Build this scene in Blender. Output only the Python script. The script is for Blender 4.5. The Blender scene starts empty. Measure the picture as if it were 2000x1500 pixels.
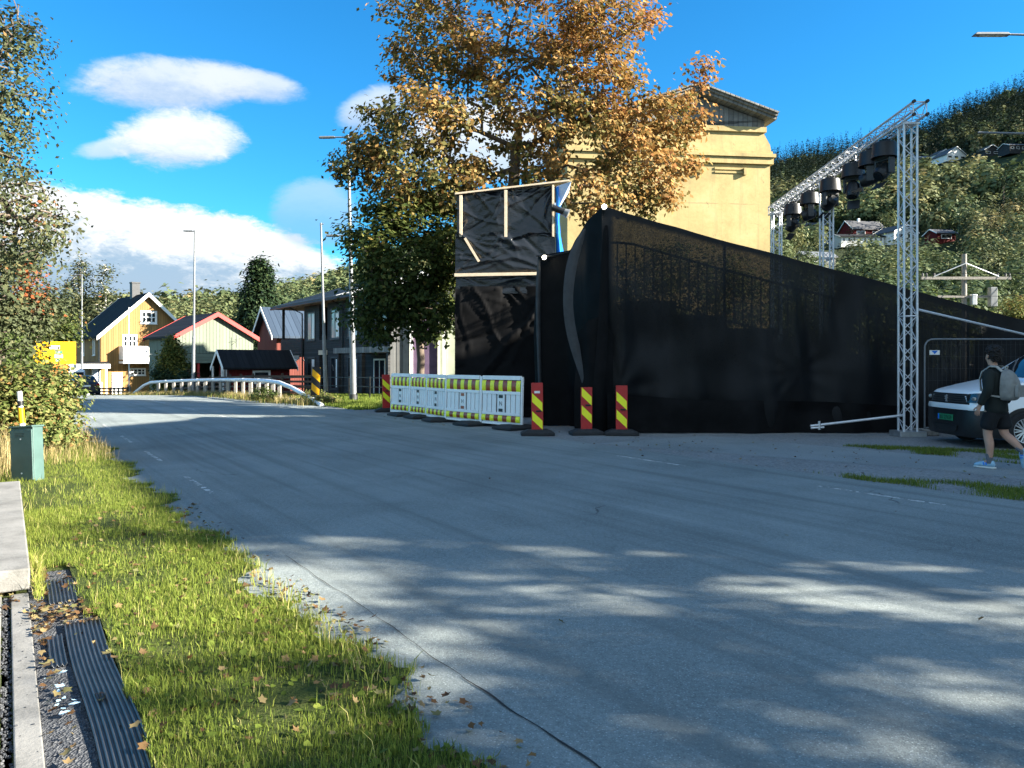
import bpy, bmesh, math, random
import numpy as np
from mathutils import Vector, Matrix, noise

S = bpy.context.scene
COL = S.collection
R = math.radians
CAM_H = 1.55
SUN_AZ, SUN_EL = 101.0, 23.5          # degrees clockwise from +Y (the view direction), and above the horizon

# ------------------------------------------------------------------ camera
cam = bpy.data.cameras.new('camera')
cam.sensor_width = 36; cam.lens = 27; cam.shift_y = -0.02
cam.clip_start = 0.05; cam.clip_end = 6000
co = bpy.data.objects.new('camera', cam); COL.objects.link(co)
co.location = (0, 0, CAM_H); co.rotation_euler = (R(90), 0, 0)
S.camera = co

# ------------------------------------------------------------------ exposure
S.view_settings.view_transform = 'Standard'; S.view_settings.look = 'None'
S.view_settings.gamma = 1; S.view_settings.use_curve_mapping = False
S.view_settings.exposure = 2.35
S.cycles.max_bounces = 6; S.cycles.transparent_max_bounces = 12
S.cycles.diffuse_bounces = 3; S.cycles.glossy_bounces = 3

# ------------------------------------------------------------------ sun
sd = bpy.data.lights.new('sun', 'SUN'); sd.energy = 5.0; sd.angle = R(0.53); sd.color = (1.0, 0.93, 0.80)
so = bpy.data.objects.new('sun', sd); COL.objects.link(so)
SUN = Vector((math.sin(R(SUN_AZ))*math.cos(R(SUN_EL)), math.cos(R(SUN_AZ))*math.cos(R(SUN_EL)), math.sin(R(SUN_EL))))
so.rotation_euler = (-SUN).to_track_quat('-Z', 'Y').to_euler()
so.location = SUN*300

# ------------------------------------------------------------------ world: sky and clouds by direction
wd = bpy.data.worlds.new('World'); S.world = wd; wd.use_nodes = True
nt = wd.node_tree; nt.nodes.clear()
def wn(t, **k):
    n = nt.nodes.new(t)
    for a, b in k.items(): setattr(n, a, b)
    return n
def wl(a, b): nt.links.new(a, b)
def wm(op, a, b=None, c=None, clamp=False):
    n = wn('ShaderNodeMath', operation=op, use_clamp=clamp)
    for i, x in enumerate((a, b, c)):
        if x is None: continue
        if isinstance(x, (int, float)): n.inputs[i].default_value = x
        else: wl(x, n.inputs[i])
    return n.outputs[0]
def wsmooth(x, a, b):
    n = wn('ShaderNodeMapRange', interpolation_type='SMOOTHSTEP')
    wl(x, n.inputs[0]); n.inputs[1].default_value = a; n.inputs[2].default_value = b
    return n.outputs[0]
def wmix(f, a, b):
    n = wn('ShaderNodeMix', data_type='RGBA')
    if isinstance(f, float): n.inputs[0].default_value = f
    else: wl(f, n.inputs[0])
    for i, x in ((6, a), (7, b)):
        if isinstance(x, tuple): n.inputs[i].default_value = (*x, 1)
        else: wl(x, n.inputs[i])
    return n.outputs[2]
tc = wn('ShaderNodeTexCoord'); sx = wn('ShaderNodeSeparateXYZ'); wl(tc.outputs['Generated'], sx.inputs[0])
AZ = wm('MULTIPLY', wm('ARCTAN2', sx.outputs[0], sx.outputs[1]), 180/math.pi)
EL = wm('MULTIPLY', wm('ARCSINE', sx.outputs[2]), 180/math.pi)
sky = wn('ShaderNodeTexSky', sky_type='NISHITA', sun_disc=False)
sky.sun_elevation = R(SUN_EL); sky.sun_rotation = R(SUN_AZ)
sky.air_density = 1.0; sky.dust_density = 0.2; sky.ozone_density = 2.5
hs = wn('ShaderNodeHueSaturation'); hs.inputs['Saturation'].default_value = 1.25
hs.inputs['Hue'].default_value = 0.492
wl(sky.outputs[0], hs.inputs['Color'])
tint = wn('ShaderNodeMix', data_type='RGBA', blend_type='MULTIPLY'); tint.inputs[0].default_value = 1
wl(hs.outputs[0], tint.inputs[6]); tint.inputs[7].default_value = (0.27, 0.77, 1.0, 1)
SKYC = tint.outputs[2]
cv = wn('ShaderNodeCombineXYZ'); wl(AZ, cv.inputs[0]); wl(wm('MULTIPLY', EL, 2.2), cv.inputs[1])
def wnoise(scale, detail, rough=0.55, dist=0.0):
    n = wn('ShaderNodeTexNoise'); n.inputs['Scale'].default_value = scale; n.inputs['Detail'].default_value = detail
    n.inputs['Roughness'].default_value = rough; n.inputs['Distortion'].default_value = dist
    wl(cv.outputs[0], n.inputs['Vector']); return n.outputs['Fac']
n1 = wnoise(0.16, 6, 0.58, 0.8); n2 = wnoise(0.55, 7, 0.62, 0.5)
n3 = wnoise(1.7, 8, 0.65, 0.8)
nz = wm('ADD', wm('MULTIPLY', wm('SUBTRACT', n3, 0.5), 0.5), wm('ADD', wm('MULTIPLY', wm('SUBTRACT', n1, 0.5), 1.5), wm('MULTIPLY', wm('SUBTRACT', n2, 0.5), 0.85)))
def blob(a0, e0, ra, re, tilt=0.0, amp=1.0, lo=1.15, hi=0.45, pw=2.0):
    da = wm('SUBTRACT', AZ, a0)
    de = wm('SUBTRACT', wm('SUBTRACT', EL, e0), wm('MULTIPLY', da, tilt))
    qa = wm('POWER', wm('ABSOLUTE', wm('DIVIDE', da, ra)), pw); qe = wm('POWER', wm('ABSOLUTE', wm('DIVIDE', de, re)), 2.0)
    q = wm('ADD', wm('ADD', qa, qe), wm('MULTIPLY', nz, amp))
    return wsmooth(q, lo, hi), de, da
col = SKYC
CS = 0.50
def cloud(mask, shade, bright, dark, opac):
    global col
    c = wmix(shade, tuple(x*CS for x in dark), tuple(x*CS for x in bright))
    col = wmix(wm('MULTIPLY', mask, opac), col, c)
# unseen broken cloud added behind the camera to lift the light in the shade
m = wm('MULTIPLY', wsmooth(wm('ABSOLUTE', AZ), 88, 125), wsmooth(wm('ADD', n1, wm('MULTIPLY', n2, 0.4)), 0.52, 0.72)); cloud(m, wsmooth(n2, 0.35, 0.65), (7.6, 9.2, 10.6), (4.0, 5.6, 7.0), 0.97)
# grey blue veil low over the horizon
m, de, da = blob(-24, 3.2, 26, 3.4, 0, 0.7, 1.2, 0.3); cloud(m, wsmooth(wm('ADD', de, wm('MULTIPLY', nz, 5.0)), -2.0, 2.5), (6.0, 7.2, 8.2), (3.0, 4.4, 5.8), 0.75)
# cumulus bank on the left
m, de, da = blob(-29.5, 7.6, 17.5, 3.7, -0.07, 0.75, 1.08, 0.72, 2.6)
cloud(m, wsmooth(wm('ADD', de, wm('MULTIPLY', nz, -5.0)), -1.5, 1.3), (8.4, 8.5, 8.5), (3.3, 4.5, 5.8), 0.97)
# grey cloud beside the lamps, wisp above it and the one behind the maple
m, de, da = blob(-14.3, 10.6, 3.2, 2.6, 0, 0.7, 1.2, 0.5); cloud(m, wsmooth(wm('ADD', de, nz), -1.5, 2.4), (5.6, 6.6, 7.8), (2.6, 4.2, 6.0), 0.5)
m, de, da = blob(-10.4, 18.0, 2.6, 1.5, 0.25, 0.7, 1.2, 0.3); cloud(m, wsmooth(de, -1.0, 1.0), (7.0, 7.6, 8.2), (4.6, 5.6, 6.8), 0.7)
m, de, da = blob(-2.5, 16.2, 6.5, 3.0, 0, 0.6, 1.2, 0.4); cloud(m, wsmooth(de, -2.0, 2.0), (8.2, 8.5, 8.8), (5.6, 6.6, 7.6), 0.9)
# two lens-shaped clouds
m, de, da = blob(-19.2, 18.9, 4.6, 1.15, -0.03, 0.7, 1.1, 0.3); cloud(m, wsmooth(wm('ADD', de, wm('MULTIPLY', nz, -2.0)), -1.2, 0.9), (6.6, 7.2, 7.9), (4.4, 5.5, 7.0), 0.85)
m, de, da = blob(-27.2, 14.1, 2.6, 0.75, 0.28, 0.8, 1.15, 0.3); cloud(m, wsmooth(de, -1.0, 0.8), (7.2, 7.7, 8.2), (5.2, 6.1, 7.3), 0.7)
m, de, da = blob(-24.0, 18.4, 6.2, 1.75, 0.09, 0.75, 1.12, 0.3, 2.2); cloud(m, wsmooth(wm('ADD', de, wm('MULTIPLY', nz, -3.0)), -1.7, 1.1), (6.6, 7.2, 7.9), (4.2, 5.3, 6.8), 0.9)
m, de, da = blob(-23.4, 14.95, 4.5, 1.95, 0.12, 0.95, 1.12, 0.3); cloud(m, wsmooth(wm('ADD', de, wm('MULTIPLY', nz, -3.5)), -1.8, 1.1), (8.0, 8.3, 8.5), (5.0, 6.0, 7.2), 0.93)
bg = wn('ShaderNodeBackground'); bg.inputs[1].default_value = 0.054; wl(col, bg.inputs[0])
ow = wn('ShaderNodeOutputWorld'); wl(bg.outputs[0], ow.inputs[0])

# ------------------------------------------------------------------ helpers
def srgb(r, g, b):
    return tuple(((c/255)/12.92 if c/255 <= 0.04045 else ((c/255+0.055)/1.055)**2.4) for c in (r, g, b))

class NT:
    """short hand for a material node tree"""
    def __init__(s, name):
        s.m = bpy.data.materials.new(name); s.m.use_nodes = True; s.t = s.m.node_tree
        s.b = s.t.nodes['Principled BSDF']; s.o = s.t.nodes['Material Output']
    def n(s, t, **k):
        n = s.t.nodes.new(t)
        for a, b in k.items(): setattr(n, a, b)
        return n
    def l(s, a, b): s.t.links.new(a, b)
    def coord(s, kind='Object', scale=(1, 1, 1)):
        tc = s.n('ShaderNodeTexCoord'); mp = s.n('ShaderNodeMapping'); mp.inputs['Scale'].default_value = scale
        s.l(tc.outputs[kind], mp.inputs[0]); return mp.outputs[0]
    def noise(s, vec, scale, detail=4, rough=0.55, dist=0.0):
        n = s.n('ShaderNodeTexNoise'); s.l(vec, n.inputs['Vector']); n.inputs['Scale'].default_value = scale
        n.inputs['Detail'].default_value = detail; n.inputs['Roughness'].default_value = rough; n.inputs['Distortion'].default_value = dist
        return n.outputs['Fac']
    def ramp(s, fac, stops):
        n = s.n('ShaderNodeValToRGB'); s.l(fac, n.inputs[0]); e = n.color_ramp.elements
        while len(e) < len(stops): e.new(0.5)
        for i, (p, c) in enumerate(stops):
            e[i].position = p; e[i].color = (*c, 1) if len(c) == 3 else c
        return n.outputs[0]
    def mix(s, f, a, b, bt='MIX'):
        n = s.n('ShaderNodeMix', data_type='RGBA', blend_type=bt)
        if isinstance(f, (int, float)): n.inputs[0].default_value = f
        else: s.l(f, n.inputs[0])
        for i, x in ((6, a), (7, b)):
            if isinstance(x, tuple): n.inputs[i].default_value = (*x[:3], 1)
            else: s.l(x, n.inputs[i])
        return n.outputs[2]
    def math(s, op, a, b=0.0, clamp=False):
        n = s.n('ShaderNodeMath', operation=op, use_clamp=clamp)
        for i, x in enumerate((a, b)):
            if isinstance(x, (int, float)): n.inputs[i].default_value = x
            else: s.l(x, n.inputs[i])
        return n.outputs[0]
    def step(s, x, a, b):
        n = s.n('ShaderNodeMapRange', interpolation_type='SMOOTHSTEP'); s.l(x, n.inputs[0])
        n.inputs[1].default_value = a; n.inputs[2].default_value = b; return n.outputs[0]
    def bump(s, h, strength=0.3, dist=0.02):
        n = s.n('ShaderNodeBump'); n.inputs['Strength'].default_value = strength; n.inputs['Distance'].default_value = dist
        s.l(h, n.inputs['Height']); s.l(n.outputs[0], s.b.inputs['Normal'])
    def col(s, c):
        if isinstance(c, tuple): s.b.inputs['Base Color'].default_value = (*c[:3], 1)
        else: s.l(c, s.b.inputs['Base Color'])
    def set(s, rough=0.7, metal=0.0, spec=0.5):
        s.b.inputs['Roughness'].default_value = rough; s.b.inputs['Metallic'].default_value = metal
        s.b.inputs['Specular IOR Level'].default_value = spec

def pm(name, c, rough=0.7, metal=0.0, var=0.18, scale=4.0, bump=0.0, spec=0.4, dirt=0.0, stretch=(1, 1, 1)):
    """mottled plain surface"""
    t = NT(name); v = t.coord('Object', stretch)
    f = t.noise(v, scale, 6, 0.6)
    lo = tuple(x*(1-var) for x in c); hi = tuple(min(1, x*(1+var)) for x in c)
    cc = t.ramp(f, [(0.3, lo), (0.7, hi)])
    if dirt:
        d = t.noise(v, scale*0.35, 5, 0.7, 0.5)
        cc = t.mix(t.math('MULTIPLY', t.step(d, 0.52, 0.72), dirt), cc, (0.05, 0.045, 0.035))
    t.col(cc); t.set(rough, metal, spec)
    if bump: t.bump(t.noise(v, scale*6, 4), bump, 0.02)
    return t.m

def boards(name, c, width=0.15, axis=0, rough=0.75, var=0.2, groove=0.35, batten=True, dirt=0.0):
    """painted board cladding: grooves across one axis, tone that differs from board to board"""
    t = NT(name); v = t.coord('Object'); sp = t.n('ShaderNodeSeparateXYZ'); t.l(v, sp.inputs[0])
    if axis == 'xy':
        x = t.math('ADD', sp.outputs[0], sp.outputs[1])
    else:
        x = sp.outputs[axis]
    q = t.math('DIVIDE', x, width); fr = t.math('FRACT', q); fl = t.math('FLOOR', q)
    wn_ = t.n('ShaderNodeTexWhiteNoise', noise_dimensions='1D'); t.l(fl, wn_.inputs['W'])
    edge = t.math('ABSOLUTE', t.math('SUBTRACT', fr, 0.5))
    g = t.step(edge, 0.36, 0.46)
    f = t.noise(v, 3.0, 6, 0.65)
    tone = t.math('ADD', t.math('MULTIPLY', wn_.outputs[0], 0.5), t.math('MULTIPLY', f, 0.5))
    cc = t.ramp(tone, [(0.2, tuple(k*(1-var) for k in c)), (0.8, tuple(min(1, k*(1+var*0.6)) for k in c))])
    if dirt:
        d = t.noise(v, 1.1, 5, 0.7, 0.8); cc = t.mix(t.math('MULTIPLY', t.step(d, 0.5, 0.72), dirt), cc, (0.04, 0.036, 0.03))
    cc = t.mix(t.math('MULTIPLY', g, groove), cc, tuple(k*0.35 for k in c))
    t.col(cc); t.set(rough, 0, 0.18); t.bump(t.math('SUBTRACT', 1.0, g), 0.6, 0.02)
    return t.m

def leafmat(name, stops, transl=0.35, rough=0.55):
    t = NT(name); a = t.n('ShaderNodeAttribute', attribute_name='tint')
    c = t.ramp(a.outputs['Fac'], stops); t.col(c); t.set(rough, 0, 0.35)
    t.set(max(rough, 0.6), 0, 0.12); tr = t.n('ShaderNodeBsdfTranslucent'); t.l(c, tr.inputs[0])
    mx = t.n('ShaderNodeMixShader'); mx.inputs[0].default_value = transl
    t.l(t.b.outputs[0], mx.inputs[1]); t.l(tr.outputs[0], mx.inputs[2]); t.l(mx.outputs[0], t.o.inputs[0])
    return t.m

def emat(name, c, strength):
    t = NT(name); t.b.inputs['Emission Color'].default_value = (*c, 1); t.b.inputs['Emission Strength'].default_value = strength
    t.col(c); return t.m

class MB:
    """collects polygons and links them as ONE mesh object"""
    def __init__(s): s.v = []; s.f = []; s.mi = []
    def poly(s, pts, m=0):
        i = len(s.v); s.v += [tuple(p) for p in pts]; s.f.append(tuple(range(i, i+len(pts)))); s.mi.append(m)
    def box(s, c, d, m=0, rot=None, taper=1.0):
        cx, cy, cz = c; hx, hy, hz = d[0]/2, d[1]/2, d[2]/2; i = len(s.v)
        for z in (-1, 1):
            k = taper if z > 0 else 1.0
            for x, y in ((-1, -1), (1, -1), (1, 1), (-1, 1)):
                p = Vector((x*hx*k, y*hy*k, z*hz))
                if rot is not None: p = rot @ p
                s.v.append((p.x+cx, p.y+cy, p.z+cz))
        for q in ((0, 3, 2, 1), (4, 5, 6, 7), (0, 1, 5, 4), (1, 2, 6, 5), (2, 3, 7, 6), (3, 0, 4, 7)):
            s.f.append(tuple(i+k for k in q)); s.mi.append(m)
    def bar(s, p0, p1, w, h, m=0, up=(0, 0, 1)):
        p0 = Vector(p0); p1 = Vector(p1); d = p1-p0; L = d.length; d.normalize(); u = Vector(up)
        x = d.cross(u)
        if x.length < 1e-4: x = d.cross(Vector((1, 0, 0)))
        x.normalize(); z = x.cross(d)
        M = Matrix((x, d, z)).transposed(); c = (p0+p1)/2
        s.box(c, (w, L, h), m, M)
    def cyl(s, p0, p1, r0, r1=None, n=8, m=0, caps=True):
        r1 = r0 if r1 is None else r1
        p0 = Vector(p0); p1 = Vector(p1); d = (p1-p0)
        if d.length < 1e-6: return
        d.normalize(); a = d.orthogonal().normalized(); b = d.cross(a); i = len(s.v)
        for p, r in ((p0, r0), (p1, r1)):
            for k in range(n):
                t = 2*math.pi*k/n; q = p+a*(math.cos(t)*r)+b*(math.sin(t)*r); s.v.append(tuple(q))
        for k in range(n):
            s.f.append((i+k, i+(k+1) % n, i+n+(k+1) % n, i+n+k)); s.mi.append(m)
        if caps:
            s.f.append(tuple(i+k for k in reversed(range(n)))); s.mi.append(m)
            s.f.append(tuple(i+n+k for k in range(n))); s.mi.append(m)
    def tube(s, pts, r, n=8, m=0):
        pts = [Vector(p) for p in pts]; rr = r if isinstance(r, (list, tuple)) else [r]*len(pts); i0 = len(s.v); a = None
        for j, p in enumerate(pts):
            d = (pts[min(j+1, len(pts)-1)]-pts[max(j-1, 0)]).normalized()
            a = d.orthogonal().normalized() if a is None else (a-d*a.dot(d)).normalized()
            b = d.cross(a)
            for k in range(n):
                t = 2*math.pi*k/n; s.v.append(tuple(p+a*(math.cos(t)*rr[j])+b*(math.sin(t)*rr[j])))
        for j in range(len(pts)-1):
            for k in range(n):
                q = i0+j*n; s.f.append((q+k, q+(k+1) % n, q+n+(k+1) % n, q+n+k)); s.mi.append(m)
        s.f.append(tuple(i0+k for k in reversed(range(n)))); s.mi.append(m)
        q = i0+(len(pts)-1)*n; s.f.append(tuple(q+k for k in range(n))); s.mi.append(m)
    def lathe(s, prof, c=(0, 0, 0), n=20, m=0, M=None, capb=True, capt=True):
        i0 = len(s.v); c = Vector(c)
        for r, z in prof:
            for k in range(n):
                t = 2*math.pi*k/n; p = Vector((r*math.cos(t), r*math.sin(t), z))
                if M is not None: p = M @ p
                s.v.append(tuple(p+c))
        for j in range(len(prof)-1):
            for k in range(n):
                q = i0+j*n; s.f.append((q+k, q+(k+1) % n, q+n+(k+1) % n, q+n+k)); s.mi.append(m)
        if capb: s.f.append(tuple(i0+k for k in reversed(range(n)))); s.mi.append(m)
        if capt:
            q = i0+(len(prof)-1)*n; s.f.append(tuple(q+k for k in range(n))); s.mi.append(m)
    def loft(s, rings, m=0, cap=True, closed=True):
        i0 = len(s.v); n = len(rings[0])
        for r in rings: s.v += [tuple(p) for p in r]
        for j in range(len(rings)-1):
            for k in range(n if closed else n-1):
                q = i0+j*n
                s.f.append((q+k, q+(k+1) % n, q+n+(k+1) % n, q+n+k)); s.mi.append(m(j, k) if callable(m) else m)
        if cap and closed:
            mm = m(0, 0) if callable(m) else m
            s.f.append(tuple(i0+k for k in reversed(range(n)))); s.mi.append(mm)
            q = i0+(len(rings)-1)*n; s.f.append(tuple(q+k for k in range(n))); s.mi.append(mm)
    def prism(s, outline, y0, y1, m=0):
        """outline in x,z pushed from y0 to y1"""
        n = len(outline)
        s.loft([[(x, y0, z) for x, z in outline], [(x, y1, z) for x, z in outline]], m)
    def sphere(s, c, r, n=10, k=7, m=0, jit=0.0, rng=None):
        rr = r if isinstance(r, (tuple, list)) else (r, r, r)
        rings = []
        for j in range(1, k):
            ph = math.pi*j/k; ring = []
            for i in range(n):
                t = 2*math.pi*i/n; q = 1+(rng.uniform(-jit, jit) if jit else 0)
                ring.append((c[0]+rr[0]*q*math.sin(ph)*math.cos(t), c[1]+rr[1]*q*math.sin(ph)*math.sin(t), c[2]-rr[2]*q*math.cos(ph)))
            rings.append(ring)
        s.loft(rings, m)
    def build(s, name, mats, parent=None, smooth=None, bevel=0.0, bseg=2):
        me = bpy.data.meshes.new(name); me.from_pydata(s.v, [], s.f)
        mats = mats if isinstance(mats, (list, tuple)) else [mats]
        for x in mats: me.materials.append(x)
        if len(mats) > 1: me.polygons.foreach_set('material_index', s.mi)
        bm = bmesh.new(); bm.from_mesh(me); bmesh.ops.remove_doubles(bm, verts=bm.verts, dist=1e-5)
        bmesh.ops.recalc_face_normals(bm, faces=bm.faces); bm.to_mesh(me); bm.free()
        if smooth is not None:
            me.polygons.foreach_set('use_smooth', [True]*len(me.polygons)); me.set_sharp_from_angle(angle=R(smooth))
        o = bpy.data.objects.new(name, me); COL.objects.link(o)
        if parent is not None: o.parent = parent
        if bevel:
            b = o.modifiers.new('bevel', 'BEVEL'); b.width = bevel; b.segments = bseg; b.limit_method = 'ANGLE'; b.angle_limit = R(40)
        return o

def raw_mesh(name, verts, faces, mat, parent=None, tint=None, smooth=False, uv=None):
    """numpy mesh: faces all of one size"""
    k = faces.shape[1]; me = bpy.data.meshes.new(name)
    me.vertices.add(len(verts)); me.vertices.foreach_set('co', np.ascontiguousarray(verts, dtype=np.float32).ravel())
    me.loops.add(faces.size); me.loops.foreach_set('vertex_index', np.ascontiguousarray(faces, dtype=np.int32).ravel())
    me.polygons.add(len(faces)); me.polygons.foreach_set('loop_start', np.arange(0, faces.size, k, dtype=np.int32))
    if smooth: me.polygons.foreach_set('use_smooth', np.ones(len(faces), dtype=bool))
    me.update(calc_edges=True)
    if tint is not None:
        a = me.attributes.new('tint', 'FLOAT', 'FACE'); a.data.foreach_set('value', np.ascontiguousarray(tint, dtype=np.float32))
    if uv is not None:
        l = me.uv_layers.new(name='UVMap'); l.data.foreach_set('uv', np.ascontiguousarray(uv[faces.ravel()], dtype=np.float32).ravel())
    for m in (mat if isinstance(mat, (list, tuple)) else [mat]): me.materials.append(m)
    o = bpy.data.objects.new(name, me); COL.objects.link(o)
    if parent is not None: o.parent = parent
    return o

def tag(o, label=None, cat=None, group=None, kind=None):
    if label: o['label'] = label
    if cat: o['category'] = cat
    if group: o['group'] = group
    if kind: o['kind'] = kind
    return o
def thing(name, loc, rz, label, cat, group=None):
    o = bpy.data.objects.new(name, None); COL.objects.link(o); o.empty_display_size = 0.2
    o.location = loc; o.rotation_euler = (0, 0, rz); return tag(o, label, cat, group)
def copy_tree(root, loc, rz, label, scale=None):
    r = root.copy(); COL.objects.link(r); r.location = loc; r.rotation_euler = (0, 0, rz); r['label'] = label
    if scale: r.scale = (scale,)*3 if not isinstance(scale, tuple) else scale
    for ch in list(root.children):
        c = ch.copy(); COL.objects.link(c); c.parent = r
        for g in list(ch.children):
            d = g.copy(); COL.objects.link(d); d.parent = c
    return r
def text(s, size, mat, parent, loc, rot, name='lettering', align='LEFT', ext=0.002):
    cu = bpy.data.curves.new(name, 'FONT'); cu.body = s; cu.size = size; cu.align_x = align; cu.extrude = ext; cu.resolution_u = 3
    to = bpy.data.objects.new(name+'_tmp', cu); COL.objects.link(to)
    dg = bpy.context.evaluated_depsgraph_get(); dg.update()
    me = bpy.data.meshes.new_from_object(to.evaluated_get(dg)); bpy.data.objects.remove(to)
    me.materials.clear(); me.materials.append(mat)
    o = bpy.data.objects.new(name, me); COL.objects.link(o); o.parent = parent; o.location = loc; o.rotation_euler = rot
    return o

def G(y):
    """height of the ground: level near the camera, then falling gently past the bend"""
    y = np.asarray(y, dtype=float)
    a = -0.0016*np.clip(y-31, 0, 24)**2
    return a - 0.5*(1-np.exp(-np.clip(y-55, 0, None)*0.15))
def g(y): return float(G(y))
def at(px, py, d):
    return Vector(((px-1000)*d/1500, d, CAM_H+(710-py)*d/1500))
T2 = np.array((-0.55, 0.835)); N2 = np.array((0.835, 0.55))     # along and across the road
def bend(s): return -0.0022*np.clip(np.asarray(s, dtype=float)-25, 0, 60)**2
def sn(s, n):
    s = np.asarray(s, dtype=float); n = np.asarray(n, dtype=float)+bend(s)
    return np.stack([s*T2[0]+n*N2[0], s*T2[1]+n*N2[1]], -1)
def p3(s, n, z=0.0):
    q = sn(s, n); return Vector((q[0], q[1], g(q[1])+z))
# ------------------------------------------------------------------ materials
M = {}
def asphalt(name, base, light, patch=True):
    t = NT(name); tcn = t.n('ShaderNodeTexCoord'); uv = tcn.outputs['UV']; ob = tcn.outputs['Object']
    sp = t.n('ShaderNodeSeparateXYZ'); t.l(uv, sp.inputs[0]); nn = sp.outputs[0]
    fine = t.noise(ob, 130, 3, 0.7); mid = t.noise(ob, 28, 4, 0.65); big = t.noise(ob, 0.55, 5, 0.6, 0.4)
    mp = t.n('ShaderNodeMapping'); mp.inputs['Scale'].default_value = (2.2, 0.06, 1); t.l(uv, mp.inputs[0])
    streak = t.noise(mp.outputs[0], 1.6, 5, 0.6, 0.2)
    f = t.math('ADD', t.math('MULTIPLY', fine, 0.45), t.math('ADD', t.math('MULTIPLY', mid, 0.25), t.math('MULTIPLY', big, 0.3)))
    c = t.ramp(f, [(0.36, tuple(x*0.5 for x in base)), (0.5, base), (0.62, light)])
    st = t.n('ShaderNodeTexVoronoi'); st.inputs['Scale'].default_value = 52; t.l(ob, st.inputs['Vector'])
    stones = t.step(st.outputs['Distance'], 0.28, 0.12)
    c = t.mix(t.math('MULTIPLY', stones, 0.5), c, tuple(min(1, x*1.75) for x in light))
    if patch:
        c = t.mix(t.math('MULTIPLY', t.step(streak, 0.46, 0.68), 0.5), c, tuple(x*0.52 for x in base))
        c = t.mix(t.math('MULTIPLY', t.step(streak, 0.42, 0.22), 0.4), c, tuple(x*1.12 for x in light))
    wob = t.n('ShaderNodeVectorMath', operation='MULTIPLY_ADD'); nv = t.n('ShaderNodeTexNoise'); nv.inputs['Scale'].default_value = 1.6; nv.inputs['Detail'].default_value = 5; t.l(ob, nv.inputs['Vector'])
    t.l(nv.outputs['Color'], wob.inputs[0]); wob.inputs[1].default_value = (0.9, 0.9, 0); t.l(ob, wob.inputs[2])
    ve = t.n('ShaderNodeTexVoronoi', feature='DISTANCE_TO_EDGE'); ve.inputs['Scale'].default_value = 0.42; t.l(wob.outputs[0], ve.inputs['Vector'])
    ck = t.math('MULTIPLY', t.step(ve.outputs['Distance'], 0.006, 0.0015), t.step(t.noise(ob, 0.35, 3), 0.57, 0.64)); c = t.mix(t.math('MULTIPLY', ck, 0.75), c, (0.03, 0.03, 0.03))
    blot = t.noise(ob, 0.9, 6, 0.7, 1.0); c = t.mix(t.math('MULTIPLY', t.step(blot, 0.58, 0.70), 0.3), c, tuple(x*0.45 for x in base))
    t.col(c); t.set(0.82, 0, 0.35)
    t.bump(t.math('ADD', fine, t.math('MULTIPLY', mid, 0.6)), 0.55, 0.012)
    return t.m
M['asphalt'] = asphalt('asphalt', (0.196, 0.222, 0.216), (0.28, 0.308, 0.298))
M['path_asphalt'] = asphalt('path_asphalt', (0.22, 0.238, 0.235), (0.285, 0.302, 0.295), False)
def gravelmat(name, c0, c1, c2, scale):
    t = NT(name); v = t.coord('Object')
    vo = t.n('ShaderNodeTexVoronoi'); vo.inputs['Scale'].default_value = scale; t.l(v, vo.inputs['Vector'])
    big = t.noise(v, 0.7, 5, 0.6); f = t.math('ADD', t.math('MULTIPLY', vo.outputs['Color'], 0.5), t.math('MULTIPLY', big, 0.5))
    c = t.ramp(f, [(0.25, c0), (0.5, c1), (0.8, c2)])
    t.col(c); t.set(0.9, 0, 0.2); t.bump(vo.outputs['Distance'], 0.7, 0.02); return t.m
M['yard'] = gravelmat('yard_gravel', (0.15, 0.155, 0.155), (0.215, 0.222, 0.222), (0.30, 0.305, 0.30), 38)
M['dark_gravel'] = gravelmat('dark_gravel', (0.025, 0.026, 0.03), (0.07, 0.075, 0.085), (0.16, 0.16, 0.16), 90)
t = NT('soil_grass'); v = t.coord('Object'); f = t.noise(v, 0.9, 8, 0.65, 0.3); f2 = t.noise(v, 40, 4, 0.7)
c = t.ramp(t.math('ADD', t.math('MULTIPLY', f, 0.6), t.math('MULTIPLY', f2, 0.4)), [(0.32, (0.028, 0.03, 0.012)), (0.5, (0.05, 0.07, 0.018)), (0.68, (0.10, 0.10, 0.035))])
t.col(c); t.set(0.95, 0, 0.1); t.bump(f2, 0.7, 0.05); M['soil'] = t.m
t = NT('hill_floor'); v = t.coord('Object'); f = t.noise(v, 0.05, 8, 0.65, 0.3)
t.col(t.ramp(f, [(0.3, (0.012, 0.02, 0.008)), (0.6, (0.035, 0.045, 0.015)), (0.75, (0.07, 0.07, 0.03))])); t.set(0.95, 0, 0.1); M['hill'] = t.m
t = NT('concrete'); v = t.coord('Object'); f = t.noise(v, 3, 7, 0.65, 0.3); f2 = t.noise(v, 60, 4, 0.7)
c = t.ramp(t.math('ADD', t.math('MULTIPLY', f, 0.7), t.math('MULTIPLY', f2, 0.3)), [(0.3, (0.10, 0.098, 0.09)), (0.5, (0.205, 0.198, 0.184)), (0.7, (0.28, 0.27, 0.25))])
t.col(c); t.set(0.85, 0, 0.3); t.bump(f2, 0.35, 0.01); M['concrete'] = t.m
t = NT('road_paint'); v = t.coord('Object'); f = t.noise(v, 9, 7, 0.75)
tr = t.n('ShaderNodeBsdfTransparent'); mx = t.n('ShaderNodeMixShader'); t.l(t.step(f, 0.44, 0.58), mx.inputs[0]); t.l(t.b.outputs[0], mx.inputs[1]); t.l(tr.outputs[0], mx.inputs[2]); t.l(mx.outputs[0], t.o.inputs[0])
t.col((0.55, 0.55, 0.52)); t.set(0.7); M['paint'] = t.m
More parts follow.
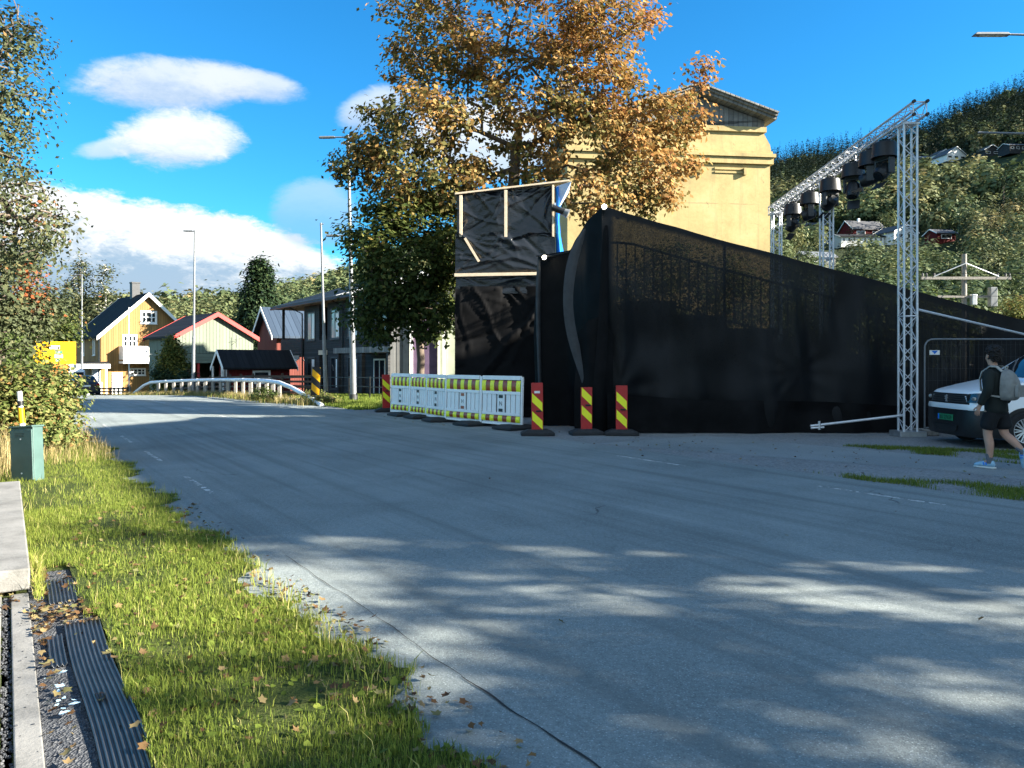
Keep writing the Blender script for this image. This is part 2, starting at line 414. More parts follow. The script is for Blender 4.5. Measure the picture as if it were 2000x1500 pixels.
M['seam'] = pm('tar_seam', (0.02, 0.02, 0.021), 0.8, var=0.4, scale=30, bump=0.5)
M['galv'] = pm('galvanised_steel', (0.62, 0.64, 0.66), 0.38, 0.85, 0.15, 9)
M['alu'] = pm('truss_aluminium', (0.62, 0.63, 0.65), 0.45, 0.45, 0.12, 12)
M['lamp_grey'] = pm('lamp_post_grey', (0.19, 0.2, 0.21), 0.55, 0.4, 0.15, 6)
M['rail'] = pm('rail_white_steel', (0.66, 0.70, 0.74), 0.45, 0.2, 0.18, 5, dirt=0.35)
M['postwood'] = pm('weathered_post', (0.27, 0.25, 0.22), 0.85, 0, 0.3, 9, 0.4, stretch=(4, 4, 0.6))
M['black'] = pm('black_plastic', (0.012, 0.013, 0.015), 0.45, 0, 0.3, 6)
M['rubber'] = pm('rubber_foot', (0.018, 0.019, 0.021), 0.75, 0, 0.35, 12, 0.3, dirt=0.3)
M['darkgrey'] = pm('dark_grey', (0.05, 0.052, 0.055), 0.6, 0, 0.2, 6)
M['white'] = pm('white_paint', (0.78, 0.77, 0.74), 0.5, 0, 0.06, 3)
M['white_wood'] = boards('white_boards', (0.76, 0.75, 0.72), 0.14, 0, 0.55, 0.08, 0.35)
M['carwhite'] = pm('van_white_paint', (0.80, 0.81, 0.82), 0.16, 0, 0.02, 2, spec=0.6)
M['cargrey'] = pm('car_dark_paint', (0.03, 0.032, 0.04), 0.22, 0.3, 0.1, 2, spec=0.6)
t = NT('window_glass'); t.col((0.015, 0.02, 0.025)); t.set(0.04, 0, 0.9); M['glass'] = t.m
t = NT('car_glass'); t.col((0.01, 0.014, 0.018)); t.set(0.03, 0, 0.8); M['carglass'] = t.m
t = NT('curtain_glass'); v = t.coord('Object', (9, 9, 0.5)); f = t.noise(v, 1.4, 3)
t.col(t.ramp(f, [(0.35, (0.08, 0.09, 0.1)), (0.6, (0.5, 0.5, 0.48))])); t.set(0.2, 0, 0.4); M['curtain'] = t.m
M['red'] = pm('red_paint', (0.50, 0.035, 0.028), 0.55, 0, 0.15, 5)
M['boardred'] = pm('marker_red', (0.42, 0.022, 0.02), 0.4, 0, 0.12, 4, dirt=0.15)
M['boardyellow'] = pm('marker_yellow', (0.90, 0.87, 0.025), 0.38, 0, 0.06, 5, dirt=0.1)
M['signyellow'] = pm('sign_yellow', (0.85, 0.43, 0.006), 0.4, 0, 0.05, 2)
M['signorange'] = pm('sign_orange', (0.85, 0.22, 0.03), 0.45, 0, 0.06, 2)
M['signgreen'] = pm('sign_green', (0.02, 0.22, 0.10), 0.4, 0, 0.05, 2)
M['brownred'] = pm('reflector_brown', (0.30, 0.055, 0.018), 0.3, 0, 0.2, 6)
M['tan'] = pm('pale_timber', (0.62, 0.50, 0.36), 0.75, 0, 0.15, 12, stretch=(1, 1, 1))
M['bark'] = pm('bark', (0.11, 0.085, 0.065), 0.9, 0, 0.45, 7, 0.6, stretch=(1, 1, 0.35))
M['bark_pale'] = pm('pale_bark', (0.30, 0.26, 0.21), 0.9, 0, 0.4, 6, 0.5, stretch=(1, 1, 0.35))
M['birchbark'] = pm('birch_bark', (0.45, 0.43, 0.40), 0.85, 0, 0.5, 5, 0.3, stretch=(1, 1, 3))
M['roofblack'] = boards('black_roof_tile', (0.014, 0.015, 0.017), 0.32, 1, 0.85, 0.3, 0.5)
M['roofbrown'] = boards('dark_roof_steps', (0.022, 0.019, 0.018), 0.36, 2, 0.75, 0.3, 0.7)
M['roofgrey'] = boards('grey_roof_sheet', (0.17, 0.165, 0.165), 0.9, 1, 0.6, 0.2, 0.7)
M['roofblue'] = boards('blue_grey_roof_sheet', (0.05, 0.07, 0.10), 0.45, 1, 0.35, 0.2, 0.4)
M['hillroof'] = pm('hill_roof', (0.07, 0.07, 0.075), 0.7, 0, 0.3, 2)
M['yellowwood'] = boards('yellow_board_cladding', (0.285, 0.165, 0.062), 0.22, 'xy', 0.7, 0.2, 0.45)
M['greenwood'] = boards('grey_green_board_cladding', (0.175, 0.20, 0.152), 0.26, 'xy', 0.75, 0.15, 0.6)
M['greenplank'] = boards('grey_green_plank', (0.18, 0.20, 0.152), 0.25, 2, 0.75, 0.1, 0.4)
M['redwood'] = boards('red_board_cladding', (0.115, 0.010, 0.010), 0.2, 'xy', 0.75, 0.25, 0.5)
M['redbrown'] = boards('red_brown_cladding', (0.16, 0.045, 0.035), 0.2, 'xy', 0.75, 0.2, 0.4)
M['darkwood'] = boards('charcoal_board_cladding', (0.045, 0.045, 0.047), 0.15, 2, 0.75, 0.3, 0.5)
M['greywood'] = boards('weathered_grey_boards', (0.22, 0.22, 0.215), 0.3, 0, 0.85, 0.35, 0.6, dirt=0.4)
M['purple'] = pm('purple_plaster', (0.10, 0.065, 0.115), 0.8, 0, 0.25, 3, dirt=0.25)
M['palegreen'] = pm('pale_green_plaster', (0.36, 0.39, 0.29), 0.85, 0, 0.12, 2, dirt=0.2)
M['slat'] = boards('dark_slat_timber', (0.06, 0.045, 0.035), 0.1, 2, 0.8, 0.3, 0.3)
# painted plaster with stains, cracks
t = NT('yellow_plaster'); v = t.coord('Object'); f = t.noise(v, 0.5, 8, 0.65, 0.5); f2 = t.noise(v, 5, 6, 0.7)
c = t.ramp(t.math('ADD', t.math('MULTIPLY', f, 0.65), t.math('MULTIPLY', f2, 0.35)), [(0.33, (0.31, 0.24, 0.115)), (0.5, (0.42, 0.325, 0.152)), (0.66, (0.48, 0.38, 0.195))])
mp = t.n('ShaderNodeMapping'); mp.inputs['Scale'].default_value = (2.2, 2.2, 0.16); t.l(v, mp.inputs[0]); st = t.noise(mp.outputs[0], 1.0, 6, 0.7)
c = t.mix(t.math('MULTIPLY', t.step(st, 0.52, 0.70), 0.5), c, (0.24, 0.20, 0.11))
spots = t.noise(v, 1.4, 9, 0.8, 1.2); c = t.mix(t.math('MULTIPLY', t.step(spots, 0.59, 0.68), 0.75), c, (0.13, 0.11, 0.07))
sp = t.n('ShaderNodeSeparateXYZ'); t.l(v, sp.inputs[0]); zz = t.math('FRACT', t.math('DIVIDE', t.math('ADD', sp.outputs[2], t.math('MULTIPLY', f2, 0.08)), 3.3))
crack = t.math('MULTIPLY', t.step(t.math('ABSOLUTE', t.math('SUBTRACT', zz, 0.5)), 0.012, 0.004), t.step(f, 0.46, 0.6)); c = t.mix(t.math('MULTIPLY', crack, 0.6), c, (0.2, 0.16, 0.09))
t.col(c); t.set(0.9, 0, 0.2); t.bump(f2, 0.25, 0.02); M['plaster'] = t.m
# black scrim: woven mesh that lets a little of what lies behind through
def scrimmat(name, thru, colr=(0.0042, 0.0046, 0.0058)):
    t = NT(name); v = t.coord('Object'); big = t.noise(v, 1.3, 5, 0.6, 0.4)
    t.col(t.ramp(big, [(0.3, tuple(x*0.6 for x in colr)), (0.7, tuple(x*1.5 for x in colr))])); t.set(0.55, 0, 0.22)
    tr = t.n('ShaderNodeBsdfTransparent'); mx = t.n('ShaderNodeMixShader')
    moire = t.noise(v, 42, 3, 0.75, 1.0); coarse = t.noise(v, 9, 4, 0.6, 0.5); at_ = t.n('ShaderNodeAttribute', attribute_name='dense')
    fac = t.math('MULTIPLY', t.step(t.math('ADD', t.math('MULTIPLY', moire, 0.8), t.math('MULTIPLY', coarse, 0.2)), 0.38, 0.66), thru*2.0); fac = t.math('ADD', fac, thru*0.12)
    fac = t.math('MULTIPLY', fac, t.math('SUBTRACT', 1.0, at_.outputs['Fac']))
    t.l(fac, mx.inputs[0]); t.l(t.b.outputs[0], mx.inputs[1]); t.l(tr.outputs[0], mx.inputs[2]); t.l(mx.outputs[0], t.o.inputs[0])
    return t.m
M['scrim'] = scrimmat('black_scrim', 0.032)
M['scrim_dense'] = pm('black_cloth', (0.0046, 0.0046, 0.0052), 0.7, 0, 0.5, 2, spec=0.1)
M['scrim_edge'] = pm('grey_mesh_strip', (0.035, 0.038, 0.042), 0.7, 0, 0.25, 5)
t = NT('black_plastic_sheet'); v = t.coord('Object'); f = t.noise(v, 2.5, 6, 0.6, 1.2)
t.col((0.009, 0.0105, 0.014)); t.set(0.24, 0, 0.55); t.bump(t.noise(t.coord('Object', (1, 1, 2.2)), 6, 4, 0.6, 1.5), 0.35, 0.03); M['sheet'] = t.m
M['bluetarp'] = pm('blue_tarp', (0.01, 0.16, 0.62), 0.4, 0, 0.2, 4)
M['bluepale'] = pm('pale_tarp_back', (0.42, 0.52, 0.70), 0.5, 0, 0.15, 4)
M['cabinet'] = pm('cabinet_green', (0.055, 0.105, 0.095), 0.5, 0, 0.15, 5, dirt=0.2)
M['cabinet_side'] = pm('cabinet_side', (0.12, 0.17, 0.16), 0.5, 0, 0.15, 5)
M['mat'] = pm('ribbed_black_plastic', (0.022, 0.026, 0.032), 0.34, 0, 0.3, 8, spec=0.6)
M['litter'] = pm('pale_blue_paper', (0.50, 0.72, 0.85), 0.7, 0, 0.1, 8)
M['bulb'] = emat('lamp_glow', (1.0, 0.93, 0.75), 12.0)
M['taillight'] = pm('tail_light_red', (0.45, 0.01, 0.012), 0.2, 0, 0.1, 5)
M['tyre'] = pm('tyre', (0.014, 0.014, 0.015), 0.8, 0, 0.3, 12, 0.3)
M['alloy'] = pm('alloy_wheel', (0.72, 0.73, 0.75), 0.3, 0.7, 0.08, 5)
M['skin'] = pm('skin', (0.42, 0.235, 0.165), 0.55, 0, 0.12, 9)
M['jacket'] = pm('dark_green_jacket', (0.006, 0.010, 0.009), 0.85, 0, 0.3, 9)
M['shorts'] = pm('black_shorts', (0.006, 0.007, 0.009), 0.9, 0, 0.3, 9)
M['hair'] = pm('dark_hair', (0.012, 0.009, 0.008), 0.7, 0, 0.4, 30, 0.5)
M['pack'] = pm('grey_backpack', (0.20, 0.20, 0.19), 0.85, 0, 0.2, 12, 0.2)
M['strap'] = pm('pale_strap', (0.33, 0.33, 0.31), 0.85, 0, 0.15, 12)
M['shoe'] = pm('running_shoe_blue', (0.24, 0.40, 0.52), 0.6, 0, 0.25, 18)
M['sole'] = pm('shoe_sole', (0.62, 0.64, 0.62), 0.6, 0, 0.15, 12)
M['soleblack'] = pm('shoe_tread', (0.02, 0.02, 0.02), 0.8, 0, 0.2, 12)
M['sock'] = pm('grey_sock', (0.11, 0.115, 0.13), 0.9, 0, 0.2, 20)
# leaves
MAPLE = [(0.0, (0.075, 0.08, 0.026)), (0.22, (0.135, 0.13, 0.04)), (0.45, (0.235, 0.17, 0.06)), (0.7, (0.355, 0.19, 0.06)), (0.88, (0.43, 0.255, 0.085)), (1.0, (0.40, 0.19, 0.08))]
M['maple'] = leafmat('maple_leaves', MAPLE, 0.3)
M['greenleaf'] = leafmat('green_leaves', [(0, (0.03, 0.048, 0.015)), (0.5, (0.075, 0.10, 0.026)), (0.8, (0.155, 0.15, 0.04)), (1, (0.25, 0.18, 0.05))], 0.4)
M['birchleaf'] = leafmat('birch_leaves', [(0, (0.04, 0.055, 0.028)), (0.55, (0.095, 0.11, 0.055)), (0.85, (0.17, 0.15, 0.06)), (1, (0.28, 0.08, 0.03))], 0.3, 0.4)
M['bushleaf'] = leafmat('bush_leaves', [(0, (0.045, 0.075, 0.02)), (0.45, (0.115, 0.15, 0.04)), (0.8, (0.24, 0.235, 0.085)), (1, (0.31, 0.17, 0.06))], 0.35, 0.45)
M['redleaf'] = leafmat('red_leaves', [(0, (0.10, 0.06, 0.02)), (0.5, (0.28, 0.07, 0.03)), (1, (0.42, 0.10, 0.04))], 0.35)
M['needle'] = leafmat('conifer_needles', [(0, (0.008, 0.018, 0.009)), (0.5, (0.022, 0.042, 0.018)), (1, (0.06, 0.085, 0.03))], 0.12)
M['goldneedle'] = leafmat('golden_conifer_needles', [(0, (0.03, 0.05, 0.012)), (0.5, (0.10, 0.11, 0.022)), (1, (0.26, 0.22, 0.05))], 0.2)
M['fardecid'] = leafmat('hillside_leaves', [(0, (0.035, 0.055, 0.024)), (0.45, (0.085, 0.115, 0.05)), (0.75, (0.165, 0.17, 0.075)), (1, (0.27, 0.22, 0.10))], 0.2)
M['farconif'] = leafmat('hillside_needles', [(0, (0.010, 0.018, 0.012)), (0.6, (0.018, 0.030, 0.019)), (1, (0.04, 0.05, 0.026))], 0.1)
M['grass'] = leafmat('grass_blades', [(0, (0.08, 0.12, 0.022)), (0.5, (0.19, 0.245, 0.04)), (0.85, (0.32, 0.345, 0.07)), (1, (0.46, 0.40, 0.16))], 0.45)
M['drygrass'] = leafmat('dry_grass', [(0, (0.17, 0.14, 0.05)), (0.5, (0.34, 0.27, 0.12)), (1, (0.48, 0.39, 0.20))], 0.35)
M['fallen'] = leafmat('fallen_leaf', [(0, (0.06, 0.035, 0.02)), (0.4, (0.13, 0.07, 0.03)), (0.7, (0.24, 0.17, 0.08)), (1, (0.12, 0.13, 0.05))], 0.15)

# ------------------------------------------------------------------ ground, road, path
def sheet(name, ss, ns, z, mat, edge=None):
    """grid in road coordinates; edge(s, n) may move n"""
    A, B = np.meshgrid(ss, ns, indexing='ij'); n_ = B if edge is None else edge(A, B)
    q = sn(A, n_); zz = G(q[..., 1])+z
    V = np.concatenate([q, zz[..., None]], -1).reshape(-1, 3); k = len(ns)
    i = (np.arange(len(ss)-1)[:, None]*k+np.arange(k-1)[None]).ravel()
    F = np.stack([i, i+1, i+k+1, i+k], -1); UV = np.stack([n_.ravel(), A.ravel()], -1)
    return tag(raw_mesh(name, V, F, mat, uv=UV, smooth=True), kind='structure')
rs = np.random.default_rng(4)
# ground: one sheet out to the horizon
ys = np.concatenate([[-1500, -400, -100, -30], np.arange(-10, 100, 1.5), [120, 200, 400, 800, 1600, 3500]])
xs = np.concatenate([[-3500, -1200, -400, -150], np.arange(-80, 81, 8), [150, 400, 1200, 3500]])
A, B = np.meshgrid(xs, ys, indexing='ij'); V = np.stack([A, B, G(B)-0.012], -1).reshape(-1, 3); k = len(ys)
i = (np.arange(len(xs)-1)[:, None]*k+np.arange(k-1)[None]).ravel(); F = np.stack([i, i+k, i+k+1, i+1], -1)
tag(raw_mesh('ground', V, F, M['soil'], smooth=True), kind='structure')
ss = np.arange(-40, 111, 0.5)
def ragged(a, b):
    w = 0.07*np.sin(a*2.1)+0.05*np.sin(a*5.3+1)+0.03*np.sin(a*13.0)
    return np.where(b < 1.6, b+w, b)
sheet('yard', np.arange(-40, 27, 0.7), np.arange(8.8, 45, 0.9), -0.001, M['yard'])
sheet('road', ss, np.array([1.42, 1.86, 2.6, 3.4, 4.2, 5, 5.8, 6.6, 7.4, 8.2, 9.0, 9.45]), 0.003, M['asphalt'], ragged)
sheet('footpath', np.arange(-40, 12, 0.5), np.array([11.35, 12.0, 12.7, 13.1]), 0.002, M['path_asphalt'], lambda a, b: b-np.clip(a-6, 0, 6)*np.where(b < 11.7, 0.33, 0.1))
sheet('footpath', np.arange(25, 70, 1.0), np.array([9.6, 10.4, 11.2]), 0.004, M['path_asphalt'])
# worn line markings and the joint along the left lane
def strip(name, s0, s1, n0, w, z, mat, wob=0.0, ds=0.12):
    a = np.arange(s0, s1+1e-6, ds); c = n0+wob*(np.sin(a*3.1)+0.6*np.sin(a*7.7+2)+0.4*np.sin(a*17)); hw = w/2*(1+0.35*np.sin(a*11)*(wob > 0))
    V = []
    for sgn in (-1, 1):
        q = sn(a, c+sgn*hw); V.append(np.concatenate([q, (G(q[:, 1])+z)[:, None]], -1))
    m = len(a); V = np.concatenate(V); i = np.arange(m-1); F = np.stack([i, i+m, i+m+1, i+1], -1)
    return tag(raw_mesh(name, V, F, mat), kind='structure')
strip('road_joint', -6, 3.3, 1.88, 0.010, 0.008, M['seam'], 0.010, 0.03); strip('road_joint', 3.3, 6.2, 1.885, 0.005, 0.008, M['seam'], 0.008, 0.04)
for s0 in (9.6, 13.2, 16.6, 20.2, 23.8): strip('road_marking', s0, s0+1.7, 2.05, 0.06, 0.0075, M['paint'])
for s0 in (-6, -2.6, 0.9, 4.4, 8.2): strip('road_marking', s0, s0+1.6, 8.55, 0.07, 0.0075, M['paint'])
for s0 in (21.5, 27, 32.5): strip('road_marking', s0, s0+2.4, 5.3, 0.08, 0.0075, M['paint'])
# thin ragged sod that the verge grass grows from, lying over the asphalt edge
def sod(name, s0, s1, lo, hi, z=0.007):
    a = np.arange(s0, s1, 0.04); edge_ = hi+0.10*np.sin(a*2.1)+0.07*np.sin(a*5.3+1)+0.05*np.sin(a*13)+0.022*np.sin(a*31)+0.012*np.sin(a*57+1); V = []
    for f_ in np.linspace(0, 1, 6):
        q = sn(a, lo+(edge_-lo)*f_); V.append(np.concatenate([q, (G(q[:, 1])+z+0.004*(1-f_))[:, None]], -1))
    m = len(a); V = np.concatenate(V); i = (np.arange(5)[:, None]*m+np.arange(m-1)[None]).ravel(); F = np.stack([i, i+m, i+m+1, i+1], -1)
    return tag(raw_mesh(name, V, F, M['soil'], smooth=True), kind='structure')
sod('verge', 1.5, 5.4, 0.475, 1.50); sod('verge', 5.4, 6.85, 0.40, 1.50); sod('verge', 6.85, 18.0, 0.14, 1.50)
# concrete kerb slab with a gravel-filled groove, the block lying on it, ribbed mats beside it
def solid(mb, s0, s1, n0, n1, z0, z1, m=0, nseg=1):
    a = np.linspace(s0, s1, nseg+1)
    rings = []
    for x in a:
        q0, q1 = sn(x, n0), sn(x, n1); rings.append([(q0[0], q0[1], z0), (q1[0], q1[1], z0), (q1[0], q1[1], z1), (q0[0], q0[1], z1)])
    mb.loft(rings, m)
b = MB(); solid(b, -2, 6.1, 0.025, 0.125, -0.1, 0.012); solid(b, -2, 6.1, -0.75, -0.025, -0.1, 0.012); solid(b, -2, 6.15, -0.025, 0.025, -0.1, -0.012, 1)
tag(b.build('kerb_slab', [M['concrete'], M['dark_gravel']], bevel=0.006), 'low concrete slab with a gravel filled groove at the bottom left corner', 'slab')
b = MB(); solid(b, 6.1, 10.7, -0.75, 0.135, 0.03, 0.175); o = b.build('concrete_block', M['concrete'], bevel=0.012)
tag(o, 'thick raised concrete block striped by shadows at the left edge', 'block')
for s_ in (6.35, 10.1): b = MB(); solid(b, s_, s_+.25, -0.1, 0.0, -0.02, 0.0295); b.build('support', M['concrete'], o)
tag(sheet('gravel_strip', np.arange(1.5, 6.9, 0.4), np.array([0.127, 0.2, 0.3, 0.47]), -0.006, M['dark_gravel']), kind='structure')
def ribbed(name, s0, s1, n0, n1, label, ripple=0.0, group='ribbed black mats by the concrete slab'):
    k = int((n1-n0)/0.012)+1; a = np.linspace(s0, s1, 40); nn = np.linspace(n0, n1, k*6)
    A, B = np.meshgrid(a, nn, indexing='ij'); ph = (B-n0)/0.022*2*np.pi
    z = 0.010+0.006*np.tanh(2.2*np.sin(ph))+ripple*np.sin(A*5+B*3)+0.0006*np.sin(A*300)
    q = sn(A, B+0.012*np.sin(A*2.3)); V = np.concatenate([q, z[..., None]], -1).reshape(-1, 3); kk = len(nn)
    i = (np.arange(len(a)-1)[:, None]*kk+np.arange(kk-1)[None]).ravel(); F = np.stack([i, i+1, i+kk+1, i+kk], -1)
    o = raw_mesh(name, V, F, M['mat'], smooth=True)
    so_ = o.modifiers.new('thick', 'SOLIDIFY'); so_.thickness = 0.004; so_.offset = -1
    return tag(o, label, 'mat', group)
ribbed('ribbed_mat', 2.4, 5.25, 0.29, 0.475, 'long ribbed black plastic mat beside the lawn at the bottom left', 0.004)
ribbed('ribbed_mat', 5.75, 6.35, 0.22, 0.40, 'short far ribbed black mat half buried near the concrete block', 0.004)
ribbed('ribbed_mat', 4.55, 5.05, 0.20, 0.275, 'scrap of ribbed black mat between the long mat and the concrete slab', 0.003)
b = MB(); rl = random.Random(5)
for k in range(16):
    q = sn(4.15+rl.uniform(-.28, .28), 0.215+rl.gauss(0, .03)); r = rl.uniform(0.008, 0.02); a = rl.uniform(0, 6); z = 0.012+rl.uniform(0, .01)
    b.poly([(q[0]+r*1.5*math.cos(a+j*1.57)*(1 if j % 2 else .45), q[1]+r*math.sin(a+j*1.57), z+rl.uniform(0, .008)) for j in range(4)])
tag(b.build('paper_scraps', M['litter']), 'pale blue torn paper scraps on the dark gravel by the mat', 'litter', kind='stuff')

# ------------------------------------------------------------------ hills
_u = np.array([0, 250, 400, 500, 680, 1000, 1300, 1510, 1650, 1700, 1800, 2000, 2300, 2700]); _y = np.array([622, 622, 620, 606, 540, 430, 370, 338, 316, 306, 268, 188, 120, 90])
def hill_z(X, Y):
    u = X/Y; T = np.interp(u*1500+1000, _u, (710-_y)/1500.0)
    s = np.interp(Y, [90, 150, 220, 400, 700, 1000], [0, 0.28, 0.54, 0.80, 1.0, 0.9])
    bumpy = 2.2*np.sin(X*0.021+Y*0.013)*np.clip((Y-120)/200, 0, 1)+1.3*np.sin(X*0.055-Y*0.04)*np.clip((Y-120)/100, 0, 1)
    return G(Y)+Y*T*s+np.clip((Y-90)/100, 0, 1)*2.95+bumpy
us = np.linspace(-2.4, 1.6, 200); yy = np.concatenate([np.arange(88, 260, 6), np.arange(260, 1000, 18)])
A, B = np.meshgrid(us, yy, indexing='ij'); X = A*B; V = np.stack([X, B, hill_z(X, B)], -1).reshape(-1, 3); k = len(yy)
i = (np.arange(len(us)-1)[:, None]*k+np.arange(k-1)[None]).ravel(); F = np.stack([i, i+k, i+k+1, i+1], -1)
tag(raw_mesh('hill', V, F, M['hill'], smooth=True), kind='structure')

# ------------------------------------------------------------------ foliage makers
def leaf_quads(C, size, rng, up=0.35, aspect=0.62, droop=0.0, out=None):
    """one folded diamond leaf per row of C"""
    n = len(C); nrm = rng.normal(size=(n, 3)); nrm[:, 2] = np.abs(nrm[:, 2])+up
    if out is not None: nrm = nrm*0.55+out
    nrm = nrm; nrm /= np.linalg.norm(nrm, axis=1)[:, None]
    t = rng.normal(size=(n, 3)); t[:, 2] -= droop; t -= nrm*np.sum(t*nrm, 1)[:, None]; t /= np.linalg.norm(t, axis=1)[:, None]+1e-9
    b = np.cross(nrm, t); s = np.asarray(size)[:, None]*np.ones((n, 1)); cup = rng.uniform(-0.25, 0.35, (n, 1))
    p0 = C-t*s*0.5; p2 = C+t*s*0.5; p1 = C+b*s*aspect*0.5+nrm*s*cup*0.5-t*s*0.05; p3_ = C-b*s*aspect*0.5+nrm*s*cup*0.5-t*s*0.05
    V = np.stack([p0, p1, p2, p3_], 1).reshape(-1, 3); F = np.arange(4*n).reshape(-1, 4)
    return V, F
def grow(trunk, clusters, rng, seg=0.6, jit=0.12, droop=0.0):
    """branches that reach every cluster centre; returns nodes, parents, flow"""
    P = [np.array(p, float) for p in trunk]; par = [-1]+list(range(len(trunk)-1))
    axis = np.array(trunk[-1]); tips = []
    order = np.argsort([np.linalg.norm(c-axis)+0.4*abs(c[2]-axis[2]) for c in clusters])
    for ci in order:
        c = clusters[ci]; Q = np.array(P); d = np.linalg.norm(Q-c, axis=1)+1.1*np.clip(Q[:, 2]-c[2]+0.2*droop, 0, None)
        d[:max(1, len(trunk)//3)] += 3.0
        j = int(np.argmin(d)); L = np.linalg.norm(Q[j]-c); m = max(1, int(L/seg)); prev = j; p0 = Q[j]
        lift = 0.12*L
        for q in range(1, m+1):
            f = q/m; x = p0+(c-p0)*f+np.array([0, 0, lift*math.sin(math.pi*f)])+(rng.normal(size=3)*jit*L/m if q < m else 0)
            P.append(x); par.append(prev); prev = len(P)-1
        tips.append(prev)
    flow = np.zeros(len(P))
    for t_ in tips: flow[t_] += 1
    for k in range(len(P)-1, 0, -1):
        if par[k] >= 0: flow[par[k]] += flow[k]
    return P, par, flow
def limb_mesh(P, par, flow, r_tip, r_base, pw=0.5):
    mx = flow.max(); b = MB()
    rad = lambda k: max(r_tip, r_base*(flow[k]/mx)**pw)
    for k in range(1, len(P)):
        j = par[k]; r1 = rad(k); r0 = min(rad(j), r1*1.25) if j > 3 else rad(j)
        b.cyl(P[j], P[k], r0, r1, 7 if r1 > 0.05 else 5, caps=False)
    return b
def sample_blobs(blobs, n, rng, shell=0.35):
    """points in ellipsoids (centre, radii, weight), a bit denser towards the skin"""
    w = np.array([b_[2] for b_ in blobs], float); w /= w.sum(); out = []
    for b_, k in zip(blobs, rng.multinomial(n, w)):
        d = rng.normal(size=(k, 3)); d /= np.linalg.norm(d, axis=1)[:, None]+1e-9
        r = rng.uniform(0, 1, k)**(1/3.0); r = r*(1-shell)+shell*np.maximum(r, 0.8)
        out.append(np.array(b_[0])+d*r[:, None]*np.array(b_[1]))
    return np.concatenate(out)
def leafy(parent, clusters, per, spread, size, rng, mat, tint_fn, name='foliage', flat=0.7, up=0.35, aspect=0.62, droop=0.0, tj=0.12):
    k = len(clusters); cnt = rng.poisson(per, k); idx = np.repeat(np.arange(k), cnt)
    sp = rng.uniform(0.7, 1.25, k)*spread
    off = rng.normal(size=(len(idx), 3))*sp[idx][:, None]; off[:, 2] *= flat
    if droop: off[:, 2] -= np.abs(rng.normal(size=len(idx)))*droop
    C = clusters[idx]+off; od = off/(sp[idx][:, None])+0.7*(clusters-clusters.mean(0))[idx]/(clusters.std(0).mean()+1e-6); od = od/(np.linalg.norm(od, axis=1)[:, None]+1e-6)*0.75; od[:, 2] += 0.25
    V, F = leaf_quads(C, size*rng.uniform(0.6, 1.4, len(idx)), rng, up, aspect, droop, od)
    ct = tint_fn(clusters)+rng.normal(size=k)*0.08; ti = np.clip(ct[idx]+rng.normal(size=len(idx))*tj, 0, 1)
    return raw_mesh(name, V, F, mat, parent, tint=ti)
def tree(name, base, trunk, blobs, ncl, per, spread, size, seed, label, cat, mat, bark, tint_fn, r_base, r_tip=0.012, group=None, flat=0.7, droop=0.0, aspect=0.62, seg=0.6, up=0.35, shell=0.35, tj=0.12):
    """trunk and blobs are world points; the thing stands at base"""
    rng = np.random.default_rng(seed); o = thing(name, base, 0, label, cat, group); B0 = np.array(base)
    cl = sample_blobs([((np.array(c)-B0), r, w) for c, r, w in blobs], ncl, rng, shell)
    P, par, fl = grow([np.array(p)-B0 for p in trunk], cl, rng, seg, droop=droop)
    limb_mesh(P, par, fl, r_tip, r_base).build('trunk', bark, o, smooth=60)
    leafy(o, cl, per, spread, size, rng, mat, lambda c: tint_fn(c+B0), 'crown', flat, up, aspect, droop, tj)
    return o
# ------------------------------------------------------------------ buildings
def window(par, o, nrm, w, h, frame, pane, fw=0.09, nx=1, nz=1, proud=0.04, name='window', sill=True):
    """frame with glazing bars standing proud of the wall; the pane is its child"""
    o = Vector(o); n = Vector(nrm).normalized(); r = Vector((0, 0, 1)).cross(n).normalized(); up = Vector((0, 0, 1)); b = MB()
    Mx = Matrix((r, -n, up)).transposed()
    def bx(cx, cz, sx_, sz_, d=proud, off=0.0): b.box(o+r*cx+up*cz+n*(d/2+off), (sx_, d, sz_), 0, Mx)
    bx(0, h/2-fw/2, w, fw); bx(0, -h/2+fw/2, w, fw); bx(-w/2+fw/2, 0, fw, h-2*fw); bx(w/2-fw/2, 0, fw, h-2*fw)
    for k in range(1, nx): bx(-w/2+w*k/nx, 0, fw*0.6, h-2*fw, proud*0.7)
    for k in range(1, nz): bx(0, -h/2+h*k/nz, w-2*fw, fw*0.45, proud*0.6)
    if sill: bx(0, -h/2-0.02, w+0.1, 0.05, proud+0.05)
    f = b.build(name, frame, par); p = MB()
    q = [o+r*a*(w/2-fw*0.5)+up*c*(h/2-fw*0.5)+n*0.012 for a, c in ((-1, -1), (1, -1), (1, 1), (-1, 1))]; p.poly(q); p.build('pane', pane, f)
    return f
